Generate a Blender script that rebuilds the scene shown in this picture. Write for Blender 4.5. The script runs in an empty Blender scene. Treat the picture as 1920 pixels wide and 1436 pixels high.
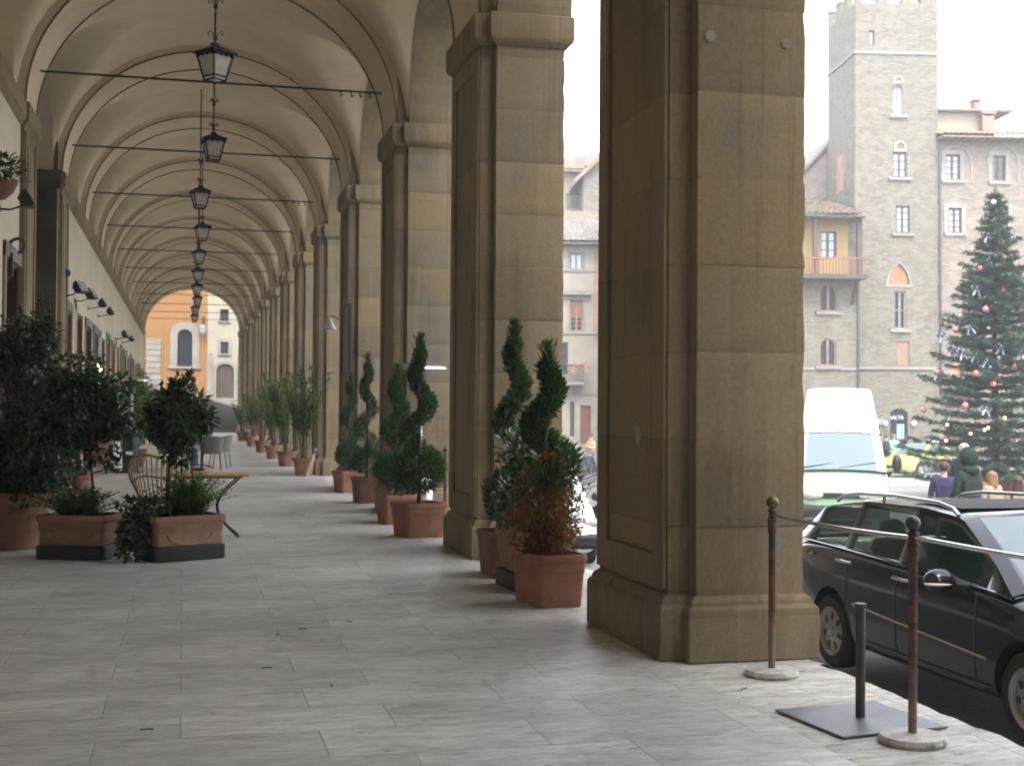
EXPOSURE = 2.75
ADDED_HAZE = .0024
import bpy, math, random
from mathutils import Vector, Matrix
rnd = random.Random(7)
S = bpy.context.scene
COL = S.collection
PI = math.pi
R = math.radians
sin, cos = math.sin, math.cos
V = Vector

# ------------------------------------------------------------ survey of the place
# camera calibration: lets a position on the floor, on a wall plane or on a facade be read off the photograph
FPX, YAW, PIT, ROL, EYE = 2450.0, .2458, .0181, .0071, 1.6
FW = V((sin(YAW)*cos(PIT), cos(YAW)*cos(PIT), sin(PIT)))
_r = V((cos(YAW), -sin(YAW), 0))
_u = _r.cross(FW)
RT = _r*cos(ROL) + _u*sin(ROL)
UP = -_r*sin(ROL) + _u*cos(ROL)
EYEP = V((0, 0, EYE))
AP = .19                                     # heading of the piazza's far side
PU = V((cos(AP), -sin(AP), 0))
PD = V((sin(AP), cos(AP), 0))
def ray(x, y): return FW + RT*((x-960)/FPX) - UP*((y-718)/FPX)
def G(x, y, z=0.0):
    d = ray(x, y); return EYEP + d*((z-EYE)/d.z)
def atX(x, y, X):
    d = ray(x, y); return EYEP + d*(X/d.x)
def atY(x, y, Y):
    d = ray(x, y); return EYEP + d*(Y/d.y)
def atD(x, y, D):                            # on the vertical plane D metres into the piazza
    d = ray(x, y); return EYEP + d*(D/d.dot(PD))
def PL(x, y, D):
    p = atD(x, y, D); return p.dot(PU), p.z
def plaza(u, d, z=0.0): return PU*u + PD*d + V((0, 0, z))
def zg(p):                                   # level of the sloping piazza
    return -.62 - .0126*(V((p[0], p[1], 0)).dot(PD) - 8)

# ------------------------------------------------------------ mesh building
class MB:
    def __init__(s): s.v = []; s.f = []; s.m = []
    def add(s, vs, fs, m=0):
        n = len(s.v); s.v.extend([tuple(p) for p in vs])
        for f in fs: s.f.append(tuple(i+n for i in f)); s.m.append(m)
    def box(s, x0, x1, y0, y1, z0, z1, m=0):
        s.add([(x0,y0,z0),(x1,y0,z0),(x1,y1,z0),(x0,y1,z0),(x0,y0,z1),(x1,y0,z1),(x1,y1,z1),(x0,y1,z1)],
              [(0,3,2,1),(4,5,6,7),(0,1,5,4),(1,2,6,5),(2,3,7,6),(3,0,4,7)], m)
    def obox(s, c, size, rot=None, m=0):
        n = len(s.v); a, b, d = size[0]/2, size[1]/2, size[2]/2
        s.box(-a, a, -b, b, -d, d, m)
        M = rot or Matrix.Identity(3)
        for i in range(n, len(s.v)): s.v[i] = tuple(M @ V(s.v[i]) + V(c))
    def loft(s, rings, caps=True, closed=True, m=0):
        n = len(rings[0]); base = len(s.v)
        for r in rings: s.v.extend([tuple(p) for p in r])
        for k in range(len(rings)-1):
            for i in range(n if closed else n-1):
                j = (i+1) % n
                s.f.append((base+k*n+i, base+k*n+j, base+(k+1)*n+j, base+(k+1)*n+i)); s.m.append(m)
        if caps and closed:
            s.f.append(tuple(base+i for i in reversed(range(n)))); s.m.append(m)
            s.f.append(tuple(base+(len(rings)-1)*n+i for i in range(n))); s.m.append(m)
    def tube(s, pts, r, n=8, caps=True, m=0):
        pts = [V(p) for p in pts]; rings = []; ref = None
        for i, p in enumerate(pts):
            a = pts[max(0, i-1)]; b = pts[min(len(pts)-1, i+1)]
            t = (b-a)
            if t.length < 1e-9: t = V((0, 0, 1))
            t.normalize()
            if ref is None:
                ref = V((0, 0, 1)) if abs(t.z) < .9 else V((1, 0, 0))
            x = ref - t*ref.dot(t)
            if x.length < 1e-6: x = V((0, 1, 0)) - t*t.y
            x.normalize(); y = t.cross(x); ref = x
            rr = r[i] if isinstance(r, (list, tuple)) else r
            rings.append([p + x*(rr*cos(2*PI*k/n)) + y*(rr*sin(2*PI*k/n)) for k in range(n)])
        s.loft(rings, caps, True, m)
    def lathe(s, prof, n=24, c=(0, 0, 0), caps=True, m=0, sq=None):
        rings = []
        for r, z in prof:
            rings.append([(c[0]+r*cos(2*PI*(k+.5)/n), c[1]+r*sin(2*PI*(k+.5)/n), c[2]+z) for k in range(n)])
        s.loft(rings, caps, True, m)
    def ball(s, c, r, n=12, k=8, sc=(1, 1, 1), m=0):
        rings = []
        for j in range(k+1):
            th = -PI/2 + PI*j/k; rr = max(1e-4, cos(th))
            rings.append([(c[0]+r*sc[0]*rr*cos(2*PI*i/n), c[1]+r*sc[1]*rr*sin(2*PI*i/n), c[2]+r*sc[2]*sin(th)) for i in range(n)])
        s.loft(rings, True, True, m)
    def prism(s, poly, a, b, axis='z', m=0):      # polygon extruded between a and b
        def pt(p, t):
            return (p[0], p[1], t) if axis == 'z' else ((t, p[0], p[1]) if axis == 'x' else (p[0], t, p[1]))
        s.loft([[pt(p, a) for p in poly], [pt(p, b) for p in poly]], True, True, m)
    def leaf(s, p, d, L, w, up, m=0, fold=.25):
        d = V(d).normalized(); side = d.cross(up)
        if side.length < 1e-4: side = d.cross(V((1, .3, .2)))
        side.normalize(); nn = side.cross(d)
        mid = V(p)+d*(L*.45)
        n = len(s.v)
        s.v.extend([tuple(p), tuple(mid+side*w+nn*(w*fold)), tuple(V(p)+d*L), tuple(mid-side*w+nn*(w*fold))])
        s.f.append((n, n+1, n+2)); s.f.append((n, n+2, n+3)); s.m.append(m); s.m.append(m)
    def move(s, M, start=0):
        for i in range(start, len(s.v)): s.v[i] = tuple(M @ V(s.v[i]))
        return s
    def build(s, name, mats, parent=None, smooth=False, bevel=0, loc=None, sub=0, rz=None, ang=38):
        me = bpy.data.meshes.new(name)
        me.from_pydata(s.v, [], s.f)
        if not isinstance(mats, (list, tuple)): mats = [mats]
        for m in mats: me.materials.append(m)
        if len(mats) > 1: me.polygons.foreach_set('material_index', s.m)
        if smooth or bevel or sub:
            me.polygons.foreach_set('use_smooth', [True]*len(me.polygons))
            if not sub: me.set_sharp_from_angle(angle=R(ang))
        me.update()
        o = bpy.data.objects.new(name, me); COL.objects.link(o)
        if parent: o.parent = parent
        if loc is not None: o.location = loc
        if rz is not None: o.rotation_euler = (0, 0, rz)
        if bevel:
            b = o.modifiers.new('bevel', 'BEVEL'); b.width = bevel; b.segments = 2; b.limit_method = 'ANGLE'; b.angle_limit = R(40)
            b.harden_normals = False
        if sub:
            b = o.modifiers.new('sub', 'SUBSURF'); b.levels = b.render_levels = sub
        return o

def thing(name, label, cat, loc=(0, 0, 0), rz=0.0, group=None):
    o = bpy.data.objects.new(name, None); COL.objects.link(o)
    o.empty_display_size = .2
    o.location = loc; o.rotation_euler = (0, 0, rz)
    return tag(o, label, cat, group)
def tag(o, label, cat, group=None):
    o['label'] = label; o['category'] = cat
    if group: o['group'] = group
    return o
def struct(o): o['kind'] = 'structure'; return o
def lab(o, t): o['label'] = t; return o
def copytree(o, loc=None, rz=None, label=None, parent=None, top=True, scale=None):
    c = o.copy(); COL.objects.link(c)
    if parent: c.parent = parent
    if loc is not None: c.location = loc
    if rz is not None: c.rotation_euler = (0, 0, rz)
    if scale is not None: c.scale = (scale,)*3
    if label: c['label'] = label
    for ch in [x for x in bpy.data.objects if x.parent == o]:
        copytree(ch, parent=c)
    return c
def bake(o):                                   # freeze the modifiers of an object into its mesh
    dg = bpy.context.evaluated_depsgraph_get()
    me = bpy.data.meshes.new_from_object(o.evaluated_get(dg))
    o.modifiers.clear(); o.data = me
    return o

# ------------------------------------------------------------ materials
MT = {}
def N(nt, typ, ins=None, **at):
    n = nt.nodes.new(typ)
    for k, v in at.items(): setattr(n, k, v)
    for k, v in (ins or {}).items():
        sk = n.inputs[k]
        if isinstance(v, bpy.types.NodeSocket): nt.links.new(v, sk)
        else: sk.default_value = v
    return n
def c4(c): return (c[0], c[1], c[2], 1)
def newmat(name):
    m = bpy.data.materials.new(name); m.use_nodes = True; MT[name] = m
    nt = m.node_tree; b = nt.nodes['Principled BSDF']
    return m, nt, b
def mix(nt, fac, a, b, mode='MIX'):
    n = nt.nodes.new('ShaderNodeMix'); n.data_type = 'RGBA'; n.blend_type = mode
    for sk, v in ((n.inputs[0], fac), (n.inputs[6], a), (n.inputs[7], b)):
        if isinstance(v, bpy.types.NodeSocket): nt.links.new(v, sk)
        else: sk.default_value = v if isinstance(v, float) else c4(v)
    return n.outputs[2]
def ramp(nt, fac, stops):
    n = nt.nodes.new('ShaderNodeValToRGB'); nt.links.new(fac, n.inputs[0])
    el = n.color_ramp.elements
    while len(el) < len(stops): el.new(.5)
    for e, (p, c) in zip(el, stops):
        e.position = p; e.color = c4(c) if isinstance(c, (tuple, list)) else (c, c, c, 1)
    return n.outputs[0]
def pos(nt, world=True):
    if world: return N(nt, 'ShaderNodeNewGeometry').outputs['Position']
    return N(nt, 'ShaderNodeTexCoord').outputs['Object']
def scaled(nt, vec, s, off=(0, 0, 0)):
    return N(nt, 'ShaderNodeMapping', {'Vector': vec, 'Scale': s, 'Location': off}).outputs[0]
def noise(nt, vec, scale, detail=5, rough=.6, dist=0):
    return N(nt, 'ShaderNodeTexNoise', {'Vector': vec, 'Scale': scale, 'Detail': detail, 'Roughness': rough, 'Distortion': dist}).outputs[0]
def wallvec(nt, vec):                           # (x+y, z) so that courses run round corners
    s = N(nt, 'ShaderNodeSeparateXYZ', {0: vec})
    a = N(nt, 'ShaderNodeMath', {0: s.outputs[0], 1: s.outputs[1]}, operation='ADD')
    return N(nt, 'ShaderNodeCombineXYZ', {0: a.outputs[0], 1: s.outputs[2], 2: 0.0}).outputs[0]
def bump(nt, b, h, strength=.3, dist=.01, normal=None):
    ins = {'Height': h, 'Strength': strength, 'Distance': dist}
    if normal: ins['Normal'] = normal
    n = N(nt, 'ShaderNodeBump', ins)
    nt.links.new(n.outputs[0], b.inputs['Normal']); return n.outputs[0]

def plain(name, c, rough=.6, metal=0.0, var=.25, scale=6.0, bmp=.1, world=False, spec=.5, coat=0, bd=.004):
    m, nt, b = newmat(name)
    p = pos(nt, world)
    n = noise(nt, p, scale)
    lo = tuple(x*(1-var) for x in c); hi = tuple(min(1, x*(1+var*.7)) for x in c)
    nt.links.new(ramp(nt, n, [(.3, lo), (.7, hi)]), b.inputs['Base Color'])
    b.inputs['Roughness'].default_value = rough; b.inputs['Metallic'].default_value = metal
    b.inputs['Specular IOR Level'].default_value = spec
    b.inputs['Coat Weight'].default_value = coat
    if coat: b.inputs['Coat Roughness'].default_value = .04
    if bmp: bump(nt, b, noise(nt, p, scale*6, 4), bmp, bd)
    return m

def masonry(name, c1, c2, mortar, bw, bh, ms=.006, stain=(.12, .10, .08), stain_amt=.5, world=True, bmp=.35, off=(0, 0, 0), warp=.0, rough=.85, third=None, ns=1.1):
    m, nt, b = newmat(name)
    p = pos(nt, world)
    wv = wallvec(nt, p)
    if warp:
        nz = N(nt, 'ShaderNodeTexNoise', {'Vector': p, 'Scale': 2.2, 'Detail': 4.0}).outputs['Color']
        sb = N(nt, 'ShaderNodeVectorMath', {0: nz, 1: (.5, .5, .5)}, operation='SUBTRACT').outputs[0]
        sc = N(nt, 'ShaderNodeVectorMath', {0: sb, 'Scale': warp}, operation='SCALE').outputs[0]
        wv = N(nt, 'ShaderNodeVectorMath', {0: wv, 1: sc}, operation='ADD').outputs[0]
    br = N(nt, 'ShaderNodeTexBrick', {'Vector': scaled(nt, wv, (1, 1, 1), off), 'Color1': c4(c1), 'Color2': c4(c2), 'Mortar': c4(mortar), 'Scale': 1.0,
           'Mortar Size': ms, 'Mortar Smooth': .4, 'Bias': 0.0, 'Brick Width': bw, 'Row Height': bh}, offset=.43, squash=1.0)
    col = br.outputs[0]
    if third:
        col = mix(nt, ramp(nt, noise(nt, p, 1.7, 3), [(.5, 0.0), (.66, .8)]), col, third)
    n1 = noise(nt, p, ns, 8, .65)
    col = mix(nt, ramp(nt, n1, [(.42, stain_amt), (.62, 0.0)]), col, stain)
    st = noise(nt, scaled(nt, p, (5, 5, .35)), 1.0, 6, .6)
    col = mix(nt, ramp(nt, st, [(.46, 0.0), (.72, stain_amt*.7)]), col, tuple(x*1.2 for x in stain))
    f = noise(nt, p, 24, 6, .7)
    col = mix(nt, .5, col, mix(nt, 1.0, col, ramp(nt, f, [(.25, .62), (.75, 1.25)]), 'MULTIPLY'))
    nt.links.new(col, b.inputs['Base Color'])
    b.inputs['Roughness'].default_value = rough
    b.inputs['Specular IOR Level'].default_value = .25
    h = N(nt, 'ShaderNodeMath', {0: noise(nt, p, 9, 8, .7), 1: N(nt, 'ShaderNodeMath', {0: br.outputs[1], 1: -1.2}, operation='MULTIPLY').outputs[0]}, operation='ADD').outputs[0]
    bump(nt, b, h, bmp, .02)
    return m

def leafmat(name, cs, rough=.4, trans=.25, spec=.5):
    m, nt, b = newmat(name)
    g = N(nt, 'ShaderNodeNewGeometry')
    k = len(cs)
    col = ramp(nt, g.outputs['Random Per Island'], [(i/max(1, k-1), c) for i, c in enumerate(cs)])
    nt.links.new(col, b.inputs['Base Color'])
    b.inputs['Roughness'].default_value = rough
    b.inputs['Specular IOR Level'].default_value = spec
    tr = N(nt, 'ShaderNodeBsdfTranslucent', {'Color': mix(nt, .5, col, (.16, .24, .03))})
    mx = N(nt, 'ShaderNodeMixShader', {0: trans, 1: b.outputs[0], 2: tr.outputs[0]})
    nt.links.new(mx.outputs[0], nt.nodes['Material Output'].inputs[0])
    return m

def glass(name, c, rough=.03, alpha=.5, spec=.6):     # thin window glass: part reflection, part see-through
    m, nt, b = newmat(name)
    b.inputs['Base Color'].default_value = c4(c); b.inputs['Roughness'].default_value = rough
    b.inputs['Specular IOR Level'].default_value = spec
    n = noise(nt, pos(nt, False), 1.4, 3)
    bump(nt, b, n, .05, .02)
    if alpha < 1:
        t = N(nt, 'ShaderNodeBsdfTransparent', {'Color': (.75, .86, .82, 1)})
        mx = N(nt, 'ShaderNodeMixShader', {0: alpha, 1: t.outputs[0], 2: b.outputs[0]})
        nt.links.new(mx.outputs[0], nt.nodes['Material Output'].inputs[0])
    return m

def emit(name, c, s):
    m, nt, b = newmat(name)
    b.inputs['Base Color'].default_value = c4(c)
    b.inputs['Emission Color'].default_value = c4(c); b.inputs['Emission Strength'].default_value = s
    return m

# stone, plaster, paving
def pierstone(name):
    m, nt, b = newmat(name)
    p = pos(nt)
    xyz = N(nt, 'ShaderNodeSeparateXYZ', {0: p})
    rid = N(nt, 'ShaderNodeObjectInfo').outputs['Random']
    z = N(nt, 'ShaderNodeMath', {0: N(nt, 'ShaderNodeMath', {0: xyz.outputs[2], 1: .27}, operation='ADD').outputs[0], 1: .556}, operation='DIVIDE').outputs[0]
    idx = N(nt, 'ShaderNodeMath', {0: z}, operation='FLOOR').outputs[0]
    wn = N(nt, 'ShaderNodeTexWhiteNoise', {'Vector': N(nt, 'ShaderNodeCombineXYZ', {0: idx, 1: N(nt, 'ShaderNodeMath', {0: rid, 1: 91.7}, operation='MULTIPLY').outputs[0], 2: 0.0}).outputs[0]}, noise_dimensions='3D').outputs[0]
    col = ramp(nt, wn, [(0, (.225,.172,.10)), (.3, (.275,.212,.122)), (.55, (.25,.205,.135)), (.8, (.30,.228,.125)), (1, (.24,.185,.11))])
    big = noise(nt, scaled(nt, p, (1, 1, .5)), 1.0, 7, .62, .4)
    col = mix(nt, ramp(nt, big, [(.49, 0.0), (.64, .66)]), col, (.135,.106,.076))
    gr = noise(nt, scaled(nt, p, (1.3, 1.3, .7), (7, 3, 1)), 1.0, 6, .6, .3)
    col = mix(nt, ramp(nt, gr, [(.53, 0.0), (.66, .6)]), col, (.205,.19,.155))
    st = noise(nt, scaled(nt, p, (6, 6, .35)), 1.0, 6, .6)
    col = mix(nt, ramp(nt, st, [(.52, 0.0), (.74, .45)]), col, (.36,.30,.21))
    st2 = noise(nt, scaled(nt, p, (9, 9, .5), (2, 5, 0)), 1.0, 5, .6)
    col = mix(nt, ramp(nt, st2, [(.57, 0.0), (.74, .55)]), col, (.10,.08,.06))
    f = noise(nt, p, 34, 6, .7)
    col = mix(nt, 1.0, col, ramp(nt, f, [(.25, .80), (.75, 1.14)]), 'MULTIPLY')
    fr = N(nt, 'ShaderNodeMath', {0: z}, operation='FRACT').outputs[0]
    jd = N(nt, 'ShaderNodeMath', {0: N(nt, 'ShaderNodeMath', {0: fr, 1: .5}, operation='SUBTRACT').outputs[0]}, operation='ABSOLUTE').outputs[0]
    jn = ramp(nt, N(nt, 'ShaderNodeMath', {0: jd, 1: N(nt, 'ShaderNodeMath', {0: noise(nt, p, 3, 3), 1: .012}, operation='MULTIPLY').outputs[0]}, operation='ADD').outputs[0], [(.498, 0.0), (.506, .55)])
    col = mix(nt, jn, col, (.13,.105,.075))
    nt.links.new(col, b.inputs['Base Color']); b.inputs['Roughness'].default_value = .88
    b.inputs['Specular IOR Level'].default_value = .2
    h = N(nt, 'ShaderNodeMath', {0: noise(nt, p, 6, 9, .72), 1: N(nt, 'ShaderNodeMath', {0: noise(nt, scaled(nt, p, (3, 3, 14)), 1.3, 6, .75), 1: .35}, operation='MULTIPLY').outputs[0]}, operation='ADD').outputs[0]
    bump(nt, b, h, .32, .02)
pierstone('sandstone')
masonry('passage_stone', (.17,.14,.10), (.14,.115,.085), (.08,.07,.05), 1.2, .5, .006, (.06,.05,.04), .6)
masonry('rubble', (.245,.215,.16), (.135,.122,.096), (.105,.098,.08), .30, .105, .010, (.17,.155,.125), .4, warp=.22, third=(.225,.21,.18), world=False, bmp=.8, ns=.35)
masonry('rubble_pink', (.28,.235,.19), (.17,.145,.12), (.14,.125,.105), .32, .11, .010, (.17,.15,.13), .4, warp=.13, third=(.34,.24,.20), world=False, bmp=.7, ns=.35)
masonry('stucco_beige', (.335,.31,.255), (.315,.29,.24), (.325,.30,.245), 6.0, 3.0, .001, (.23,.205,.17), .5, world=False, bmp=.15)
masonry('stucco_orange', (.25,.125,.048), (.24,.12,.046), (.245,.122,.047), 7.0, 4.0, .001, (.30,.165,.075), .35, world=False, bmp=.12)
masonry('stucco_white', (.31,.285,.215), (.295,.27,.205), (.30,.275,.21), 7.0, 4.0, .001, (.36,.32,.23), .35, world=False, bmp=.12)
masonry('stucco_yellow', (.38,.26,.095), (.365,.25,.09), (.37,.255,.095), 7.0, 4.0, .001, (.4,.29,.16), .3, world=False, bmp=.12)
masonry('pietra', (.30,.28,.24), (.25,.235,.205), (.17,.16,.14), .8, .45, .008, (.15,.14,.125), .4, bmp=.25)
masonry('brick_red', (.45,.20,.13), (.38,.16,.11), (.42,.36,.3), .3, .09, .012, (.2,.12,.1), .4, world=False)
masonry('step_stone', (.22,.205,.18), (.18,.17,.15), (.10,.10,.09), 1.6, 2.0, .006, (.10,.095,.085), .5, bmp=.3)

def plaster(name, c, stain, amt=.5):
    m, nt, b = newmat(name)
    p = pos(nt)
    col = mix(nt, ramp(nt, noise(nt, p, .55, 7, .62), [(.38, amt), (.62, 0.0)]), c, stain)
    col = mix(nt, ramp(nt, noise(nt, p, 2.3, 8, .7, .6), [(.52, 0.0), (.75, amt*.55)]), col, tuple(x*.75 for x in stain))
    col = mix(nt, ramp(nt, noise(nt, scaled(nt, p, (.5, .18, 3.5)), 1.0, 5), [(.5, 0.0), (.8, amt*.4)]), col, tuple(x*.9 for x in stain))
    nt.links.new(col, b.inputs['Base Color']); b.inputs['Roughness'].default_value = .9
    b.inputs['Specular IOR Level'].default_value = .15
    bump(nt, b, noise(nt, p, 7, 8, .65), .12, .02)
    return m
plaster('vault_plaster', (.69,.59,.43), (.55,.46,.32), .7)
plaster('wall_plaster', (.66,.59,.46), (.52,.45,.34), .6)

def travertine(name, base, lo, bw, bh, along_y=False, ms=.0035, pit=.66, gloss=(.50, .30)):
    m, nt, b = newmat(name)
    p = pos(nt)
    br = N(nt, 'ShaderNodeTexBrick', {'Vector': scaled(nt, p, (1, 1, 0)), 'Color1': (.0, .0, .0, 1), 'Color2': (1, 1, 1, 1), 'Mortar': (.5, .5, .5, 1), 'Scale': 1.0,
           'Mortar Size': ms, 'Mortar Smooth': .25, 'Bias': 0.0, 'Brick Width': bw, 'Row Height': bh}, offset=.37, offset_frequency=2)
    # every slab gets its own patch of veining
    off = N(nt, 'ShaderNodeVectorMath', {0: br.outputs[0], 'Scale': 9.0}, operation='SCALE').outputs[0]
    q = N(nt, 'ShaderNodeVectorMath', {0: p, 1: off}, operation='ADD').outputs[0]
    sc = (1.7, 9, 1) if not along_y else (9, 1.7, 1)
    v1 = noise(nt, scaled(nt, q, sc), 1.3, 9, .72, 1.1)
    v2 = noise(nt, scaled(nt, q, tuple(x*2.7 for x in sc)), 1.5, 6, .7, .3)
    big = noise(nt, p, .45, 5, .6)
    col = ramp(nt, v1, [(.30, lo), (.46, tuple((a+c)/2 for a, c in zip(lo, base))), (.6, base), (.8, tuple(min(1, x*1.14) for x in base))])
    col = mix(nt, 1.0, col, ramp(nt, v2, [(.27, .50), (.41, .86), (.6, 1.06)]), 'MULTIPLY')
    col = mix(nt, 1.0, col, ramp(nt, br.outputs[0], [(.0, .86), (1.0, 1.06)]), 'MULTIPLY')
    col = mix(nt, 1.0, col, ramp(nt, big, [(.36, .78), (.64, 1.08)]), 'MULTIPLY')
    mid = noise(nt, scaled(nt, p, (1, 2.2, 1)), 1.5, 7, .66, .8)
    col = mix(nt, 1.0, col, ramp(nt, mid, [(.34, .74), (.50, .98), (.7, 1.06)]), 'MULTIPLY')
    fine = noise(nt, scaled(nt, p, (12, 34, 1)), 1.0, 5, .75)
    col = mix(nt, 1.0, col, ramp(nt, fine, [(.3, .84), (.6, 1.05)]), 'MULTIPLY')
    pits = noise(nt, scaled(nt, q, (7, 26, 1) if not along_y else (26, 7, 1)), 1.0, 5, .66, .8)
    pm = ramp(nt, pits, [(pit-.02, 0.0), (pit+.035, .85)])
    col = mix(nt, pm, col, tuple(x*.36 for x in lo))
    col = mix(nt, ramp(nt, br.outputs[1], [(.1, 0.0), (.9, .75)]), col, tuple(x*.42 for x in lo))
    nt.links.new(col, b.inputs['Base Color'])
    rg = ramp(nt, v2, [(.3, gloss[0]), (.7, gloss[1])])
    nt.links.new(rg, b.inputs['Roughness']); b.inputs['Specular IOR Level'].default_value = .42
    h = N(nt, 'ShaderNodeMath', {0: v2, 1: N(nt, 'ShaderNodeMath', {0: N(nt, 'ShaderNodeMath', {0: br.outputs[1], 1: pm}, operation='ADD').outputs[0], 1: -1.0}, operation='MULTIPLY').outputs[0]}, operation='ADD').outputs[0]
    bump(nt, b, h, .4, .008)
    return m
travertine('travertine', (.71,.685,.64), (.52,.49,.445), 1.05, .50, ms=.004, pit=.64)
travertine('kerb_travertine', (.70,.665,.60), (.43,.385,.32), .95, 1.7, ms=.004, pit=.615, gloss=(.8, .6))
travertine('piazza_stone', (.42,.405,.37), (.31,.295,.27), .8, .42)
plain('asphalt', (.20,.195,.185), .85, var=.3, scale=18, bmp=.4)

def tile(name, cs):
    m, nt, b = newmat(name)
    p = pos(nt, False)
    br = N(nt, 'ShaderNodeTexBrick', {'Vector': scaled(nt, p, (1, 1, 0)), 'Color1': (0, 0, 0, 1), 'Color2': (1, 1, 1, 1), 'Mortar': (.3, .3, .3, 1), 'Scale': 1.0, 'Mortar Size': .012, 'Brick Width': .24, 'Row Height': .42}, offset=0.0)
    n = noise(nt, p, .7, 5)
    f = N(nt, 'ShaderNodeMath', {0: N(nt, 'ShaderNodeMath', {0: br.outputs[0], 1: .55}, operation='MULTIPLY').outputs[0], 1: N(nt, 'ShaderNodeMath', {0: n, 1: .5}, operation='MULTIPLY').outputs[0]}, operation='ADD').outputs[0]
    k = len(cs)
    col = ramp(nt, f, [(.12+.76*i/(k-1), c) for i, c in enumerate(cs)])
    nt.links.new(col, b.inputs['Base Color']); b.inputs['Roughness'].default_value = .9
    bump(nt, b, noise(nt, p, 14), .3, .01)
    return m
tile('tiles_mossy', [(.025,.045,.012), (.05,.06,.028), (.11,.085,.058), (.18,.12,.085), (.04,.055,.018)])
tile('tiles_red', [(.17,.115,.085), (.24,.15,.11), (.29,.19,.15), (.20,.15,.12)])
tile('tiles_grey', [(.11,.10,.085), (.17,.15,.13), (.22,.19,.16), (.10,.095,.085)])

def terracotta(name, c):
    m, nt, b = newmat(name)
    p = pos(nt)
    col = mix(nt, ramp(nt, noise(nt, p, 3.2, 7, .65), [(.42, 0.0), (.68, .6)]), c, tuple(min(1, x*1.25+.06) for x in c))
    col = mix(nt, ramp(nt, noise(nt, p, 7.5, 6, .7), [(.48, 0.0), (.7, .5)]), col, tuple(x*.55 for x in c))
    nt.links.new(col, b.inputs['Base Color']); b.inputs['Roughness'].default_value = .85
    b.inputs['Specular IOR Level'].default_value = .2
    bump(nt, b, noise(nt, p, 40, 5), .25, .004)
    return m
plain('kerb_side', (.10,.095,.085), .9, var=.4, scale=6, bmp=.4, world=True)  # shade beside the car painted into the kerb face, so the paint mirrors less
terracotta('terracotta', (.31,.145,.095)); terracotta('terracotta_pale', (.30,.175,.12)); terracotta('terracotta_dark', (.20,.115,.08))
plain('soil', (.04,.03,.022), .95, var=.5, scale=30, bmp=.8)
plain('black_plastic', (.018,.018,.019), .5, var=.2); plain('dark_iron', (.028,.027,.026), .55, .5, .4, 14, .25)
plain('bronze_iron', (.06,.045,.035), .5, .7, .5, 9, .3); plain('steel_dark', (.09,.09,.10), .42, .75, .25, 5, .12)
plain('steel_bright', (.55,.55,.56), .3, .95, .15, 3, .05); plain('bare_steel', (.62,.62,.63), .24, .85, .15, 4, .05); plain('plate_steel', (.17,.17,.185), .42, .35, .3, 4, .1)
plain('brass_worn', (.16,.13,.06), .4, .85, .5, 16, .3)
def rusty(name):
    m, nt, b = newmat(name)
    p = pos(nt)
    f = ramp(nt, noise(nt, p, 13, 8, .7), [(.44, 0.0), (.56, 1.0)])
    hz = N(nt, 'ShaderNodeSeparateXYZ', {0: p}).outputs[2]
    low = ramp(nt, N(nt, 'ShaderNodeMath', {0: hz, 1: N(nt, 'ShaderNodeMath', {0: noise(nt, p, 8, 4), 1: .3}, operation='MULTIPLY').outputs[0]}, operation='ADD').outputs[0], [(.30, .55), (.55, 0.0)])
    col = mix(nt, f, (.045,.035,.03), (.16,.075,.04))
    col = mix(nt, low, col, (.33,.27,.21))
    nt.links.new(col, b.inputs['Base Color']); b.inputs['Roughness'].default_value = .7; b.inputs['Metallic'].default_value = .25
    bump(nt, b, noise(nt, p, 60, 5), .4, .004)
rusty('rusty_post')
for nm, c in (('wood_brown', (.20,.085,.04)), ('wood_orange', (.33,.15,.06)), ('wood_grey', (.22,.20,.18)), ('wood_dark', (.07,.045,.03)), ('wood_red', (.20,.07,.045)), ('wood_table', (.62,.34,.11)), ('shutter_brown', (.26,.15,.10)), ('wood_pale', (.42,.30,.19))):
    m, nt, b = newmat(nm); p = pos(nt, False)
    g = noise(nt, scaled(nt, p, (14, 14, 1.1)), 1.0, 6, .6, .4)
    nt.links.new(ramp(nt, g, [(.3, tuple(x*.6 for x in c)), (.7, tuple(x*1.2 for x in c))]), b.inputs['Base Color'])
    b.inputs['Roughness'].default_value = .55; bump(nt, b, g, .2, .004)
plain('wicker', (.42,.27,.15), .6, var=.55, scale=26, bmp=.5); plain('rattan_grey', (.20,.19,.18), .6, var=.5, scale=40, bmp=.5)
plain('cloth_white', (.72,.72,.72), .85, var=.06, scale=3, bmp=.1); plain('cloth_red', (.30,.025,.025), .8, var=.3, scale=5, bmp=.2)
plain('cloth_green', (.007,.024,.016), .85, var=.4, scale=5, bmp=.3); plain('cloth_purple', (.022,.02,.07), .8, var=.3, scale=5, bmp=.3)
plain('cloth_navy', (.012,.014,.03), .8, var=.4, scale=5, bmp=.3); plain('cloth_beige', (.36,.28,.19), .85, var=.25, scale=5, bmp=.3)
plain('cloth_blue', (.04,.075,.25), .8, var=.4, scale=6, bmp=.3); plain('cloth_lightblue', (.22,.48,.66), .6, var=.2, scale=4, bmp=.1)
plain('cloth_lilac', (.20,.10,.42), .8, var=.3, scale=5, bmp=.2); plain('cloth_orange', (.50,.20,.05), .8, var=.4, scale=9, bmp=.3)
plain('skin', (.56,.34,.25), .5, var=.12, scale=5, bmp=.05); plain('hair_brown', (.05,.025,.014), .5, var=.5, scale=30, bmp=.4)
plain('hair_blond', (.22,.115,.05), .5, var=.5, scale=30, bmp=.4); plain('hair_grey', (.30,.29,.28), .6, var=.4, scale=30, bmp=.4)
plain('shoe', (.02,.018,.016), .5)
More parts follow.
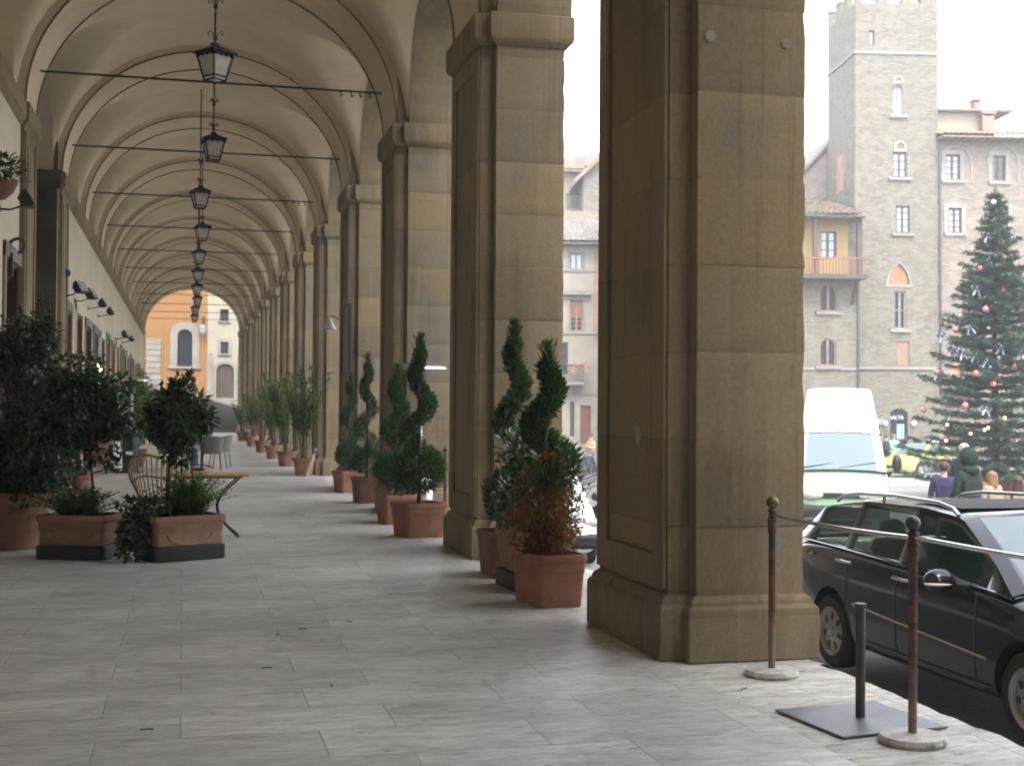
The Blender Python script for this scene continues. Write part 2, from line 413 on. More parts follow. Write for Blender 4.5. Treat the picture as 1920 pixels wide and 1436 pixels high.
plain('paint_black', (.004,.005,.010), .25, .0, .1, 3, 0, spec=.3, coat=.55); plain('paint_yellow', (.40,.41,.10), .3, 0, .05, 3, 0, coat=1.0)
plain('paint_white', (.78,.79,.80), .3, 0, .04, 3, 0, coat=1.0); plain('paint_green', (.24,.40,.25), .3, 0, .06, 3, 0, coat=1.0)
plain('paint_blue', (.02,.04,.09), .25, .2, .1, 3, 0, coat=1.0)
plain('chrome', (.5,.5,.52), .18, 1.0, .05, 3, 0); plain('alloy', (.36,.34,.31), .35, .8, .15, 6, .05)
plain('rubber', (.016,.016,.016), .8, var=.3, scale=20, bmp=.2); plain('trim_black', (.014,.014,.015), .5)
plain('trim_gold', (.30,.22,.13), .4, .3); plain('interior_dark', (.018,.018,.02), .8)
plain('indicator', (.55,.48,.40), .2, 0, .1, 8, 0); plain('lamp_glass', (.50,.50,.47), .15, .2, .35, 30, .3)
plain('sticker_blue', (.02,.22,.55), .5, var=.1); plain('sticker_white', (.6,.72,.55), .5, var=.2)
glass('car_glass', (.012,.03,.026), .02, .55, .9); glass('windscreen', (.18,.24,.26), .03, .80, 1.0)
glass('window_pane', (.26,.31,.38), .06, 1, .9); glass('dark_pane', (.03,.035,.04), .08, 1, .6)  # blue-grey base of window_pane paints in the reflected sky
def lampglass():
    m, nt, b = newmat('frosted')
    b.inputs['Base Color'].default_value = (.62,.58,.52,1); b.inputs['Roughness'].default_value = .35
    nt.links.new(ramp(nt, noise(nt, pos(nt, False), 9, 4), [(.35, (.50,.45,.39)), (.65, (.70,.66,.60))]), b.inputs['Base Color'])
    t = N(nt, 'ShaderNodeBsdfTranslucent', {'Color': (.8,.76,.7,1)})
    mx = N(nt, 'ShaderNodeMixShader', {0: .45, 1: b.outputs[0], 2: t.outputs[0]})
    nt.links.new(mx.outputs[0], nt.nodes['Material Output'].inputs[0])
lampglass()
leafmat('leaf_dark', [(.009,.026,.013), (.016,.045,.019), (.024,.062,.023), (.04,.09,.032)], .28, .12, .7)
leafmat('leaf_ficus', [(.012,.035,.012), (.02,.06,.018), (.035,.085,.025), (.05,.11,.03)], .3, .2, .6)
leafmat('leaf_fern', [(.03,.07,.012), (.05,.12,.02), (.085,.17,.03), (.12,.2,.05)], .5, .35)
leafmat('leaf_ivy', [(.012,.028,.010), (.02,.045,.014), (.035,.07,.02), (.10,.13,.07)], .4, .2)
leafmat('leaf_cypress', [(.018,.05,.024), (.028,.075,.032), (.042,.105,.04), (.075,.16,.055)], .6, .2, .3)
leafmat('leaf_dead', [(.10,.030,.014), (.22,.065,.028), (.32,.10,.045), (.15,.045,.02)], .7, .25, .2)
leafmat('leaf_variegated', [(.02,.05,.018), (.03,.075,.025), (.06,.11,.04), (.22,.28,.18)], .25, .2, .8)
leafmat('leaf_oleander', [(.05,.085,.022), (.085,.135,.035), (.12,.17,.05), (.17,.19,.06)], .45, .35)
leafmat('leaf_bright', [(.05,.13,.015), (.09,.21,.025), (.14,.28,.04), (.2,.3,.06)], .45, .4)
leafmat('leaf_spruce', [(.05,.095,.075), (.07,.125,.095), (.09,.15,.11), (.13,.19,.145)], .6, .2, .3)  # greens paled and blued to imitate veiling glare on the tree
plain('bark', (.085,.06,.042), .9, var=.5, scale=16, bmp=.6)
plain('bauble_red', (.60,.17,.18), .18, .35, .1, 4, 0, coat=.6); plain('ribbon_silver', (.22,.25,.31), .5, .1, .2, 9, .15); plain('bauble_white', (.75,.7,.7), .25, .2, .1, 4, 0)
plain('flower_red', (.55,.03,.03), .6, var=.3); plain('flower_pink', (.65,.25,.28), .6, var=.3)
emit('warm_lamp', (1.0,.62,.2), 1.0); emit('display_light', (1.0,.86,.42), 1.6)
plain('white_paint', (.75,.75,.74), .5, var=.08); plain('letter_white', (.8,.8,.8), .5, var=.03); plain('sign_dark', (.014,.009,.008), .45, var=.3, scale=3)
plain('poster', (.30,.52,.62), .5, var=.5, scale=2.2)
plain('iron_scroll', (.10,.085,.07), .6, .4, .4, 12, .2)
plain('ceramic', (.50,.49,.46), .6, var=.2)
# ------------------------------------------------------------ openings in walls
def outline(o, n=10):                          # (u, z) outline, counter-clockwise from bottom left
    u0, u1, z0, z1 = o['r']; a = o.get('arch'); h = o.get('rise', (u1-u0)/2)
    pts = [(u0, z0), (u1, z0)]
    c = (u0+u1)/2; w = (u1-u0)/2
    if not a: return pts+[(u1, z1), (u0, z1)]
    if a == 'round':
        return pts+[(c+w*cos(PI*k/n), z1-h+h*sin(PI*k/n)) for k in range(n+1)]
    if a == 'point':
        R_ = (w*w+h*h)/(2*w); q = []
        for k in range(n//2+1):
            th = math.asin(min(1, h/R_))*k/(n//2); q.append((u1-R_+R_*cos(th), z1-h+R_*sin(th)))
        return pts+q+[(2*c-x, y) for x, y in reversed(q[:-1])]
def wall_open(mb, U0, U1, Z0, Z1, ops, depth, fn, m=0, mr=None):
    us = sorted({U0, U1, *[x for o in ops for x in o['r'][:2] if U0 < x < U1]})
    zs = sorted({Z0, Z1, *[x for o in ops for x in o['r'][2:] if Z0 < x < Z1]})
    for a, b in zip(us, us[1:]):
        for c, d in zip(zs, zs[1:]):
            uc, zc = (a+b)/2, (c+d)/2
            if any(o['r'][0] < uc < o['r'][1] and o['r'][2] < zc < o['r'][3] for o in ops): continue
            mb.add([fn(a, 0, c), fn(b, 0, c), fn(b, 0, d), fn(a, 0, d)], [(0, 1, 2, 3)], m)
    for o in ops:
        p = outline(o); n = len(p); dd = o.get('d', depth)
        mb.add([fn(u, 0, z) for u, z in p]+[fn(u, dd, z) for u, z in p], [(i, (i+1) % n, n+(i+1) % n, n+i) for i in range(n)], m if mr is None else mr)
        if o.get('arch'):
            u0, u1, z0, z1 = o['r']; q = p[2:]; k = len(q)//2
            for i in range(len(q)-1):
                cu = u1 if i < k else u0
                mb.add([fn(cu, 0, z1), fn(*[q[i][0], 0, q[i][1]]), fn(*[q[i+1][0], 0, q[i+1][1]])], [(0, 1, 2)], m)
            mb.add([fn(u1, 0, z1), fn(q[k][0], 0, q[k][1]), fn(u0, 0, z1)], [(0, 1, 2)], m)
def panel_shape(mb, p, v0, v1, fn, m=0):
    n = len(p)
    mb.add([fn(u, v0, z) for u, z in p]+[fn(u, v1, z) for u, z in p], [tuple(range(n)), tuple(range(2*n-1, n-1, -1))]+[(i, n+i, n+(i+1) % n, (i+1) % n) for i in range(n)], m)
def inset(p, t):
    cx_ = sum(u for u, z in p)/len(p); cz = sum(z for u, z in p)/len(p)
    wu = max(u for u, z in p)-min(u for u, z in p); wz = max(z for u, z in p)-min(z for u, z in p)
    c = ((max(u for u, z in p)+min(u for u, z in p))/2, (max(z for u, z in p)+min(z for u, z in p))/2)
    return [(c[0]+(u-c[0])*(1-2*t/wu), c[1]+(z-c[1])*(1-2*t/wz)) for u, z in p]
def ring_frame(mb, p, t, v0, v1, fn, m=0):      # frame of width t along an outline, between depths v0 (front) and v1
    q = inset(p, t); n = len(p)
    P = [[fn(u, v0, z) for u, z in p], [fn(u, v0, z) for u, z in q], [fn(u, v1, z) for u, z in q], [fn(u, v1, z) for u, z in p]]
    vs = sum(P, [])
    fs = []
    for k in range(4):
        for i in range(n):
            j = (i+1) % n
            fs.append((k*n+i, k*n+j, ((k+1) % 4)*n+j, ((k+1) % 4)*n+i))
    mb.add(vs, fs, m)

# ------------------------------------------------------------ the loggia
L, PY1 = 5.568, 8.56
PY = lambda n: PY1+(n-1)*L
NF, NL = -1, 13                                  # piers, from just behind the viewer to the far end
ZS, XC = 5.75, .415                             # springing, middle of the nave
AX, AZ = 2.585, 2.34
RA = L/2-.83                                    # radius of the arches onto the piazza
YB0, YB1 = PY(NF)-.8, PY(NL)+.78
sand, plas, walp = MT['sandstone'], MT['vault_plaster'], MT['wall_plaster']

fl = MB(); fl.box(-8, 2.96, -6, YB1+.35, -.9, 0)
struct(fl.build('gallery_floor', MT['travertine']))
kb = MB()
y = -6.0; k_ = 0
krnd = random.Random(3)
while y < YB1+.3:                               # long kerb slabs with a worn outer edge
    y1 = min(YB1+.35, y+krnd.uniform(1.3, 2.0)); n = 14; top = []
    for i in range(n+1):
        yy = y+(y1-y)*i/n
        top.append((3.98+krnd.uniform(-.035, .012), yy))
    for i in range(n):
        a, b = top[i], top[i+1]
        za, zb_ = -.004, -.004
        kb.add([(2.963, a[1], za), (a[0]-.06, a[1], za), (a[0], a[1], -.035), (a[0]-.01, a[1], -1.6),
                (2.963, b[1], zb_), (b[0]-.06, b[1], zb_), (b[0], b[1], -.035), (b[0]-.01, b[1], -1.6)], [(0, 1, 5, 4), (1, 2, 6, 5)])
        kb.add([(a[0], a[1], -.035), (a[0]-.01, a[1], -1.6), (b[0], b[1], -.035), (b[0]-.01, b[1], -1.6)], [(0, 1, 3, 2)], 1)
    y = y1
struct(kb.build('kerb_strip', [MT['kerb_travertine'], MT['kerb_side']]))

LOG = thing('arcade_building', 'long vaulted sandstone loggia with a row of tall piers open to the piazza', 'arcade')
def tplan(o, side=1):
    p = [(3.0-o, -.70-o), (3.15-o, -.70-o), (3.15-o, -.81-o), (3.90+o, -.81-o), (3.90+o, .81+o), (3.15-o, .81+o), (3.15-o, .70+o), (3.0-o, .70+o)]
    return p
def levels(lv, chip=None):
    out = []
    for z, o in lv:
        p = tplan(o)
        if chip:                                # worn outer corners
            c = [chip.uniform(-.006, .001) if chip.random() < .72 else chip.uniform(-.016, 0) for _ in range(3)]
            p[2] = (p[2][0]+c[2]*.3*-1, p[2][1]-c[2]*.3); p[3] = (p[3][0]+c[0], p[3][1]-c[0]*.3); p[4] = (p[4][0]+c[1], p[4][1]+c[1]*.3); p[0] = (p[0][0]-c[2]*.35, p[0][1]-c[2]*.3)
        out.append([(x, y, z) for x, y in p])
    return out
def pier_mesh(r):
    mb = MB(); rings = []
    z = .40; 
    # uneven courses: each course edge steps in or out by a few millimetres
    zs = [.40]
    c = .286+.556
    while c < 5.4: zs.append(c); c += .556
    zs.append(5.44)
    for a, b in zip(zs, zs[1:]):
        o = r.uniform(-.0025, .0025)
        rings += [(a+.003, o-.0022), (a+.012, o), (a+.13, o), (a+.25, o), (a+.38, o), (b-.011, o), (b-.002, o-.0022)]
    mb.loft(levels(rings, r), True)
    mb.loft(levels([(5.74, 0), (6.9, 0)]), True)
    return mb
prnd = random.Random(11)
def add_pier(n):
    pm = MB(); pm = pier_mesh(prnd)
    pr = pm.build('pier', sand, LOG, smooth=True, bevel=.012, loc=(0, PY(n), 0), ang=30)
    q = MB(); q.loft(levels([(0, .075), (.30, .075), (.335, .068), (.35, .045), (.365, .045), (.385, .035), (.41, .004)]))
    q.build('plinth', sand, pr, smooth=True, bevel=.01, ang=30)
    q = MB(); q.loft(levels([(5.40, .0), (5.415, .03), (5.43, .03), (5.445, .055), (5.47, .075), (5.50, .082), (5.70, .085), (5.735, .08), (5.75, .0)]))
    q.build('capital', sand, pr, smooth=True, bevel=.008, ang=30)
    # raised border of the sunk panel on the gallery side
    q = MB()
    op = {'r': (-.46, .46, .66, 5.16)}
    ring_frame(q, [(-.685, .44), (.685, .44), (.685, 5.385), (-.685, 5.385)], .21, 0, .03, lambda u, v, z: (2.972+v, u, z))
    q.build('panel_frame', sand, pr, bevel=.007)
    return pr
for n in range(NF, NL+1):
    p_ = add_pier(n)
    if n == 1: lab(p_, 'broad sandstone pier nearest the railing with a small pale hole near its top')
# repair marks and holes on the nearest pier
hole = MB()
for px_, py_, rr in ((1332, 68, .038), (1474, 83, .03)):
    hole = MB(); c = atY(px_, py_, PY1-.815)
    hole.lathe([(rr, 0), (rr, .002), (rr*.8, .003)], 20)
    M = Matrix.Translation(c) @ Matrix.Rotation(R(90), 4, 'X')
    hole.move(M, len(hole.v)-60)
    hole.build('mortar_plug', MT['stucco_beige'] if px_ < 1400 else MT['pietra'], LOG)

c = atX(1197, 812, 2.998); q = MB(); prn = random.Random(4)
pp = [(c.y+.07*cos(2*PI*i/16)*prn.uniform(.5, 1.1), c.z+.10*sin(2*PI*i/16)*prn.uniform(.5, 1.15)) for i in range(16)]
q.prism(pp, 2.994, 3.001, 'x'); q.build('plaster_patch', MT['stucco_beige'], LOG)
# arches onto the piazza: one wall pierced by the whole row of openings
aw = MB()
def arc_pts(yc, r, n=22): return [(yc-r*cos(PI*k/n), ZS+r*sin(PI*k/n)) for k in range(n+1)]
ZT = 11.5
for n in range(NF, NL):
    yc = PY(n)+L/2
    P = arc_pts(yc, RA)
    for (a, b) in zip(P, P[1:]):
        aw.add([(3.152, a[0], a[1]), (3.152, b[0], b[1]), (3.152, b[0], ZT), (3.152, a[0], ZT),
                (3.905, a[0], a[1]), (3.905, b[0], b[1]), (3.905, b[0], ZT), (3.905, a[0], ZT)], [(0, 1, 2, 3), (4, 7, 6, 5), (0, 4, 5, 1)])
for n in range(NF, NL+1):
    ya, yb = PY(n)-.812, PY(n)+.812
    aw.add([(3.152, ya, ZS), (3.152, yb, ZS), (3.152, yb, ZT), (3.152, ya, ZT), (3.905, ya, ZS), (3.905, yb, ZS), (3.905, yb, ZT), (3.905, ya, ZT)], [(0, 1, 2, 3), (4, 7, 6, 5), (0, 3, 7, 4), (1, 5, 6, 2)] if n in (NF, NL) else [(0, 1, 2, 3), (4, 7, 6, 5)])
aw.build('arcade_wall', sand, LOG)
# archivolt moulding on the piazza side
for n in range(NF, NL):
    av = MB(); P = arc_pts(PY(n)+L/2, RA+.02); Q = arc_pts(PY(n)+L/2, RA+.34)
    for i in range(len(P)-1):
        av.add([(3.90, *P[i]), (3.90, *P[i+1]), (3.90, *Q[i+1]), (3.90, *Q[i]), (3.97, *P[i]), (3.97, *P[i+1]), (3.97, *Q[i+1]), (3.97, *Q[i])], [(4, 5, 6, 7), (0, 1, 5, 4), (3, 7, 6, 2)])
    av.build('archivolt', sand, LOG)

# transverse ribs
def ell(a, b, n=40): return [(XC-a*cos(PI*k/n), ZS+b*sin(PI*k/n)) for k in range(n+1)]
for n in range(NF, NL+1):
    rb = MB(); A = ell(AX, AZ); B = ell(AX+.26, AZ+.22)
    y0, y1 = PY(n)-.68, PY(n)+.68
    if n > NF: pass
    rings = []
    for i in range(len(A)):
        rings.append([(A[i][0], y0+.02, A[i][1]), (A[i][0], y1-.02, A[i][1]), (A[i][0]*.97+B[i][0]*.03, y1, A[i][1]*.9+B[i][1]*.1), (B[i][0], y1, B[i][1]), (B[i][0], y0, B[i][1]), (A[i][0]*.97+B[i][0]*.03, y0, A[i][1]*.9+B[i][1]*.1)])
    rb.loft(rings, True)
    for yy in (y0-.004, y1-.026):
        rb.loft([[(A[i][0], yy, A[i][1]), (A[i][0], yy+.03, A[i][1]), (A[i][0]+(XC-A[i][0])*.007, yy+.03, A[i][1]-.018*(A[i][1]-ZS)/AZ), (A[i][0]+(XC-A[i][0])*.007, yy, A[i][1]-.018*(A[i][1]-ZS)/AZ)] for i in range(len(A))], True, True, 1)
    rb.build('transverse_arch', [plas, MT['sandstone']], LOG, smooth=True, ang=50)

# vault of every bay: a barrel along the nave cut by the wall arches
def smax(a, b, k=.10): return .5*(a+b+math.sqrt((a-b)**2+k*k))
def vault_z(x, yl):
    ex = (x-XC)/2.70
    zt = ZS+2.43*math.sqrt(max(0, 1-ex*ex)) if abs(ex) < 1 else ZS
    edge = max(0, (3.152-x)) if x > XC else max(0, (x+2.30))
    ey = yl/(RA+.012)
    zl = ZS+(RA+.012)*math.sqrt(max(0, 1-ey*ey))
    zl = zl+.10*min(edge, 2.2)*max(0, 1-ey*ey) if abs(ey) < 1 else ZS
    return smax(zt, zl, .12)
for n in range(NF, NL):
    vb = MB(); nx, ny = 56, 44; yc = PY(n)+L/2; x0, x1 = -2.31, 3.156; hy = L/2-.66
    rows = []
    for j in range(ny+1):
        yl = -hy+2*hy*j/ny
        rows.append([(x0+(x1-x0)*i/nx, yc+yl, vault_z(x0+(x1-x0)*i/nx, yl)) for i in range(nx+1)])
    vb.loft(rows, False, False)
    vb.build('vault', plas, LOG, smooth=True, ang=80)

# wall on the shop side
XW = -2.22
shop_ops = []
orn = random.Random(5)
for n in list(range(NF, 3))+list(range(4, NL)):
    for k in (0, 1):
        yc = PY(n)+L*(.26+.5*k); w = .82+orn.uniform(-.06, .06)
        shop_ops.append({'r': (yc-w, yc+w, .02, 3.46+orn.uniform(-.10, .06)), 'd': .55})
PA0, PA1 = PY(3)+.81, PY(4)-.81
wl = MB()
fw = lambda u, v, z: (XW-v, u, z)
wall_open(wl, YB0, PA0, 0, 5.44, [o for o in shop_ops if o['r'][1] < PA0], .55, fw)
wl.build('shop_wall', walp, LOG); wl = MB()
wall_open(wl, PA1, YB1, 0, 5.44, [o for o in shop_ops if o['r'][0] > PA1], .55, fw)
wl.build('shop_wall', walp, LOG)
co = MB()
def cornice(y0, y1):
    prof = [(XW-.02, 5.40), (XW+.02, 5.42), (XW+.05, 5.47), (XW+.085, 5.50), (XW+.09, 5.70), (XW+.06, 5.75), (-2.62, 5.752), (-2.62, 5.40)]
    co.prism([(a, b) for a, b in prof], y0, y1, 'y')
cornice(YB0, PA0); cornice(PA1, YB1)
co.build('cornice', sand, LOG, bevel=.006)
# lunettes above the cornice: recessed wall with a dark window, framed by a wall arch
lw = MB(); lu = MB()
lun_ops = []
for n in range(NF, NL):
    yc = PY(n)+L/2; P = arc_pts(yc, RA)
    for a, b in zip(P, P[1:]):
        lw.add([(-2.30, a[0], a[1]), (-2.30, b[0], b[1]), (-2.30, b[0], 9.2), (-2.30, a[0], 9.2), (-2.62, a[0], a[1]), (-2.62, b[0], b[1])], [(0, 3, 2, 1), (0, 1, 5, 4)])
    if n != 3: lun_ops.append({'r': (yc-.62, yc+.62, 5.95, 7.1), 'arch': 'round', 'rise': .62})
for n in range(NF, NL+1):
    lw.add([(-2.30, PY(n)-.83, ZS), (-2.30, PY(n)+.83, ZS), (-2.30, PY(n)+.83, 9.2), (-2.30, PY(n)-.83, 9.2)], [(0, 3, 2, 1)])
lw.build('wall_arch', plas, LOG)
fl_ = lambda u, v, z: (-2.615-v, u, z)
wall_open(lu, YB0, PA0, ZS-.02, 9.2, [o for o in lun_ops if o['r'][1] < PA0], .4, fl_)
wall_open(lu, PA1, YB1, ZS-.02, 9.2, [o for o in lun_ops if o['r'][0] > PA1], .4, fl_)
lu.build('lunette_wall', walp, LOG)
for o in lun_ops:
    w = MB(); p = outline(o); ring_frame(w, p, .06, .30, .36, fl_)
    yc = (o['r'][0]+o['r'][1])/2
    w.box(-2.615-.36, -2.615-.30, yc-.02, yc+.02, o['r'][2]+.06, o['r'][3]-.06)
    wo = w.build('lunette_window', MT['wood_dark'], LOG)
    q = MB(); panel_shape(q, inset(p, .02), .37, .385, fl_); q.build('pane', MT['dark_pane'], wo)

# flat pilasters at both sides of the side passage
for n in (3, 4):
    pl_ = MB()
    def lp(o): return [(XW-.02, -.70-o), (-2.17+o, -.70-o), (-2.17+o, .70+o), (XW-.02, .70+o)]
    pl_.loft([[(x, y, z) for x, y in lp(o)] for z, o in ((0, .07), (.36, .07), (.40, .0), (5.40, 0), (5.44, .03), (5.47, .07), (5.72, .08), (5.76, 0))])
    for s in (-1, 1):
        pl_.box(-2.172, -2.145, s*.62-.06, s*.62+.06, .45, 5.35)
    pl_.box(-2.172, -2.15, -.36, .36, .6, 5.2)
    pl_.build('pilaster', MT['sandstone'], LOG, loc=(0, PY(n), 0), bevel=.006)
ps = MB()
for yy, s in ((PA0, 1), (PA1, -1)):
    ps.box(-7.5, XW-.01, min(yy, yy-s*.8), max(yy, yy-s*.8), 0, 8.6)
    ps.box(-7.5, -2.17, min(yy-s*.02, yy+s*.06), max(yy-s*.02, yy+s*.06), 5.42, 5.74)
ps.box(-7.9, -7.5, PA0-.8, PA1+.8, 0, 8.6); ps.box(-7.9, -2.62, PA0-.8, PA1+.8, 7.75, 8.6)
ps.build('side_passage', MT['passage_stone'], LOG)

# shop doorways: stone surround, folded door leaf on the far jamb, door inside
woods = ['wood_grey', 'wood_orange', 'wood_brown', 'wood_orange', 'wood_red', 'wood_grey', 'wood_pale', 'wood_brown', 'wood_red', 'wood_dark', 'wood_orange', 'wood_grey', 'wood_brown', 'wood_red']
for i, o in enumerate(shop_ops):
    u0, u1, z0, z1 = o['r']; far = u0 > PA1
    d = MB(); p = [(u0-.16, 0), (u1+.16, 0), (u1+.16, z1+.18), (u0-.16, z1+.18)]
    for a, b, c, e in ((u0-.17, u0-.002, 0, z1+.16), (u1+.002, u1+.17, 0, z1+.16), (u0-.17, u1+.17, z1+.003, z1+.19)):
        d.box(XW-.1, XW+.035+(.01 if c > 0 else 0), a, b, c, e)
    so = d.build('door_surround', MT['pietra'] if i % 3 else walp, LOG, bevel=.006)
    wd = MT[woods[i % len(woods)]]
    q = MB()
    q.box(XW-.52, XW-.47, u0+.02, u1-.02, .03, z1-.02)
    for k in range(3): q.box(XW-.475, XW-.455, u0+.15, u1-.15, .3+k*1.05, 1.1+k*1.05)
    q.build('shop_door', wd, LOG)
    q = MB()                                    # leaf folded back against the far jamb
    q.box(XW-.44, XW+.03, u1-.075, u1-.02, .04, z1-.04)
    for k in range(3): q.box(XW-.38, XW-.04, u1-.085, u1-.07, .25+k*1.05, 1.1+k*1.05)
    q.build('door_leaf', MT[woods[(i*5+1) % len(woods)]] if far else wd, LOG, bevel=.004)

# iron tie rods across the nave
for n in range(1, NL+1):
    t = MB(); t.tube([(-2.12, 0, 0), (2.93, 0, 0)], .016, 8)
    for xx in (2.25, 2.42, 2.55, 2.7) if n in (3, 5) else ():
        t.tube([(xx, 0, .0), (xx+.02, 0, -.09), (xx+.05, 0, -.05)], .012, 5)
    t.build('tie_rod', MT['dark_iron'], LOG, loc=(0, PY(n)+.20, 6.395))

# roof and upper storey over the gallery
rf = MB(); rf.box(-8, 4.3, YB0-.3, YB1+.1, ZT, ZT+.3); rf.build('roof', MT['tiles_red'], LOG)
bw = MB(); bw.box(-8.3, -7.95, YB0-.3, YB1, 0, ZT); bw.box(-8, 3.9, YB0-.32, YB0-.02, 0, ZT); bw.build('rear_wall', walp, LOG)  # unseen end wall behind the viewer added to cut light from the open end
ew = MB()                                       # wall above the last arch
E1 = ell(AX, AZ); yy = YB1-.1
for a, b in zip(E1, E1[1:]):
    ew.add([(a[0], yy, a[1]), (b[0], yy, b[1]), (b[0], yy, ZT), (a[0], yy, ZT), (a[0], yy+.08, a[1]), (b[0], yy+.08, b[1]), (b[0], yy+.08, ZT), (a[0], yy+.08, ZT)], [(0, 3, 2, 1), (4, 5, 6, 7), (0, 1, 5, 4)])
for x0, x1 in ((-8, -2.17), (3.0, 3.2)): ew.box(x0, x1, yy, yy+.08, 0 if x0 < -5 else 5.76, ZT)
ew.build('end_wall', sand, LOG)

# ------------------------------------------------------------ things fixed to or hung in the loggia
def make_lantern():
    t = thing('hanging_lantern', 'x', 'lantern')
    # local z=0 is the bottom of the lantern body
    f = MB(); hb, ht, H = .095, .165, .34
    cs = [(1, 1), (-1, 1), (-1, -1), (1, -1)]
    for sx, sy in cs: f.tube([(sx*hb, sy*hb, 0), (sx*ht, sy*ht, H)], .012, 6)
    for z, h in ((0, hb), (H, ht), (.05, hb+.0105)):
        for k in range(4):
            a, b = cs[k], cs[(k+1) % 4]
            f.tube([(a[0]*h, a[1]*h, z), (b[0]*h, b[1]*h, z)], .011, 6)
    for k in range(4):                           # scallops under the eaves
        a, b = cs[k], cs[(k+1) % 4]
        for j in range(4):
            x = a[0]+(b[0]-a[0])*(j+.5)/4; y = a[1]+(b[1]-a[1])*(j+.5)/4
            f.ball((x*ht*1.02, y*ht*1.02, H-.03), .03, 8, 5, (1, 1, .8))
    f.build('lantern_frame', MT['dark_iron'], t, smooth=True)
    r = MB(); r.loft([[(sx*h, sy*h, z) for sx, sy in cs] for z, h in ((H-.005, .20), (H+.015, .196), (H+.08, .08), (H+.105, .04), (H+.135, .04))])
    r.build('lantern_cap', MT['dark_iron'], t)
    g = MB()
    g.loft([[(sx*(hb-.008), sy*(hb-.008), .012) for sx, sy in cs], [(sx*(ht-.008), sy*(ht-.008), H-.02) for sx, sy in cs]], False)
    g.build('lantern_glass', MT['frosted'], t)
    h = MB(); top = 8.19-5.70
    h.tube([(0, 0, H+.13), (0, 0, top)], .013, 6)
    for zc, rr in ((H+.25, .11), (H+.66, .10)):
        h.ball((0, 0, zc-.06), .03, 8, 6)
        for k in range(4):
            a = k*PI/2+PI/4
            pts = []
            for j in range(15):
                th = j/14*1.6*PI; q = rr*(.38-.30*j/14)
                pts.append((cos(a)*(.012+rr*.55-q*cos(th)*.9), sin(a)*(.012+rr*.55-q*cos(th)*.9), zc+q*sin(th)*1.1))
            h.tube([(cos(a)*.012, sin(a)*.012, zc-.05)]+pts, .006, 5)
    h.build('hanging_rod', MT['dark_iron'], t, smooth=True)
    return t
lan0 = make_lantern()
lan_px = [403, 400, 375, 379, 373, 371, 369, 370, 366, 365]
lan_lab = ['large iron lantern hanging nearest, its right glass pane bright white', 'second iron lantern from the viewer, just below the first one',
           'third iron lantern along the vault, above the smaller ones', 'fourth iron lantern from the viewer along the vault', 'fifth iron lantern from the viewer along the vault', 'sixth iron lantern from the viewer along the vault',
           'seventh iron lantern from the viewer along the vault', 'eighth iron lantern, in front of the orange wall top', 'ninth iron lantern, before the orange wall', 'last and smallest iron lantern, just above the arched window']
lan_y = [157, 313, 405, 457, 500, 535, 562, 582, 600, 612]
for i in range(10):
    yy = PY(2+i)+L/2; p = atY(lan_px[i], lan_y[i], yy)
    lp_ = (p.x, yy, 5.70)
    rz = R([40, 8, 12, 10, 12, 9, 11, 10, 12, 10][i])
    if i == 0: lan0.location = lp_; lan0.rotation_euler = (0, 0, rz); lan0['label'] = lan_lab[0]; lan0['group'] = 'iron lanterns hanging down the middle of the vault'
    else: copytree(lan0, lp_, rz, lan_lab[i])

# floodlights on the shop wall
def make_flood():
    t = thing('floodlight', 'x', 'floodlight')
    b = MB(); b.loft([[(sx*w, -.05+0*sx, sz*h) for sx, sz in ((-1, -1), (1, -1), (1, 1), (-1, 1))] for w, h in ((.10, .07),)]+[[(sx*w, yy, sz*h) for sx, sz in ((-1, -1), (1, -1), (1, 1), (-1, 1))] for yy, w, h in ((.06, .17, .13), (.12, .17, .13))])
    M = Matrix.Translation((.33, 0, 0)) @ Matrix.Rotation(R(-32), 4, 'Y') @ Matrix.Rotation(R(-90), 4, 'Z')
    b.move(M); b.build('lamp_housing', MT['black_plastic'], t, bevel=.006)
    g = MB(); g.box(-.15, .15, .122, .128, -.11, .11); g.move(M); g.build('lamp_glass', MT['lamp_glass'], t)
    a = MB(); a.tube([(0, 0, -.12), (.16, 0, -.12), (.30, 0, -.06)], .014, 6); a.box(-.01, .012, -.05, .05, -.17, -.07)
    a.build('bracket', MT['dark_iron'], t, smooth=True)
    return t
fl0 = make_flood()
fspec = [(44, 383, 'black floodlight on a bent bracket beside the pilaster at the left edge', .85), (150, 547, 'first of four small black floodlights in a slanting row above the shop doors', .9), (168, 558, 'second of four small floodlights above the shop doors, with a tall bracket', .9),
         (188, 573, 'third of four small floodlights above the shop doors, slim and flat', .85), (204, 588, 'fourth of four small floodlights above the shop doors, rounded', .85), (235, 631, 'small round floodlight far along the shop wall', 1.0), (244, 638, 'last small floodlight at the far end of the shop wall', .9)]
for i, (x, y, lb, sc) in enumerate(fspec):
    p = atX(x, y, XW+.33*sc); p.x = XW+.004; p.z += .03
    if i == 0: fl0.location = p; fl0['label'] = lb; fl0['group'] = 'floodlights on the shop wall'; fl0.scale = (sc,)*3
    else: copytree(fl0, p, R([0, -25, -12, 8, 0, -20, 5][i]), lb, scale=sc)
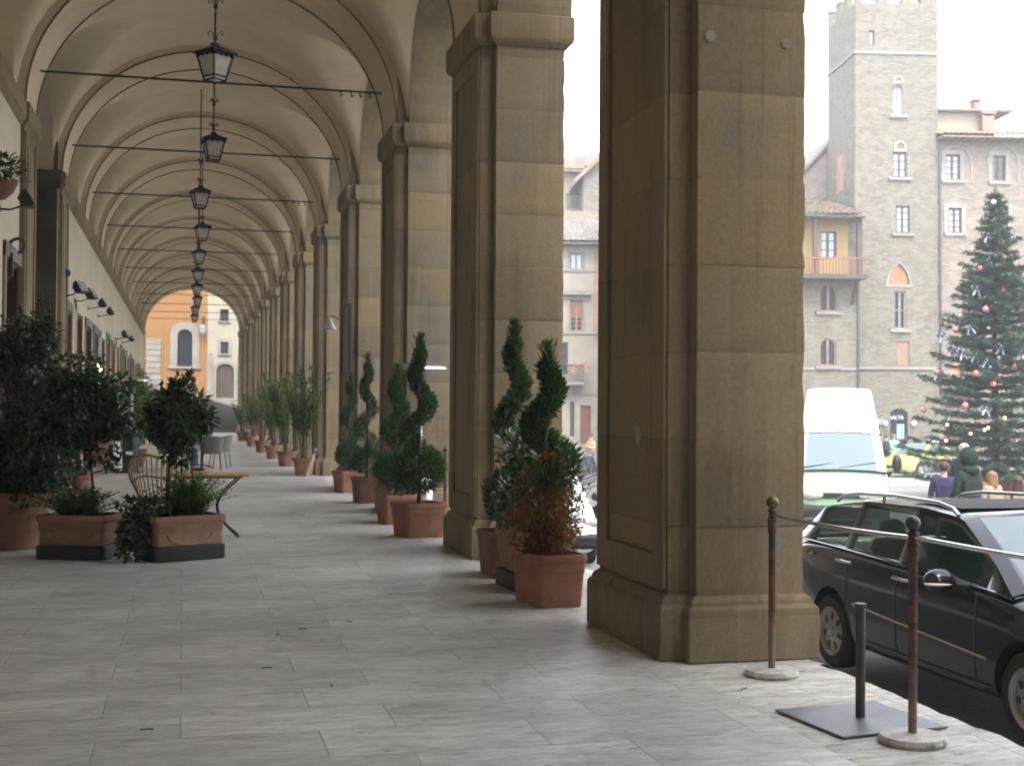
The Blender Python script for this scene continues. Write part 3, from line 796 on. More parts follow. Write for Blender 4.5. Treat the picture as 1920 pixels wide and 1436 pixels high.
# painted sign, notice board, little white lamp
p = atX(118, 512, XW+.02)
b = MB(); b.box(0, .03, -.015, .015, -.16, .05); b.lathe([(.07, 0), (.08, .02), (.07, .04)], 18); b.move(Matrix.Translation((.06, 0, .0)) @ Matrix.Rotation(R(90), 4, 'X'), 8)
tag(b.build('hanging_sign', MT['cloth_blue'], loc=p), 'small blue sign on the cream wall past the dark pillar', 'sign')
p0, p1 = atX(660, 568, 2.96), atX(643, 706, 2.96)
nb = thing('notice_board', 'tall dark notice board on the gallery face of a pier', 'notice board', (2.968, (p0.y+p1.y)/2, p1.z))
q = MB(); q.box(-.045, 0, -.52, .52, 0, p0.z-p1.z); q.build('board', MT['sign_dark'], nb, bevel=.006)
q = MB(); ring_frame(q, [(-.52, 0), (.52, 0), (.52, p0.z-p1.z), (-.52, p0.z-p1.z)], .05, -.065, -.046, lambda u, v, z: (v, u, z)); q.build('board_frame', MT['wood_dark'], nb)
p = atX(631, 609, 2.95)
wl_ = thing('wall_lamp', 'small white cone lamp on the pier beside the notice board', 'lamp', p)
q = MB(); q.lathe([(.015, .14), (.05, .12), (.16, -.10), (.155, -.10), (.04, .11)], 18, (-.16, 0, 0)); q.build('lamp_shade', MT['white_paint'], wl_, smooth=True)
q = MB(); q.tube([(.05, 0, .1), (-.08, 0, .18), (-.16, 0, .14)], .012, 6); q.build('arm', MT['dark_iron'], wl_)
# wrought-iron scroll bracket and hanging basket on the left wall
p = atX(14, 460, XW+.01)
q = MB(); pts = [(.0, 0, -.42), (.02, 0, 0)]
pts += [(.02+.11-.11*cos(PI*k/10)*(1-k*.03), 0, .09*sin(PI*k/10)) for k in range(1, 16)]
q.tube(pts, .022, 6); q.box(-.01, .015, -.05, .05, -.45, .05); q.box(.0, .07, -.03, .03, -.4, -.1)
tag(q.build('wall_bracket', MT['iron_scroll'], loc=p, smooth=True), 'scrolled iron bracket on the cream wall under the floodlight', 'bracket')
p = atX(-2, 350, XW+.20); p.x = XW+.005
hb = thing('hanging_basket', 'leafy plant basket on the wall at the left edge, above the floodlight', 'basket', p)
q = MB(); q.lathe([(.06, -.14), (.15, -.06), (.19, .04), (.20, .06), (.17, .06)], 16, (.2, 0, 0)); q.build('bowl', MT['terracotta_dark'], hb, smooth=True)
q = MB()
for i in range(420):
    a = rnd.uniform(0, 2*PI); rr = .25*math.sqrt(rnd.random()); h = rnd.uniform(0, .32)*(1-rr)
    d = V((cos(a), sin(a), rnd.uniform(-.5, 1)))
    q.leaf((.2+rr*cos(a), rr*sin(a), .05+h), d, rnd.uniform(.07, .12), .018, V((0, 0, 1)))
q.build('foliage', MT['leaf_ivy'], hb)

# ------------------------------------------------------------ steps and houses at the far end
st = MB(); ys = YB1+.36; nr = 9; rz_, tr = .158, .34
for k in range(nr): st.box(-6, 3.0, ys+k*tr, ys+nr*tr+30, (k)*rz_ - (.9 if k == 0 else 0), (k+1)*rz_)
struct(st.build('steps', MT['step_stone'], bevel=.012))
ztop = nr*rz_
up = MB()
up.add([(-12, ys+nr*tr+.3, ztop+2.1), (.4, ys+nr*tr+.3, ztop+.72), (3.0, ys+nr*tr+.3, ztop+.01), (5.5, ys+nr*tr+.3, ztop+.004), (-12, 96, ztop+2.4), (.4, 96, ztop+.95), (3.2, 96, ztop+.55), (8, 96, ztop+.5),
        (-12, ys+nr*tr+.3, 0), (.4, ys+nr*tr+.3, 0), (3.0, ys+nr*tr+.3, 0), (5.5, ys+nr*tr+.3, 0)],
       [(0, 1, 5, 4), (1, 2, 6, 5), (2, 3, 7, 6), (8, 9, 1, 0), (9, 10, 2, 1), (10, 11, 3, 2)])
struct(up.build('ramp', MT['step_stone']))
YE = 92.0
def EX(x, y): p = atY(x, y, YE); return p.x, p.z
def eop(x0, y0, x1, y1, **k):
    a = EX(x0, y0); b = EX(x1, y1); k['r'] = (a[0], b[0], b[1], a[1]); return k
fe = lambda u, v, z: (u, YE+v, z)
def house_at(name, label, x0, x1, z0, z1, ops, mat, depth=7):
    t = thing(name, label, 'house', ((x0+x1)/2, YE, z0))
    ox, oy, oz = t.location
    f = lambda u, v, z: (u-ox, YE+v-oy, z-oz)
    w = MB(); wall_open(w, x0, x1, z0, z1, ops, .25, f)
    w.box(x0-ox, x1-ox, .6, depth, 0, z1-oz); w.box(x0-ox, x0-ox+.05, .002, .6, 0, z1-oz); w.box(x1-ox-.05, x1-ox, .002, .6, 0, z1-oz)
    w.build('wall', mat, t)
    return t, f
xd = EX(388, 700)[0]
ow = eop(333, 617, 360, 687, arch='round', rise=.5)
t, f = house_at('orange_house', 'orange plastered house beyond the far end of the arcade', -14, xd-.005, 1.2, 13, [ow], MT['stucco_orange'])
q = MB(); p = outline(ow); 
P2 = inset(p, -.47); P2[0] = (P2[0][0], p[0][1]); P2[1] = (P2[1][0], p[1][1])
n = len(p)
vs = [f(u, -.05, z) for u, z in p]+[f(u, -.05, z) for u, z in P2]+[f(u, .0, z) for u, z in P2]+[f(u, .05, z) for u, z in p]
q.add(vs, [(i, n+i, n+i+1, i+1) for i in range(1, n-1)]+[(n-1, 2*n-1, n, 0)]+[(n+i, 2*n+i, 2*n+i+1, n+i+1) for i in range(1, n-1)]+[(2*n-1, 3*n-1, 2*n, n)]+[(i, i+1, 3*n+i+1, 3*n+i) for i in range(1, n-1)]+[(n-1, 0, 3*n, 4*n-1)])
wn = q.build('window', MT['pietra'], t)
q = MB(); z0 = p[0][1]; q.box(*[P2[0][0]-.12-t.location.x, P2[1][0]+.12-t.location.x], -.16, 0, z0-.16-t.location.z, z0-t.location.z); q.build('sill', MT['pietra'], wn)
q = MB(); panel_shape(q, p, .18, .2, f); q.build('pane', MT['dark_pane'], wn)
q = MB()
for k in range(1, 4): xx = p[0][0]+(p[1][0]-p[0][0])*k/4; q.add([f(*c) for c in ((xx-.02, .12, z0), (xx+.02, .12, z0), (xx+.02, .12, z0+2.2), (xx-.02, .12, z0+2.2))], [(0, 1, 2, 3)])
for k in range(1, 6): zz = z0+.42*k; q.add([f(*c) for c in ((p[0][0], .118, zz-.02), (p[1][0], .118, zz-.02), (p[1][0], .118, zz+.02), (p[0][0], .118, zz+.02))], [(0, 1, 2, 3)])
q.build('grille', MT['dark_iron'], wn)
q = MB()                                         # banded stone strip at the left
a = EX(275, 640); b = EX(301, 728)
zz = b[1]-.6; k = 0
while zz < a[1]:
    h = .40; q.box(a[0]-t.location.x, b[0]-t.location.x, -.10+.03*(k % 2), 0, zz-t.location.z, zz+h-.03-t.location.z); zz += h; k += 1
q.build('quoin_strip', MT['pietra'], t, bevel=.01)
q = MB(); a = EX(334, 720); b = EX(352, 740); q.box(a[0]-t.location.x, b[0]-t.location.x, -.05, .0, b[1]-t.location.z, a[1]-t.location.z); q.build('hatch', MT['wood_brown'], t)
q = MB(); q.box(-14-t.location.x, xd-t.location.x, -.9, 3, 13-t.location.z, 13.2-t.location.z); q.build('roof', MT['tiles_red'], t)
w1 = eop(413, 580, 428, 602); w2 = eop(414, 641, 428, 663); dr = eop(406, 682, 438, 746, arch='round', rise=.45)
t, f = house_at('white_house', 'pale cream house with an arched dark door beside the orange house', xd, 9, 1.0, 12, [w1, w2, dr], MT['stucco_white'])
for w in (w1, w2):
    q = MB(); p = outline(w); ring_frame(q, inset(p, -.22 if w is w2 else -.05), .22 if w is w2 else .05, -.04, .02, f); wn = q.build('window', MT['pietra'], t)
    q = MB(); panel_shape(q, p, .14, .16, f); q.build('pane', MT['dark_pane'], wn)
    q = MB(); u0, u1, z0, z1 = w['r']
    for k in (1, 2): q.add([f(*c) for c in ((u0+(u1-u0)*k/3-.015, .1, z0), (u0+(u1-u0)*k/3+.015, .1, z0), (u0+(u1-u0)*k/3+.015, .1, z1), (u0+(u1-u0)*k/3-.015, .1, z1))], [(0, 1, 2, 3)])
    for k in (1, 2): q.add([f(*c) for c in ((u0, .098, z0+(z1-z0)*k/3-.015), (u1, .098, z0+(z1-z0)*k/3-.015), (u1, .098, z0+(z1-z0)*k/3+.015), (u0, .098, z0+(z1-z0)*k/3+.015))], [(0, 1, 2, 3)])
    q.build('bars', MT['wood_dark'], wn)
    q = MB(); q.add([f(*c) for c in ((u0-.15, -.15, z0-.1), (u1+.15, -.15, z0-.1), (u1+.15, -.15, z0-.02), (u0-.15, -.15, z0-.02), (u0-.15, .0, z0-.1), (u1+.15, .0, z0-.1), (u1+.15, .0, z0-.02), (u0-.15, .0, z0-.02))], [(0, 1, 2, 3), (3, 2, 6, 7), (0, 4, 5, 1), (0, 3, 7, 4), (1, 5, 6, 2)]); q.build('sill', MT['pietra'], wn)
q = MB(); p = outline(dr); ring_frame(q, inset(p, -.2), .2, -.05, .02, f); d_ = q.build('door_frame', MT['pietra'], t)
q = MB(); panel_shape(q, p, .16, .2, f)
q.build('door', MT['wood_dark'], t)
q = MB(); u0 = xd-t.location.x
for a, b in ((xd+.05, dr['r'][0]-.25), (dr['r'][1]+.25, 5.5)): q.box(a-t.location.x, b-t.location.x, -.06, 0, 0, EX(400, 662)[1]-t.location.z)
q.build('stone_base', MT['pietra'], t)
q = MB(); q.box(xd-t.location.x, 9-t.location.x, -.7, 3, 12-t.location.z, 12.2-t.location.z); q.build('roof', MT['tiles_red'], t)
p = atY(380, 618, YE-.5)
wl2 = thing('street_lantern', 'small glass lantern on a scrolled bracket against the orange house', 'lantern', (p.x, YE, p.z))
q = MB(); q.loft([[(sx*w, -.5+sy*w, z) for sx, sy in ((1, 1), (-1, 1), (-1, -1), (1, -1))] for z, w in ((-.25, .12), (.2, .22), (.34, .05))]); q.build('lantern_glass', MT['window_pane'], wl2)
q = MB(); q.tube([(0, 0, .5), (.05, -.2, .75), (.1, -.4, .95), (0, -.5, .75), (0, -.5, .35)], .035, 6); q.tube([(0, -.02, .4), (.15, -.25, .55), (.2, -.3, .75)], .03, 6); q.build('bracket', MT['dark_iron'], wl2, smooth=True)
# ------------------------------------------------------------ railing and stand by the kerb
pA, pB = G(1447, 1265), G(1711, 1390)
pC = V((3.41, pB.y-(pA.y-pB.y)*1.02, 0))
RAIL = thing('railing', 'low iron railing of ball-topped rusty posts and thin bars beside the parked black car', 'railing', (pA.x, pA.y, 0))
ro = RAIL.location
tops = [atX(1449, 945, pA.x).z, atX(1713, 985, pB.x).z]
for i, (p, h) in enumerate(((pA, tops[0]), (pB, tops[1]), (pC, tops[1]))):
    q = MB(); q.tube([(0, 0, .0), (0, 0, h-.17)], .021, 14)
    q.lathe([(.021, h-.175), (.027, h-.17), (.029, h-.09), (.024, h-.085), (.02, h-.05), (.031, h-.045), (.031, h-.035), (.018, h-.03), (.018, h-.02)], 16)
    po = q.build('post', MT['rusty_post'], RAIL, smooth=True, loc=p-ro)
    q = MB(); q.ball((0, 0, h+.01), .037, 16, 10); q.build('finial', MT['brass_worn'] if i == 0 else MT['steel_dark'], po, smooth=True)
    q = MB(); q.lathe([(.12, -.01), (.155, -.005), (.165, .015), (.155, .035), (.10, .042), (.03, .045)], 24); q.build('stone_foot', MT['kerb_travertine'], po, smooth=True)
def bar(a, b, za, zb, sag):
    pts = []
    for i in range(13):
        t = i/12; pts.append(V(a)*(1-t)+V(b)*t+V((0, 0, za*(1-t)+zb*t-sag*4*t*(1-t)))-ro)
    q = MB(); q.tube(pts, .0115, 8); q.build('rail', MT['bare_steel'], RAIL, smooth=True)
za = atX(1455, 966, pA.x).z; zb = atX(1708, 1007, pB.x).z
zc = zb
bar(pA, pB, za, zb, .012); bar(pB, pC, zb+.004, zc+.02, .008)

c = [G(1453, 1333), G(1580, 1385), G(1778, 1365), G(1640, 1318)]
cc = (c[0]+c[1]+c[2]+c[3])/4
stp = thing('post_stand', 'short steel post on a square steel plate lying on the paving by the railing', 'stand', cc)
q = MB(); q.loft([[(p-cc)+V((0, 0, z)) for p in c] for z in (.001, .012)]); q.build('base_plate', MT['plate_steel'], stp, bevel=.002)
b = G(1613, 1347)-cc; h = atX(1620, 1137, G(1613, 1347).x).z
q = MB(); q.tube([b+V((0, 0, .01)), b+V((0, .0, h))], .025, 16); q.build('tube', MT['steel_dark'], stp, smooth=True)
q = MB(); q.lathe([(.029, h-.005), (.031, h), (.031, h+.012), (.0, h+.012)], 16, (b.x, b.y, 0)); q.build('collar', MT['steel_dark'], stp, smooth=True)

# ------------------------------------------------------------ planters
def square_pot(name, label, loc, w, d, h, rz=0, mat='terracotta', dark=0, taper=.86, group='terracotta planters along the gallery'):
    t = thing(name, label, 'planter', loc, rz, group)
    def rr(sx, sy, z): 
        pts = []; r_ = min(.05, .2*min(sx, sy))
        for cx_, cy_, a0 in ((sx-r_, sy-r_, 0), (-sx+r_, sy-r_, 90), (-sx+r_, -sy+r_, 180), (sx-r_, -sy+r_, 270)):
            for k in range(4): a = R(a0+30*k); pts.append((cx_+r_*cos(a), cy_+r_*sin(a), z))
        return pts
    W, D = w/2, d/2
    q = MB(); z0 = dark
    q.loft([rr(W*taper, D*taper, z0), rr(W*.93, D*.93, h*.62), rr(W*.94, D*.94, h*.645), rr(W*.955, D*.955, h*.66), rr(W*.96, D*.96, h*.82), rr(W, D, h*.85), rr(W*1.02, D*1.02, h*.92), rr(W, D, h), rr(W*.90, D*.90, h), rr(W*.88, D*.88, h-.07)], False)
    if dark:
        for s in (-1, 1):                        # moulded swag on the long sides
            pts = [(W*.62*cos(PI+PI*k/14), s*D*.925, h*.60+.5*h*.62*sin(PI+PI*k/14)*.75) for k in range(15)]
            q.tube(pts, .018, 6)
    pb = q.build('pot_body', MT[mat], t, smooth=True, ang=40)
    q = MB(); q.loft([rr(W*.89, D*.89, h-.075), rr(W*.88, D*.88, h-.06)]); q.build('soil', MT['soil'], t)
    if dark:
        q = MB(); q.loft([rr(W*1.0, D*1.0, 0.002), rr(W*1.0, D*1.0, dark*.94)]); q.build('plinth_tray', MT['black_plastic'], t, bevel=.01)
    return t
def gpt(x, y): p = G(x, y); p.z = 0; return p

def leafball(q, c, r, n, L, w, out=.6, m=0, shell=.0, sc=(1, 1, 1), dn=0):
    for i in range(n):
        d = V((rnd.gauss(0, 1), rnd.gauss(0, 1), rnd.gauss(0, 1))).normalized()
        k = r*(shell+(1-shell)*rnd.random()**(1/3))
        p = V(c)+V((d.x*k*sc[0], d.y*k*sc[1], d.z*k*sc[2]))
        dd = d*out+V((rnd.uniform(-1, 1), rnd.uniform(-1, 1), rnd.uniform(-1, 1)-dn))*.7
        q.leaf(p, dd, L*rnd.uniform(.7, 1.25), w*rnd.uniform(.75, 1.2), V((rnd.uniform(-.4, .4), rnd.uniform(-.4, .4), 1)), m)

# spiral topiaries: a band of clipped cypress climbing round a thin trunk
def spiral(h, r0, r1, turns, amp, ball, n=5200, phase=0.0, base=.12, sprig=True, low=None):
    q = MB(); lowq = MB()
    for i in range(n):
        t = rnd.random()**.85
        a = phase+2*PI*turns*t
        tr = r0+(r1-r0)*t; am = amp*(1-t)**.7
        c = V((am*cos(a), am*sin(a), base+(h-base)*t))
        d = V((rnd.gauss(0, 1), rnd.gauss(0, 1), rnd.gauss(0, .8))).normalized()
        p = c+d*(tr*(.62+.42*rnd.random()))
        dd = d*.8+V((0, 0, .55))+V((rnd.uniform(-.5, .5), rnd.uniform(-.5, .5), rnd.uniform(-.3, .5)))
        tgt = lowq if (low and p.z < low+.12*rnd.uniform(-1, 1)) else q
        tgt.leaf(p, dd, rnd.uniform(.035, .075), rnd.uniform(.007, .013), V((rnd.uniform(-1, 1), rnd.uniform(-1, 1), .4)))
    tgt = lowq if low else q
    for i in range(int(n*.42)):
        d = V((rnd.gauss(0, 1), rnd.gauss(0, 1), rnd.gauss(0, .9))).normalized()
        p = V((0, 0, base+ball*.75))+V((d.x*ball, d.y*ball, d.z*ball*.85))*(.7+.35*rnd.random())
        if p.z < .02: continue
        tgt.leaf(p, d+V((0, 0, .5)), rnd.uniform(.04, .08), rnd.uniform(.008, .014), V((rnd.uniform(-1, 1), rnd.uniform(-1, 1), .4)))
    if sprig:
        for i in range(int(n*.07)):
            t = rnd.random(); p = V((rnd.gauss(0, .025), rnd.gauss(0, .025), h-.12+.30*t))
            q.leaf(p, V((rnd.uniform(-.7, .7), rnd.uniform(-.7, .7), 1)), rnd.uniform(.05, .10), .008, V((1, .3, 0)))
    tk = MB(); tk.tube([(0, 0, -.05), (.01, .01, h*.3), (-.01, 0, h*.6), (0, 0, h*.95)], [.03, .026, .02, .008], 7)
    return q, lowq, tk
def topiary(label, loc, args, low=None, rz=0, bush=False):
    t = thing('spiral_topiary', label, 'topiary', loc, rz, 'spiral topiaries between the piers')
    q, lq, tk = spiral(low=low, **args)
    q.build('foliage', MT['leaf_cypress'], t)
    if bush:                                     # loose dead clumps round the foot
        for k in range(74):
            z = rnd.uniform(.05, .80); rr = .31*(1-abs(z-.34)/.75)*rnd.uniform(.3, 1.05); a = rnd.uniform(0, 2*PI)
            leafball(lq, (rr*cos(a)+.07*z, rr*sin(a), z), .10, 62, .055, .011, .55, dn=-.3)
    if low: lab(lq.build('dead_foliage', MT['leaf_dead'], t), 'rust brown dead lower foliage')
    tk.build('trunk', MT['bark'], t, smooth=True)
    return t

# between the first and second piers
p = V((2.90, 10.30, 0)); sp = square_pot('terracotta_planter', 'plain terracotta planter holding the half brown topiary, nearest the first pier', p, .44, .60, .42, R(8), 'terracotta')
q = p+V((-.02, 0, .36))
topiary('spiral cypress topiary whose lower half is rust brown, in the nearest planter', q, dict(h=1.57, r0=.135, r1=.065, turns=1.6, amp=.19, ball=.02, n=4600, phase=3.9, base=.58), low=.50, bush=True)
p = V((3.02, 11.18, 0)); square_pot('terracotta_planter', 'pale terracotta planter on a black base, between two spiral topiaries', p, .50, .80, .52, R(4), 'terracotta_pale', dark=.16)
vg = thing('variegated_shrub', 'glossy variegated shrub with pale edged leaves in the planter on a black base', 'shrub', p+V((0, .05, .46)))
q = MB()
for k in range(16):
    c = V((rnd.uniform(-.22, .22), rnd.uniform(-.3, .3), rnd.uniform(.15, .78)))
    leafball(q, c, .17, 90, .085, .026, .7)
q.build('foliage', MT['leaf_variegated'], vg)
q = MB()
for k in range(7): q.tube([(0, 0, -.04), (rnd.uniform(-.1, .1), rnd.uniform(-.1, .1), .3), (rnd.uniform(-.22, .22), rnd.uniform(-.25, .25), .75)], .009, 5)
q.build('stem', MT['bark'], vg)
p = V((2.985, 12.12, 0)); square_pot('terracotta_planter', 'dark terracotta planter against the foot of the second pier', p, .42, .62, .42, R(2), 'terracotta_dark')
topiary('tall green spiral topiary beside the second pier, behind the half brown one', p+V((.08, 0, .36)), dict(h=1.86, r0=.13, r1=.06, turns=2.5, amp=.19, ball=.24, n=5600, phase=.4, base=.15))
# between the second and third piers
p = V((2.82, 15.92, 0)); square_pot('terracotta_planter', 'square salmon terracotta planter beside the second pier, holding the fullest topiary', p, .56, .56, .42, R(14), 'terracotta')
topiary('full spiral topiary with a round clipped base, in front of the steel heater', p+V((.0, 0, .36)), dict(h=1.92, r0=.135, r1=.058, turns=2.3, amp=.22, ball=.30, n=6000, phase=3.5, base=.22))
p = V((2.83, 17.75, 0)); square_pot('terracotta_planter', 'terracotta planter half hidden behind the square salmon planter', p, .46, .6, .40, R(6), 'terracotta')
topiary('dense spiral topiary just behind the fullest one', p+V((0, 0, .34)), dict(h=1.62, r0=.15, r1=.065, turns=2.5, amp=.18, ball=.27, n=4600, phase=1.2, base=.2))
# between the third and fourth piers
p = V((2.93, 21.6, 0)); square_pot('terracotta_planter', 'narrow terracotta planter standing at the third pier', p, .38, .6, .42, R(4), 'terracotta_dark')
topiary('slim spiral topiary half hidden behind the third pier', p+V((.02, 0, .36)), dict(h=1.9, r0=.13, r1=.055, turns=2.7, amp=.17, ball=.24, n=3600, phase=2.2, base=.15))
p = V((2.98, 24.15, 0)); square_pot('terracotta_planter', 'square terracotta planter at the foot of the fourth pier', p, .52, .52, .40, R(16), 'terracotta')
topiary('small spiral topiary in front of the fourth pier with the notice board', p+V((.0, 0, .34)), dict(h=1.65, r0=.12, r1=.05, turns=2.4, amp=.17, ball=.24, n=3200, phase=.2, base=.15))

# loose shrubs in pots along the far piers
def stem_shrub(label, loc, h, spread, n, mat, tilt=0):
    t = thing('potted_shrub', label, 'shrub', loc, rnd.uniform(0, 6), 'loose shrubs in pots along the far piers')
    s = MB(); q = MB()
    for k in range(15):
        a = rnd.uniform(0, 2*PI); sp = spread*rnd.uniform(.3, 1); hh = h*rnd.uniform(.6, 1.0)
        pts = [(0.05*cos(a), .05*sin(a), -.04), (sp*.35*cos(a), sp*.35*sin(a), hh*.5), (sp*cos(a), sp*sin(a), hh)]
        s.tube(pts, [.011, .008, .004], 5)
        for j in range(2*n//15):
            u = rnd.uniform(.30, 1)**.8; b = V(pts[1])*(1-u)*2 if u > .5 else V(pts[1])
            b = (V(pts[0])*(1-u)**2+V(pts[1])*2*u*(1-u)+V(pts[2])*u*u)
            d = V((cos(a+rnd.uniform(-2.2, 2.2)), sin(a+rnd.uniform(-2.2, 2.2)), rnd.uniform(-.1, 1.0)))
            q.leaf(b+d*rnd.uniform(0, .05), d, rnd.uniform(.09, .18), rnd.uniform(.016, .027), V((rnd.uniform(-.5, .5), rnd.uniform(-.5, .5), 1)))
    q.build('foliage', MT[mat], t); s.build('stem', MT['bark'], t)
    return t
sl = [('tall airy shrub nearest the viewer among the far potted shrubs', 30.0, 2.66, 2.1, .62, 900, 'leaf_oleander'), ('broad yellow green shrub second along the far piers', 34.6, 2.62, 2.15, .75, 1000, 'leaf_oleander'),
      ('green shrub third along the far piers', 39.6, 2.6, 1.9, .7, 800, 'leaf_oleander'), ('fourth shrub along the far piers', 45.0, 2.58, 1.8, .75, 700, 'leaf_oleander'), ('fifth shrub along the far piers', 51.0, 2.56, 1.55, .8, 600, 'leaf_oleander'),
      ('small shrub nearest the far steps', 59.0, 2.52, 1.35, .85, 500, 'leaf_oleander')]
for i, (lb, y, x, h, sp, n, m) in enumerate(sl):
    t = thing('round_pot', 'round terracotta pot under the '+lb, 'plant pot', (x, y, 0), 0, 'round pots along the far piers')
    q = MB(); q.lathe([(.19, 0), (.235, .32), (.265, .33), (.275, .40), (.23, .40), (.22, .36)], 20, caps=True); q.build('pot_body', MT['terracotta' if i % 2 == 0 else 'terracotta_dark'], t, smooth=True)
    q = MB(); q.lathe([(.22, .34), (.0, .355)], 16); q.build('soil', MT['soil'], t)
    stem_shrub(lb, (x, y, .35), h, sp, n, m)
tp = thing('wooden_stake', 'pale wooden stake with a blue band leaning on the nearest far shrub', 'stake', (2.72, 29.55, 0))
q = MB(); q.tube([(-.05, 0, 0), (.17, .12, .62)], .045, 10); q.build('shaft', MT['wood_pale'], tp, smooth=True)
q = MB(); q.tube([(.13, .098, .50), (.155, .112, .575)], .048, 10); q.build('band', MT['cloth_blue'], tp, smooth=True)

# ------------------------------------------------------------ the dark plants on the left
t = thing('round_pot', 'big round terracotta pot at the left edge with a banded rim', 'plant pot', (-1.80, 15.35, 0))
q = MB(); q.lathe([(.26, 0), (.33, .36), (.355, .37), (.36, .40), (.345, .41), (.37, .52), (.40, .53), (.41, .60), (.39, .625), (.34, .62), (.33, .56)], 32); q.build('pot_body', MT['terracotta_pale'], t, smooth=True)
q = MB(); q.lathe([(.33, .55), (.0, .57)], 20); q.build('soil', MT['soil'], t)
fb = thing('bushy_ficus', 'large dark bushy shrub filling the left edge in the round pot', 'shrub', (-1.80, 15.35, .56))
q = MB(); s = MB()
for k in range(74):
    a = rnd.uniform(0, 2*PI); z = rnd.uniform(.02, 1.85)
    rr = (.62*math.sqrt(max(.05, 1-((z-.85)/1.12)**2)))*rnd.uniform(.45, 1.0)
    c = V((rr*cos(a), rr*sin(a), z))
    leafball(q, c, .21, 120, .085, .025, .7, dn=.4)
    s.tube([(0, 0, -.05), (rr*.4*cos(a), rr*.4*sin(a), z*.6), tuple(c)], [.016, .01, .005], 5)
for k in range(8):                                # upright sprigs at the top
    a = rnd.uniform(0, 2*PI); x, y = .35*cos(a), .35*sin(a); hh = rnd.uniform(1.95, 2.35)
    s.tube([(x*.6, y*.6, 1.5), (x, y, hh)], .005, 4)
    for j in range(26): u = rnd.uniform(0, 1); q.leaf((x*(.6+.4*u), y*(.6+.4*u), 1.5+(hh-1.5)*u), V((rnd.uniform(-1, 1), rnd.uniform(-1, 1), .5)), .085, .02, V((0, 0, 1)))
q.build('foliage', MT['leaf_dark'], fb); s.build('stem', MT['bark'], fb)

pc = (gpt(72, 1050)+gpt(232, 1040))/2
p2 = V((-1.03, 14.35, 0))
square_pot('terracotta_planter', 'dark shaded rectangular planter on a black base, next to the big round pot', p2, .74, .56, .45, R(-20), 'terracotta_pale', dark=.15, taper=.94)
tr = thing('potted_tree', 'small dark leaved tree on a thin trunk in the left rectangular planter', 'tree', p2+V((.02, 0, .40)))
s = MB(); s.tube([(.08, 0, -.04), (.09, .01, .35), (.06, .02, .75)], [.016, .014, .013], 6)
q = MB()
for k in range(40):
    d = V((rnd.gauss(0, 1), rnd.gauss(0, 1), rnd.gauss(0, 1))).normalized()
    kk = rnd.random()**.5; c = V((-.02+d.x*.44*kk, d.y*.42*kk, 1.15+d.z*.60*kk))
    leafball(q, c, .17, 120, .08, .024, .7, dn=.5); s.tube([(.06, .02, .7), tuple(c*.5+V((.03, .01, .38))), tuple(c)], [.012, .008, .004], 5)
q.build('foliage', MT['leaf_dark'], tr); s.build('trunk', MT['bark'], tr)
def fern(label, loc, n, r, h, mat='leaf_fern', L=.15):
    t = thing('leafy_underplanting', label, 'plant', loc)
    q = MB()
    for k in range(n):
        a = rnd.uniform(0, 2*PI); lean = rnd.uniform(.1, 1)*r; hh = h*rnd.uniform(.5, 1)*(1-.4*lean/r)
        b = V((rnd.uniform(-r*.35, r*.35), rnd.uniform(-r*.3, r*.3), 0))
        for j in range(9):
            u = (j+1)/9; p = b+V((lean*cos(a)*u**1.6, lean*sin(a)*u**1.6, hh*(u-.25*u*u)))
            for sgn in (-1, 1):
                q.leaf(p, V((cos(a+sgn*1.1), sin(a+sgn*1.1), .35)), L*(1-.5*u)*rnd.uniform(.5, .9), .011, V((0, 0, 1)))
    q.build('foliage', MT[mat], t)
    return t
fern('feathery green plants under the left potted tree', p2+V((-.02, 0, .40)), 210, .40, .52)

p3 = V((-.02, 14.03, 0))
square_pot('terracotta_planter', 'rectangular planter with a moulded swag on a black base, ivy over one side', p3, .80, .50, .46, R(26), 'terracotta_pale', dark=.16, taper=.94)
tr = thing('potted_tree', 'round headed glossy tree in the planter with trailing ivy', 'tree', p3+V((-.04, 0, .40)))
s = MB(); s.tube([(-.10, 0, -.04), (-.09, .01, .4), (-.06, .02, .95)], [.018, .016, .012], 6); s.tube([(.19, .05, -.04), (.17, .05, .35), (.10, .04, .85)], [.010, .009, .008], 6)
q = MB()
for k in range(36):
    d = V((rnd.gauss(0, 1), rnd.gauss(0, 1), rnd.gauss(0, 1))).normalized()
    kk = rnd.random()**.45; c = V((.02+d.x*.34*kk, d.y*.33*kk, 1.02+d.z*.36*kk))
    leafball(q, c, .12, 95, .09, .026, .75, dn=.3); s.tube([(-.06, .02, .8), tuple(c)], [.009, .004], 5)
for x, y, hh in ((.12, .0, 1.52), (-.08, .05, 1.42), (.02, -.06, 1.40)):
    for j in range(30): u = rnd.random(); q.leaf((x*u, y*u, 1.2+(hh-1.2)*u), V((rnd.uniform(-1, 1), rnd.uniform(-1, 1), .8)), .10, .024, V((0, 0, 1)))
q.build('foliage', MT['leaf_ficus'], tr); s.build('trunk', MT['bark'], tr)
fern('light green feathery plants under the round headed tree', p3+V((.08, .03, .40)), 240, .38, .80)
iv = thing('trailing_ivy', 'dark ivy trailing to the ground over the side of the right planter', 'ivy', p3+V((-.36, -.10, .42)))
q = MB()
for k in range(46):
    x, y = rnd.uniform(-.10, .22), rnd.uniform(-.16, .14)
    ln = rnd.uniform(.15, .44)
    for j in range(28):
        u = rnd.random(); ox = -.06*min(1, u*3)-.03*sin(u*3)
        q.leaf((x+ox+rnd.gauss(0, .025)-.08*u, y-.10*min(1, u*2)+rnd.gauss(0, .03), .10*(1-u)-ln*u), V((rnd.uniform(-1, .4), rnd.uniform(-1, .4), rnd.uniform(-.8, .3))), .06, .024, V((-.5, -.6, .6)))
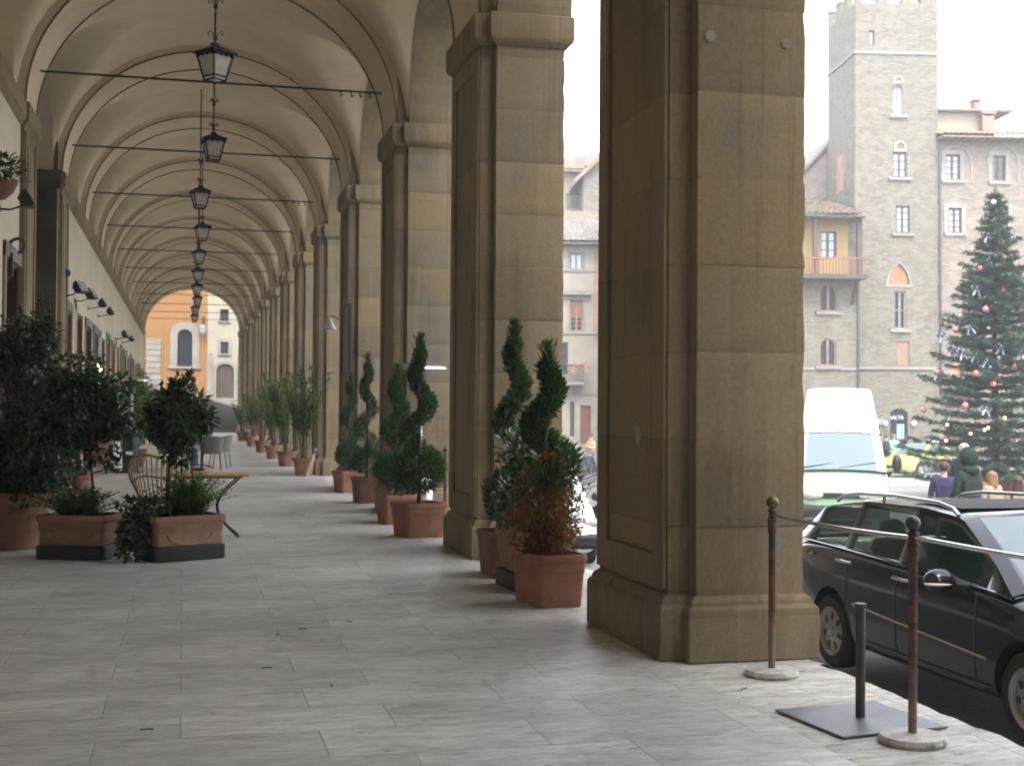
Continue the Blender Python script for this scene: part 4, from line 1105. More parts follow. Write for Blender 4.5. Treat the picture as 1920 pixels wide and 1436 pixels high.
for k in range(260):
    q.leaf((rnd.gauss(0, .13), rnd.gauss(0, .1), rnd.uniform(0, .2)), V((rnd.uniform(-1, 1), rnd.uniform(-1, 1), .6)), .08, .024, V((0, 0, 1)))
q.build('foliage', MT['leaf_ivy'], iv)

# small things behind the plants
p = G(150, 925)
t = thing('round_pot', 'small orange terracotta pot on the floor behind the left trees', 'plant pot', (p.x, p.y, 0))
q = MB(); q.lathe([(.12, 0), (.165, .26), (.185, .27), (.19, .33), (.16, .33), (.15, .30)], 20); q.build('pot_body', MT['terracotta'], t, smooth=True)
fern('light green plant in the small orange pot', (p.x, p.y, .30), 26, .25, .32, 'leaf_bright', .12)
p = V((-1.18, 34.6, 0))
t = thing('round_pot', 'terracotta pot of the bright green bush by the shops', 'plant pot', p)
q = MB(); q.lathe([(.2, 0), (.26, .38), (.29, .39), (.29, .46), (.24, .46)], 20); q.build('pot_body', MT['terracotta_dark'], t, smooth=True)
t = thing('bright_bush', 'bright green bush near the patio heater by the shops', 'shrub', p+V((0, 0, .42)))
q = MB(); s = MB()
for k in range(22):
    c = V((rnd.gauss(0, .22), rnd.gauss(0, .2), rnd.uniform(.3, 1.78))); leafball(q, c, .24, 120, .11, .026, .7); s.tube([(0, 0, 0), tuple(c)], [.012, .005], 5)
q.build('foliage', MT['leaf_bright'], t); s.build('stem', MT['bark'], t)

def heater(label, loc, disc, top, mat, base_h, base_mat, group='gas patio heaters'):
    t = thing('patio_heater', label, 'heater', loc, 0, group)
    q = MB(); q.lathe([(.25, 0), (.26, .03), (.19, .05), (.185, base_h), (.17, base_h+.02), (.0, base_h+.03)], 24); q.build('gas_canister', MT[base_mat], t, smooth=True)
    q = MB(); q.tube([(0, 0, base_h), (0, 0, top-.36)], .03, 12); q.build('pole', MT['steel_bright'], t, smooth=True)
    q = MB(); q.lathe([(.06, top-.36), (.09, top-.32), (.075, top-.10), (.10, top-.06), (.0, top-.05)], 20); q.build('burner', MT['steel_dark'], t, smooth=True)
    q = MB(); q.lathe([(disc, top-.05), (disc*.96, top-.015), (disc*.6, top+.03), (disc*.2, top+.06), (0.001, top+.065), (0.001, top+.05), (disc*.2, top+.045), (disc*.6, top+.015), (disc*.95, top-.035)], 36); q.build('reflector', MT[mat], t, smooth=True)
    return t
p = atY(789, 690, 18.25)
heater('steel patio heater with a bright mushroom top behind the fullest topiary', (p.x, p.y, 0), .375, p.z+.03, 'steel_bright', .62, 'steel_bright')
p = G(240, 886)
h2 = heater('patio heater with a black canister base and grey top among the cafe tables', (p.x+.06, p.y, 0), .42, 2.18, 'bare_steel', .82, 'black_plastic')
q = MB(); q.box(-.11, .05, -.192, -.186, .42, .50); q.build('label_plate', MT['letter_white'], h2)
t = thing('flower_pot', 'small pot of red flowers beside the black heater', 'flowers', (p.x-.30, p.y+.3, .0))
q = MB(); q.lathe([(.1, 0), (.16, .7), (.18, .82), (.14, .82)], 16); q.build('pot_body', MT['terracotta_dark'], t, smooth=True)
q = MB(); leafball(q, (.1, 0, .92), .17, 140, .08, .03, .8); q.build('blooms', MT['flower_red'], t)

# ------------------------------------------------------------ cafe furniture
# iron table with a yellow wooden top
p = V((.30, 16.35, 0))
tb = thing('cafe_table', 'cafe table with a yellow wooden top on curved iron legs', 'table', p)
q = MB()
for k in range(5): q.box(-.47, .47, -.30+k*.12, -.183+k*.12, .735, .758)
q.build('table_top', MT['wood_table'], tb, bevel=.004)
q = MB()
for y in (-.2, .2): q.box(-.40, .40, y-.02, y+.02, .712, .735)
q.build('top_batten', MT['wood_brown'], tb)
for s in (-1, 1):
    for yy in (-.2, .2):
        q = MB(); pts = [(s*(.36-.26*sin(PI*k/12)), yy, .71*k/12) for k in range(13)]
        q.tube(pts, .011, 7); q.build('leg', MT['dark_iron'], tb, smooth=True)
    q = MB(); q.tube([(s*.36, -.2, .01), (s*.36, .2, .01)], .009, 6); q.tube([(s*.105, -.2, .40), (s*.105, .2, .40)], .008, 6); q.tube([(s*.13, -.2, .28), (s*.1, 0, .45), (s*.13, .2, .28)], .007, 6); q.build('stretcher', MT['dark_iron'], tb, smooth=True)
# cane armchair
ch = thing('wicker_chair', 'pale cane armchair with an open fan back beside the iron table', 'chair', (-.27, 16.3, 0), R(150))
# local: seat faces -y, back at +y
def arc3(a0, a1, r, z, yo=0, n=18, k=1.0): return [(r*sin(a0+(a1-a0)*i/n), yo+r*k*cos(a0+(a1-a0)*i/n), z if not callable(z) else z(i/n)) for i in range(n+1)]
q = MB(); fan = []
for i in range(17):
    u = i/16; a = -1.55+3.1*u
    bt = V((.24*sin(a), .20*cos(a), .44)); tp_ = V((.33*sin(a)*(1.05), .06+.26*cos(a), .64+.36*max(0, cos(a))**.8)); fan.append((bt, tp_))
    q.tube([bt, (bt+tp_)/2+V((0, .015, 0)), tp_], .009, 5)
q.build('back_canes', MT['wicker'], ch, smooth=True)
q = MB(); q.tube([f_[1] for f_ in fan], .017, 7); q.tube([(f_[0]*.45+f_[1]*.55) for f_ in fan], .012, 6); q.tube([f_[0] for f_ in fan], .013, 6); q.build('back_rim', MT['wicker'], ch, smooth=True)
q = MB(); q.lathe([(.0, .42), (.26, .42), (.28, .44), (.26, .46), (.0, .455)], 24); q.build('seat', MT['wicker'], ch, smooth=True)
for sx in (-1, 1):
    for sy in (-1, 1):
        q = MB(); q.tube([(sx*.20, sy*.18, .42), (sx*.22, sy*.21, 0)], .014, 7); q.build('leg', MT['wicker'], ch, smooth=True)
q = MB(); q.tube([(.21*cos(PI*2*k/20), .19*sin(2*PI*k/20), .20) for k in range(21)], .010, 6); q.build('stretcher', MT['wicker'], ch, smooth=True)
# grey woven chairs at a white table
def grey_chair():
    t = thing('grey_chair', 'x', 'chair', (0, 0, 0), 0, 'grey woven cafe chairs')
    q = MB(); rings = []
    for j in range(7):
        v = j/6; z = .44+.40*v; r = .25+.045*v
        rings.append([(r*sin(-1.75+3.5*i/20), .02+r*cos(-1.75+3.5*i/20)*(.9+.12*v), z-(.10*v*(abs(i-10)/10)**2)) for i in range(21)])
    inner = [[(x*.93, y*.93, z) for x, y, z in r] for r in rings]
    q.loft([a+b[::-1] for a, b in zip(rings, inner)], True)
    q.build('woven_back', MT['rattan_grey'], t, smooth=True, ang=60)
    q = MB(); q.lathe([(.0, .41), (.25, .41), (.265, .44), (.24, .46), (.0, .455)], 22); q.build('seat', MT['rattan_grey'], t, smooth=True)
    for sx in (-1, 1):
        for sy in (-1, 1):
            q = MB(); q.tube([(sx*.19, sy*.17, .42), (sx*.23, sy*.23, 0)], .012, 6); q.build('leg', MT['steel_dark'], t, smooth=True)
    return t
g0 = grey_chair(); g0.location = (.66, 32.6, 0); g0.rotation_euler = (0, 0, R(180)); g0['label'] = 'grey woven chair with its back to the viewer at the white table'
copytree(g0, (.90, 34.0, 0), R(255), 'grey woven chair turned sideways on the right of the white table')
copytree(g0, (-.35, 33.5, 0), R(110), 'grey woven chair left of the white table, behind the round headed tree')
def clothed_table(label, loc, mat, w=.4, drop=.30, grp='cloth covered cafe tables'):
    t = thing('cafe_table', label, 'table', loc, 0)
    q = MB(); n = 48
    rg = []
    for r, z, wv in ((.02, .765, 0), (w, .765, 0), (w+.015, .75, .0), (w+.04, .75-drop*.5, .02), (w+.05, .75-drop, .04)):
        rg.append([((r+wv*sin(7*2*PI*k/n))*cos(2*PI*k/n), (r+wv*sin(7*2*PI*k/n))*sin(2*PI*k/n), z) for k in range(n)])
    q.loft(rg, False); q.build('tablecloth', MT[mat], t, smooth=True)
    q = MB(); q.tube([(0, 0, .02), (0, 0, .75)], .03, 10)
    for k in range(4): q.tube([(0, 0, .10), (.28*cos(k*PI/2), .28*sin(k*PI/2), .015)], .018, 6)
    q.build('pedestal', MT['dark_iron'], t, smooth=True)
    return t
clothed_table('round table with a white cloth behind the grey woven chairs', (.45, 33.7, 0), 'cloth_white')
t = thing('flower_vase', 'little white vase of red flowers on the white table', 'flowers', (.62, 33.75, .768))
q = MB(); q.lathe([(.03, 0), (.045, .05), (.03, .09)], 12); q.build('vase', MT['ceramic'], t, smooth=True)
q = MB(); leafball(q, (.0, 0, .13), .075, 70, .05, .022, .8); q.build('blooms', MT['flower_red'], t)
for (x, y) in ((.36, 33.5), (.5, 33.45)):
    q = MB(); q.loft([[(s*w_, u*w_, z) for s, u in ((1, 1), (-1, 1), (-1, -1), (1, -1))] for z, w_ in ((0, .06), (.02, .05), (.13, .004))])
    tag(q.build('folded_napkin', MT['cloth_white'], loc=(x, y, .767)), 'folded white napkin standing on the white cloth table', 'napkin', 'napkins on the white table')
clothed_table('small table under a white and red draped cloth beside the black heater', (-1.72, 31.5, 0), 'cloth_white', .28, .62)
q = MB(); n = 40
q.loft([[((r)*cos(a0), (r)*sin(a0), z) for a0 in [R(150)+R(150)*k/n for k in range(n+1)]] for r, z in ((.05, .772), (.29, .772), (.315, .74), (.345, .42), (.36, .14))], False, False)
tag(q.build('red_runner', MT['brick_red'], loc=(-1.72, 31.5, 0), smooth=True), 'brick red cloth laid over the draped white table by the heater', 'tablecloth')

# second railing between the third and second piers
t = thing('railing', 'iron handrail between the second and third piers behind the topiaries', 'railing', (3.5, 16.6, 0))
for y in (-.9, 1.1):
    q = MB(); q.tube([(0, y, 0), (0, y, .98)], .02, 10); q.ball((0, y, 1.0), .035, 12, 8); q.build('post', MT['rusty_post'], t, smooth=True)
q = MB(); q.tube([(0, -1.4, .93), (0, 1.6, .93)], .012, 8); q.build('rail', MT['bare_steel'], t, smooth=True)
# lit shop display beside a doorway
p = atX(183, 703, XW+.06)
t = thing('lit_display', 'narrow lit display with yellow bulbs in a shop doorway behind the left trees', 'display', (XW+.04, p.y, 1.3))
q = MB(); q.box(0, .10, -.05, .05, 0, 1.5); q.build('case', MT['wood_dark'], t)
q = MB()
for k in range(9): q.ball((.05+.045*(k % 2), -.06, .1+.15*k), .05, 10, 6)
q.build('bulb', MT['display_light'], t, smooth=True)

# bits lying on the paving
tw = MB(); tw.tube([(-.034, 0, .003), (0, .006, .004), (.032, -.003, .003)], .0028, 5)
t0 = None
for x, y, a in ((621, 1284, 100), (276, 1368, 0), (568, 1179, 20), (655, 1165, 120), (500, 1252, 10), (1395, 1292, 40), (520, 1190, 70)):
    p = G(x, y, .0)
    if t0 is None: t0 = tw.build('twig', MT['bark'], loc=p, rz=R(a), smooth=True); tag(t0, 'tiny dark twig lying on the gallery floor', 'twig', 'twigs on the gallery floor')
    else: c = t0.copy(); COL.objects.link(c); c.location = p; c.rotation_euler = (0, 0, R(a))
# ------------------------------------------------------------ the piazza
gp = MB()
gx = [-140, -60, 0, 20, 45, 80, 160, 300]; gy = [-60, -20, 0, 20, 45, 70, 100, 160, 400]
base = len(gp.v)
pts = []
for d in gy:
    row = []
    for u in gx:
        p = plaza(u, d); row.append((p.x, p.y, max(zg(p), -2.2)-.004))
    pts.append(row)
gp.loft(pts, False, False)
struct(gp.build('piazza_paving', MT['piazza_stone']))
# asphalt lane along the kerb where cars park
al = MB(); ys_ = [-30, 0, 20, 40, 60, 78]
al.loft([[(3.99, y, zg((3.99, y))+.004), (8.3, y, zg((8.3, y))+.004)] for y in ys_], False, False)
struct(al.build('parking_lane', MT['asphalt']))

def rr(x0, y0, x1, y1, D, **k):
    a = PL(x0, y0, D); b = PL(x1, y1, D); k['r'] = (min(a[0], b[0]), max(a[0], b[0]), min(a[1], b[1]), max(a[1], b[1])); return k
class House:
    def __init__(s, name, label, cat, u0, u1, D, z1, ops, mat, depth=9.0, z0=None, slant=0, left=True):
        p = plaza((u0+u1)/2, D)
        s.z0 = zg(p)-.3 if z0 is None else z0
        s.u = (u0+u1)/2; s.D = D; s.mat = mat
        s.t = thing(name, label, cat, (p.x, p.y, s.z0), -AP)
        s.f = lambda u, v, z: (u-s.u, v, z-s.z0)
        w = MB(); wall_open(w, u0, u1, s.z0, z1, ops, .28, s.f)
        a, b, h = u0-s.u, u1-s.u, z1-s.z0
        w.add([(a, 0, 0), (a, depth, 0), (a, depth, h), (a, 0, h), (b, 0, 0), (b, depth, 0), (b, depth, h), (b, 0, h)], [(0, 3, 2, 1), (4, 5, 6, 7), (1, 2, 6, 5), (3, 7, 6, 2)])
        w.box(a+.3, b-.3, .7, .75, .1, h-.1)
        s.wall = w.build('wall', mat, s.t)
    def window(s, o, nx=2, nz=3, mat='wood_dark', pane='window_pane', sill=True, surround=None, v=.13, shutter=None, fw=.07):
        p = outline(o); u0, u1, z0, z1 = o['r']
        q = MB(); ring_frame(q, inset(p, .004), fw, v-.05, v+.03, s.f)
        zt = z1-(o.get('rise', 0) if o.get('arch') else 0)
        for k in range(1, nx): 
            c = u0+(u1-u0)*k/nx; panel_shape(q, [(c-.05, z0+.05), (c+.05, z0+.05), (c+.05, z1-.06), (c-.05, z1-.06)], v-.06, v+.02, s.f)
        for k in range(1, nz):
            c = z0+(zt-z0)*k/nz; panel_shape(q, [(u0+.05, c-.022), (u1-.05, c-.022), (u1-.05, c+.022), (u0+.05, c+.022)], v-.035, v+.015, s.f)
        w = q.build('window', MT[mat], s.t)
        q = MB(); panel_shape(q, inset(p, .03), v, v+.012, s.f); q.build('pane', MT[pane], w)
        if sill:
            q = MB(); panel_shape(q, [(u0-.22, z0-.16), (u1+.22, z0-.16), (u1+.22, z0-.01), (u0-.22, z0-.01)], -.14, .1, s.f); q.build('sill', MT['pietra'], w)
        if surround:
            q = MB(); ring_frame(q, inset(p, -surround), surround, -.035, .02, s.f); q.build('surround', MT['pietra'], w)
        return w
    def slab(s, name, u0, u1, z0, z1, v0, v1, mat, bevel=0, parent=None):
        q = MB(); a, b = s.f(u0, v0, z0), s.f(u1, v1, z1); q.box(a[0], b[0], a[1], b[1], a[2], b[2]); return q.build(name, MT[mat], parent or s.t, bevel=bevel)
    def tiles(s, u0, u1, v0, z0, v1, z1, mat, pitch=.26, rows=14, name='roof', hip=0):
        q = MB(); n = max(4, int((u1-u0)/pitch)*5); G_ = []
        for j in range(rows*2+1):
            k = j//2; t = (k+(j % 2)*.999)/rows if j < rows*2 else 1.0
            drop = .05*(1-(j % 2))
            row = []
            for i in range(n+1):
                a = i/n; ua = u0+(u1-u0)*a
                bb = max(u0+hip*t, min(u1-hip*t, ua))
                h = .055*abs(sin(PI*(ua-u0)/pitch))
                row.append(s.f(bb, v0+(v1-v0)*t, z0+(z1-z0)*t+h+drop))
            G_.append(row)
        q.loft(G_, False, False)
        a = s.f(u0, v0, z0-.10); b = s.f(u1, v1, z0+.02); q.box(a[0], b[0], a[1]+.02, b[1], a[2], b[2]-.06)
        return q.build(name, MT[mat], s.t, smooth=False)

DT = 64.0
# --- the crenellated tower house
u0 = PL(1603, 400, DT)[0]; u1 = PL(1758, 300, DT)[0]
zt = PL(1680, 7, DT)[1]
ops = [rr(1629, 57, 1640, 86, DT), rr(1675, 161, 1693, 216, DT, arch='round', rise=.22), rr(1674, 286, 1700, 333, DT), rr(1680, 386, 1706, 437, DT),
       rr(1666, 494, 1705, 534, DT, arch='point', rise=1.02), rr(1676, 546, 1699, 617, DT), rr(1683, 640, 1705, 685, DT),
       rr(1669, 766, 1702, 872, DT, arch='round', rise=.32, d=.5), rr(1622, 796, 1650, 880, DT, d=.4)]
T = House('tower_house', 'tall crenellated stone tower house with arched windows on the far side of the square', 'tower', u0, u1, DT, zt, ops, MT['rubble'], 4.6)
mw = (u1-u0)/7
def merlon(A, B):
    q = MB(); q.box(A[0], B[0], A[1], B[1], A[2], B[2]); q.box(A[0]-.05, B[0]+.05, A[1]-.05, B[1]+.05, B[2]+.003, B[2]+.10); q.build('merlon', MT['rubble'], T.t, bevel=.03)
mx_ = [(u0, PL(1617, 0, DT)[0]), (PL(1642, 0, DT)[0], PL(1665, 0, DT)[0]), (PL(1690, 0, DT)[0], PL(1710, 0, DT)[0]), (PL(1727, 0, DT)[0], u1)]
for k in range(4):                                # merlons on all four sides
    for v in (0, 4.3):
        merlon(T.f(mx_[k][0], v, zt-.02), T.f(mx_[k][1], v+.3, zt+.75))
    va = 4.6/7*2*k
    if 0 < k < 3:
        for ua in (u0, u1-.3):
            merlon(T.f(ua, va, zt-.02), T.f(ua+.3, va+.66, zt+.75))
zc_ = PL(1680, 100, DT)[1]
q = MB(); A, B = T.f(u0-.07, -.07, zc_-.07), T.f(u1+.07, 4.67, zc_+.07)
q.box(A[0], B[0], A[1], A[1]+.069, A[2], B[2]); q.box(A[0], A[0]+.069, A[1]+.0695, B[1], A[2], B[2]); q.box(B[0]-.069, B[0], A[1]+.0695, B[1], A[2], B[2])
q.build('string_course', MT['pietra'], T.t)
zs2 = PL(1680, 689, DT)[1]; T.slab('string_course', u0, u1, zs2-.12, zs2+.03, -.10, -.001, 'pietra', .02)
T.window(ops[0], 1, 1, 'wood_dark', 'window_pane', False)
T.window(ops[1], 2, 2, 'pietra'); T.window(ops[2], 2, 3, 'wood_dark'); T.window(ops[3], 2, 4, 'wood_dark')
T.window(ops[5], 2, 2, 'pietra', 'dark_pane')
q = MB(); p = outline(ops[4], 20); panel_shape(q, inset(p, .01), .10, .16, T.f); lab(q.build('shutter', MT['wood_orange'], T.t), 'orange wooden infill of the pointed arch')
q = MB(); ring_frame(q, inset(p, -.13), .13, -.03, .03, T.f); q.build('arch_surround', MT['pietra'], T.t)
q = MB(); panel_shape(q, outline(ops[6]), .06, .10, T.f); q.build('shutter', MT['shutter_brown'], T.t)
# blind relieving arches above two of the windows
for x0, y0, x1, y1 in ((1674, 141, 1694, 158), (1676, 263, 1700, 285)):
    o = rr(x0, y0, x1, y1, DT, arch='round', rise=.42); q = MB(); p = outline(o); ring_frame(q, p, .12, -.05, .02, T.f); q.build('relieving_arch', MT['stucco_beige'], T.t)
q = MB(); a = PL(1572, 275, 66)[0]; A = T.f(0, 0, PL(1572, 345, 64)[1]); B = T.f(0, 0, PL(1572, 275, 64)[1]); q.box(u0-T.u-.015, u0-T.u-.002, 1.9, 2.9, A[2], B[2]); q.build('brick_patch', MT['brick_red'], T.t)
# shop entrance with white letters over a glazed door
o = ops[7]; p = outline(o); q = MB(); ring_frame(q, inset(p, .004), .10, .2, .3, T.f)
zm = PL(1685, 787, DT)[1]; panel_shape(q, [(o['r'][0]+.02, zm-.06), (o['r'][1]-.02, zm-.06), (o['r'][1]-.02, zm+.75), (o['r'][0]+.02, zm+.75)], .22, .26, T.f)
um = (o['r'][0]+o['r'][1])/2-.08; panel_shape(q, [(um-.05, o['r'][2]), (um+.05, o['r'][2]), (um+.05, zm), (um-.05, zm)], .2, .27, T.f)
sd = q.build('shop_front', MT['trim_black'], T.t)
q = MB(); panel_shape(q, inset(p, .03), .3, .32, T.f); q.build('pane', MT['dark_pane'], sd)
q = MB(); a = PL(1683, 795, DT); b = PL(1700, 823, DT); panel_shape(q, [(a[0], b[1]), (b[0], b[1]), (b[0], a[1]), (a[0], a[1])], .22, .25, T.f); q.build('poster', MT['poster'], sd)
cu = bpy.data.curves.new('shop_letters', 'FONT'); cu.body = 'AALTA'; cu.size = .25; cu.align_x = 'CENTER'; cu.extrude = .012
to = bpy.data.objects.new('shop_letters', cu); COL.objects.link(to)
dg = bpy.context.evaluated_depsgraph_get(); me = bpy.data.meshes.new_from_object(to.evaluated_get(dg)); bpy.data.objects.remove(to)
lo = bpy.data.objects.new('shop_letters', me); COL.objects.link(lo); me.materials.append(MT['letter_white']); lo.parent = sd
lo.location = T.f((o['r'][0]+o['r'][1])/2-.08, .19, zm+.03); lo.rotation_euler = (R(90), 0, 0)
o = ops[8]; q = MB(); panel_shape(q, outline(o), .3, .35, T.f); q.build('door', MT['wood_brown'], T.t)
q = MB(); zz = PL(1636, 808, DT)[1]; panel_shape(q, [(o['r'][0], zz), (o['r'][1], zz), (o['r'][1], o['r'][3]), (o['r'][0], o['r'][3])], .27, .295, T.f); q.build('fanlight', MT['dark_pane'], T.t)
T.slab('lintel', o['r'][0]-.15, o['r'][1]+.15, o['r'][3]+.002, o['r'][3]+.28, -.04, .1, 'stucco_beige')
# drain pipes
def pipe(h, x, ya, yb, D, r=.06, nm='drain_pipe'):
    a = PL(x, ya, D); b = PL(x+2, yb, D); q = MB(); q.tube([h.f(a[0], -.10, a[1]), h.f(b[0], -.10, b[1])], r, 8)
    for k in range(6): z = a[1]+(b[1]-a[1])*(k+.5)/6; uu = a[0]+(b[0]-a[0])*(k+.5)/6; c = h.f(uu, -.06, z); q.box(c[0]-r*1.3, c[0]+r*1.3, c[1]-.10, c[1]+.06, c[2]-.04, c[2]+.04)
    return q.build(nm, MT['steel_dark'], h.t, smooth=True)
pipe(T, 1606, 400, 740, DT)
for x in (1658, 1712):
    a = PL(x, 794, DT); q = MB(); q.ball(T.f(a[0], -.14, a[1]), .13, 10, 7); q.build('globe_lamp', MT['white_paint'], T.t, smooth=True)

# --- the stone palace to the right of the tower
ua = u1+.003; ub = PL(2140, 300, DT)[0]
zr = PL(1840, 262, DT)[1]
wo = [rr(1773, 290, 1800, 338, DT), rr(1861, 292, 1885, 340, DT), rr(1778, 390, 1803, 437, DT), rr(1867, 392, 1890, 440, DT), rr(1803, 530, 1820, 588, DT), rr(1803, 510, 1820, 522, DT),
      rr(1870, 530, 1892, 588, DT), rr(1782, 660, 1802, 722, DT), rr(1868, 660, 1890, 722, DT), rr(1772, 790, 1812, 880, DT, arch='round', rise=.8), rr(1850, 790, 1894, 880, DT, arch='round', rise=.8)]
Pp = House('stone_palace', 'wide stone palace with pinkish walls and tiled roof right of the tower', 'house', ua, ub, DT, zr, wo, MT['rubble_pink'], 9)
for i, o in enumerate(wo):
    if i in (7, 8): q = MB(); panel_shape(q, outline(o), .06, .1, Pp.f); q.build('shutter', MT['brick_red'] if i == 7 else MT['shutter_brown'], Pp.t); continue
    if i >= 9: q = MB(); panel_shape(q, outline(o), .2, .26, Pp.f); q.build('door', MT['wood_dark'], Pp.t); continue
    Pp.window(o, 2 if i != 5 else 1, [4, 4, 4, 4, 3, 1, 3][i], 'wood_dark', ['window_pane', 'dark_pane', 'window_pane', 'dark_pane', 'dark_pane', 'dark_pane', 'dark_pane'][i], sill=i != 5, surround=.22 if i < 4 else None)
for x0, x1 in ((1758, 1823), (1850, 1912)):
    o = rr(x0, 272, x1, 345, DT, arch='round', rise=1.0); q = MB(); p = outline(o, 24); n = len(p); P2 = inset(p, .09)
    q.add([Pp.f(u, -.05, z) for u, z in p[1:]]+[Pp.f(u, -.05, z) for u, z in P2[1:]]+[Pp.f(u, 0, z) for u, z in P2[1:]]+[Pp.f(u, 0, z) for u, z in p[1:]], sum([[(i, n-1+i, n+i, i+1), (n-1+i, 2*n-2+i, 2*n-1+i, n+i), (i, i+1, 3*n-3+i+1, 3*n-3+i)] for i in range(n-2)], []))
    q.build('blind_arch', MT['pietra'], Pp.t)
zb = PL(1800, 728, DT)[1]; Pp.slab('balcony', PL(1768, 0, DT)[0], PL(1840, 0, DT)[0], zb-.25, zb, -.8, -.001, 'pietra', .02)
Pp.tiles(ua-.1, ub+.5, -1.0, zr+.02, 5, zr+1.5, 'tiles_red')
for k in range(36):
    uu = ua+.2+k*.42
    if k == 0: q = MB()
    a = Pp.f(uu, -.95, zr-.12); q.box(a[0], a[0]+.12, a[1], a[1]+.96, a[2], a[2]+.11)
q.build('eaves_rafters', MT['wood_dark'], Pp.t)
# attic block, behind the roof, with its chimneys
zA0, zA1 = zr+.5, PL(1800, 218, DT+4)[1]; uA1 = PL(1848, 230, DT+4)[0]
q = MB(); A, B = Pp.f(ua, 3.2, zA0), Pp.f(uA1, 7, zA1); q.box(A[0], B[0], A[1], B[1], A[2], B[2]); q.build('attic_block', MT['stucco_white'], Pp.t)
q = MB(); A, B = Pp.f(ua, 2.8, zA1), Pp.f(uA1+1.0, 7.4, zA1+.14); q.box(A[0], B[0], A[1], B[1], A[2], B[2]); q.build('attic_roof', MT['tiles_grey'], Pp.t, bevel=.03)
for (x0, x1, y0, y1, nm) in ((1828, 1839, 193, 216, 0), (1843, 1865, 218, 245, 1)):
    D2 = DT+2.6+1.5*(nm == 0); a = PL(x0, y1+14, D2); b = PL(x1, y0, D2)
    q = MB(); A, B = Pp.f(a[0], D2-DT, a[1]), Pp.f(b[0], D2-DT+.7, b[1]); q.box(A[0], B[0], A[1], B[1], A[2], B[2]); q.box(A[0]-.07, B[0]+.07, A[1]-.07, B[1]+.07, B[2]+.12, B[2]+.22)
    for k in (.1, .8): q.box(A[0]+(B[0]-A[0])*k-.05, A[0]+(B[0]-A[0])*k+.08, A[1]+.1, B[1]-.1, B[2], B[2]+.125)
    q.build('chimney', MT['brick_red'], Pp.t)
pipe(Pp, 1761, 258, 740, DT, .065)

# --- low house with the yellow loggia, left of the tower
DC = 62.5
uc0 = PL(1150, 500, DC)[0]; uc1 = PL(1607, 500, DC)[0]
zc1 = PL(1560, 412, DC)[1]; zy = PL(1560, 517, DC)[1]
oc = [rr(1538, 434, 1568, 486, DC), rr(1537, 532, 1570, 584, DC, arch='round', rise=.4), rr(1537, 634, 1568, 686, DC, arch='round', rise=.38), rr(1455, 434, 1485, 486, DC), rr(1455, 532, 1487, 584, DC, arch='round', rise=.4), rr(1320, 532, 1352, 584, DC, arch='round', rise=.4)]
Cc = House('loggia_house', 'stone house with yellow upper storey, wooden balcony and mossy tiled roof beside the tower', 'house', uc0, uc1, DC, zc1, oc, MT['rubble'], 8)
Cc.window(oc[0], 2, 3, 'wood_dark', 'window_pane', False); Cc.window(oc[1], 2, 1, 'shutter_brown', 'dark_pane'); Cc.window(oc[2], 2, 1, 'shutter_brown', 'dark_pane')
Cc.window(oc[3], 2, 3, 'wood_dark', 'window_pane', False); Cc.window(oc[4], 2, 1, 'shutter_brown', 'dark_pane'); Cc.window(oc[5], 2, 1, 'shutter_brown', 'dark_pane')
q = MB(); wall_open(q, uc0+.01, uc1-.45, zy, zc1-.02, [oc[0], oc[3]], .02, lambda u, v, z: Cc.f(u, v-.022, z)); q.build('yellow_storey', MT['stucco_yellow'], Cc.t)
for x in (1600, 1519): a = PL(x, 420, DC)[0]; Cc.slab('timber_post', a-.12, a+.12, zy, zc1, -1.0, -.78, 'wood_dark')
zb0, zb1 = PL(1560, 514, DC-1)[1], PL(1560, 486, DC-1)[1]
Cc.slab('balcony_floor', uc0, uc1+.15, zb0-.22, zb0, -1.15, -.03, 'wood_dark')
q = MB(); nb_ = int((uc1-uc0)/.16)
for k in range(nb_): a = Cc.f(uc0+k*.16, -1.08, zb0); q.box(a[0], a[0]+.055, a[1], a[1]+.04, a[2], a[2]+zb1-zb0)
a = Cc.f(uc0, -1.1, zb1); b = Cc.f(uc1+.1, -1.02, zb1+.09); q.box(a[0], b[0], a[1], b[1], a[2], b[2])
q.build('balcony_railing', MT['wood_brown'], Cc.t)
a = PL(1597, 540, DC)[0]
for uu in (a, a-3.4, a-6.8):
    q = MB(); A = Cc.f(uu, -.05, zb0-1.35); B = Cc.f(uu, -1.0, zb0-.25); q.tube([A, (A[0], A[1]-.25, A[2]+.5), B], .09, 6); q.build('strut', MT['wood_dark'], Cc.t)
Cc.tiles(uc0, PL(1622, 415, DC-1.3)[0], -1.5, zc1+.03, 5.0, zc1+1.75, 'tiles_mossy', .30)
a = PL(1560, 385, DC+4); q = MB(); A = Cc.f(a[0]+.6, 3.8, zc1+1.0); q.tube([A, (A[0], A[1], A[2]+1.7)], .12, 10); q.build('flue_pipe', MT['white_paint'], Cc.t)
q = MB(); A = Cc.f(PL(1618, 416, DC-1.3)[0], -1.2, zc1); B = Cc.f(uc1+.02, -.1, zc1-1.2); q.tube([A, (A[0]-.05, A[1]+.2, A[2]-.25), B, (B[0], B[1], B[2]-9)], .045, 6); q.build('gutter_pipe', MT['steel_dark'], Cc.t, smooth=True)
zs3 = PL(1560, 690, DC)[1]; Cc.slab('string_course', uc0, uc1, zs3-.1, zs3+.04, -.08, -.001, 'pietra')
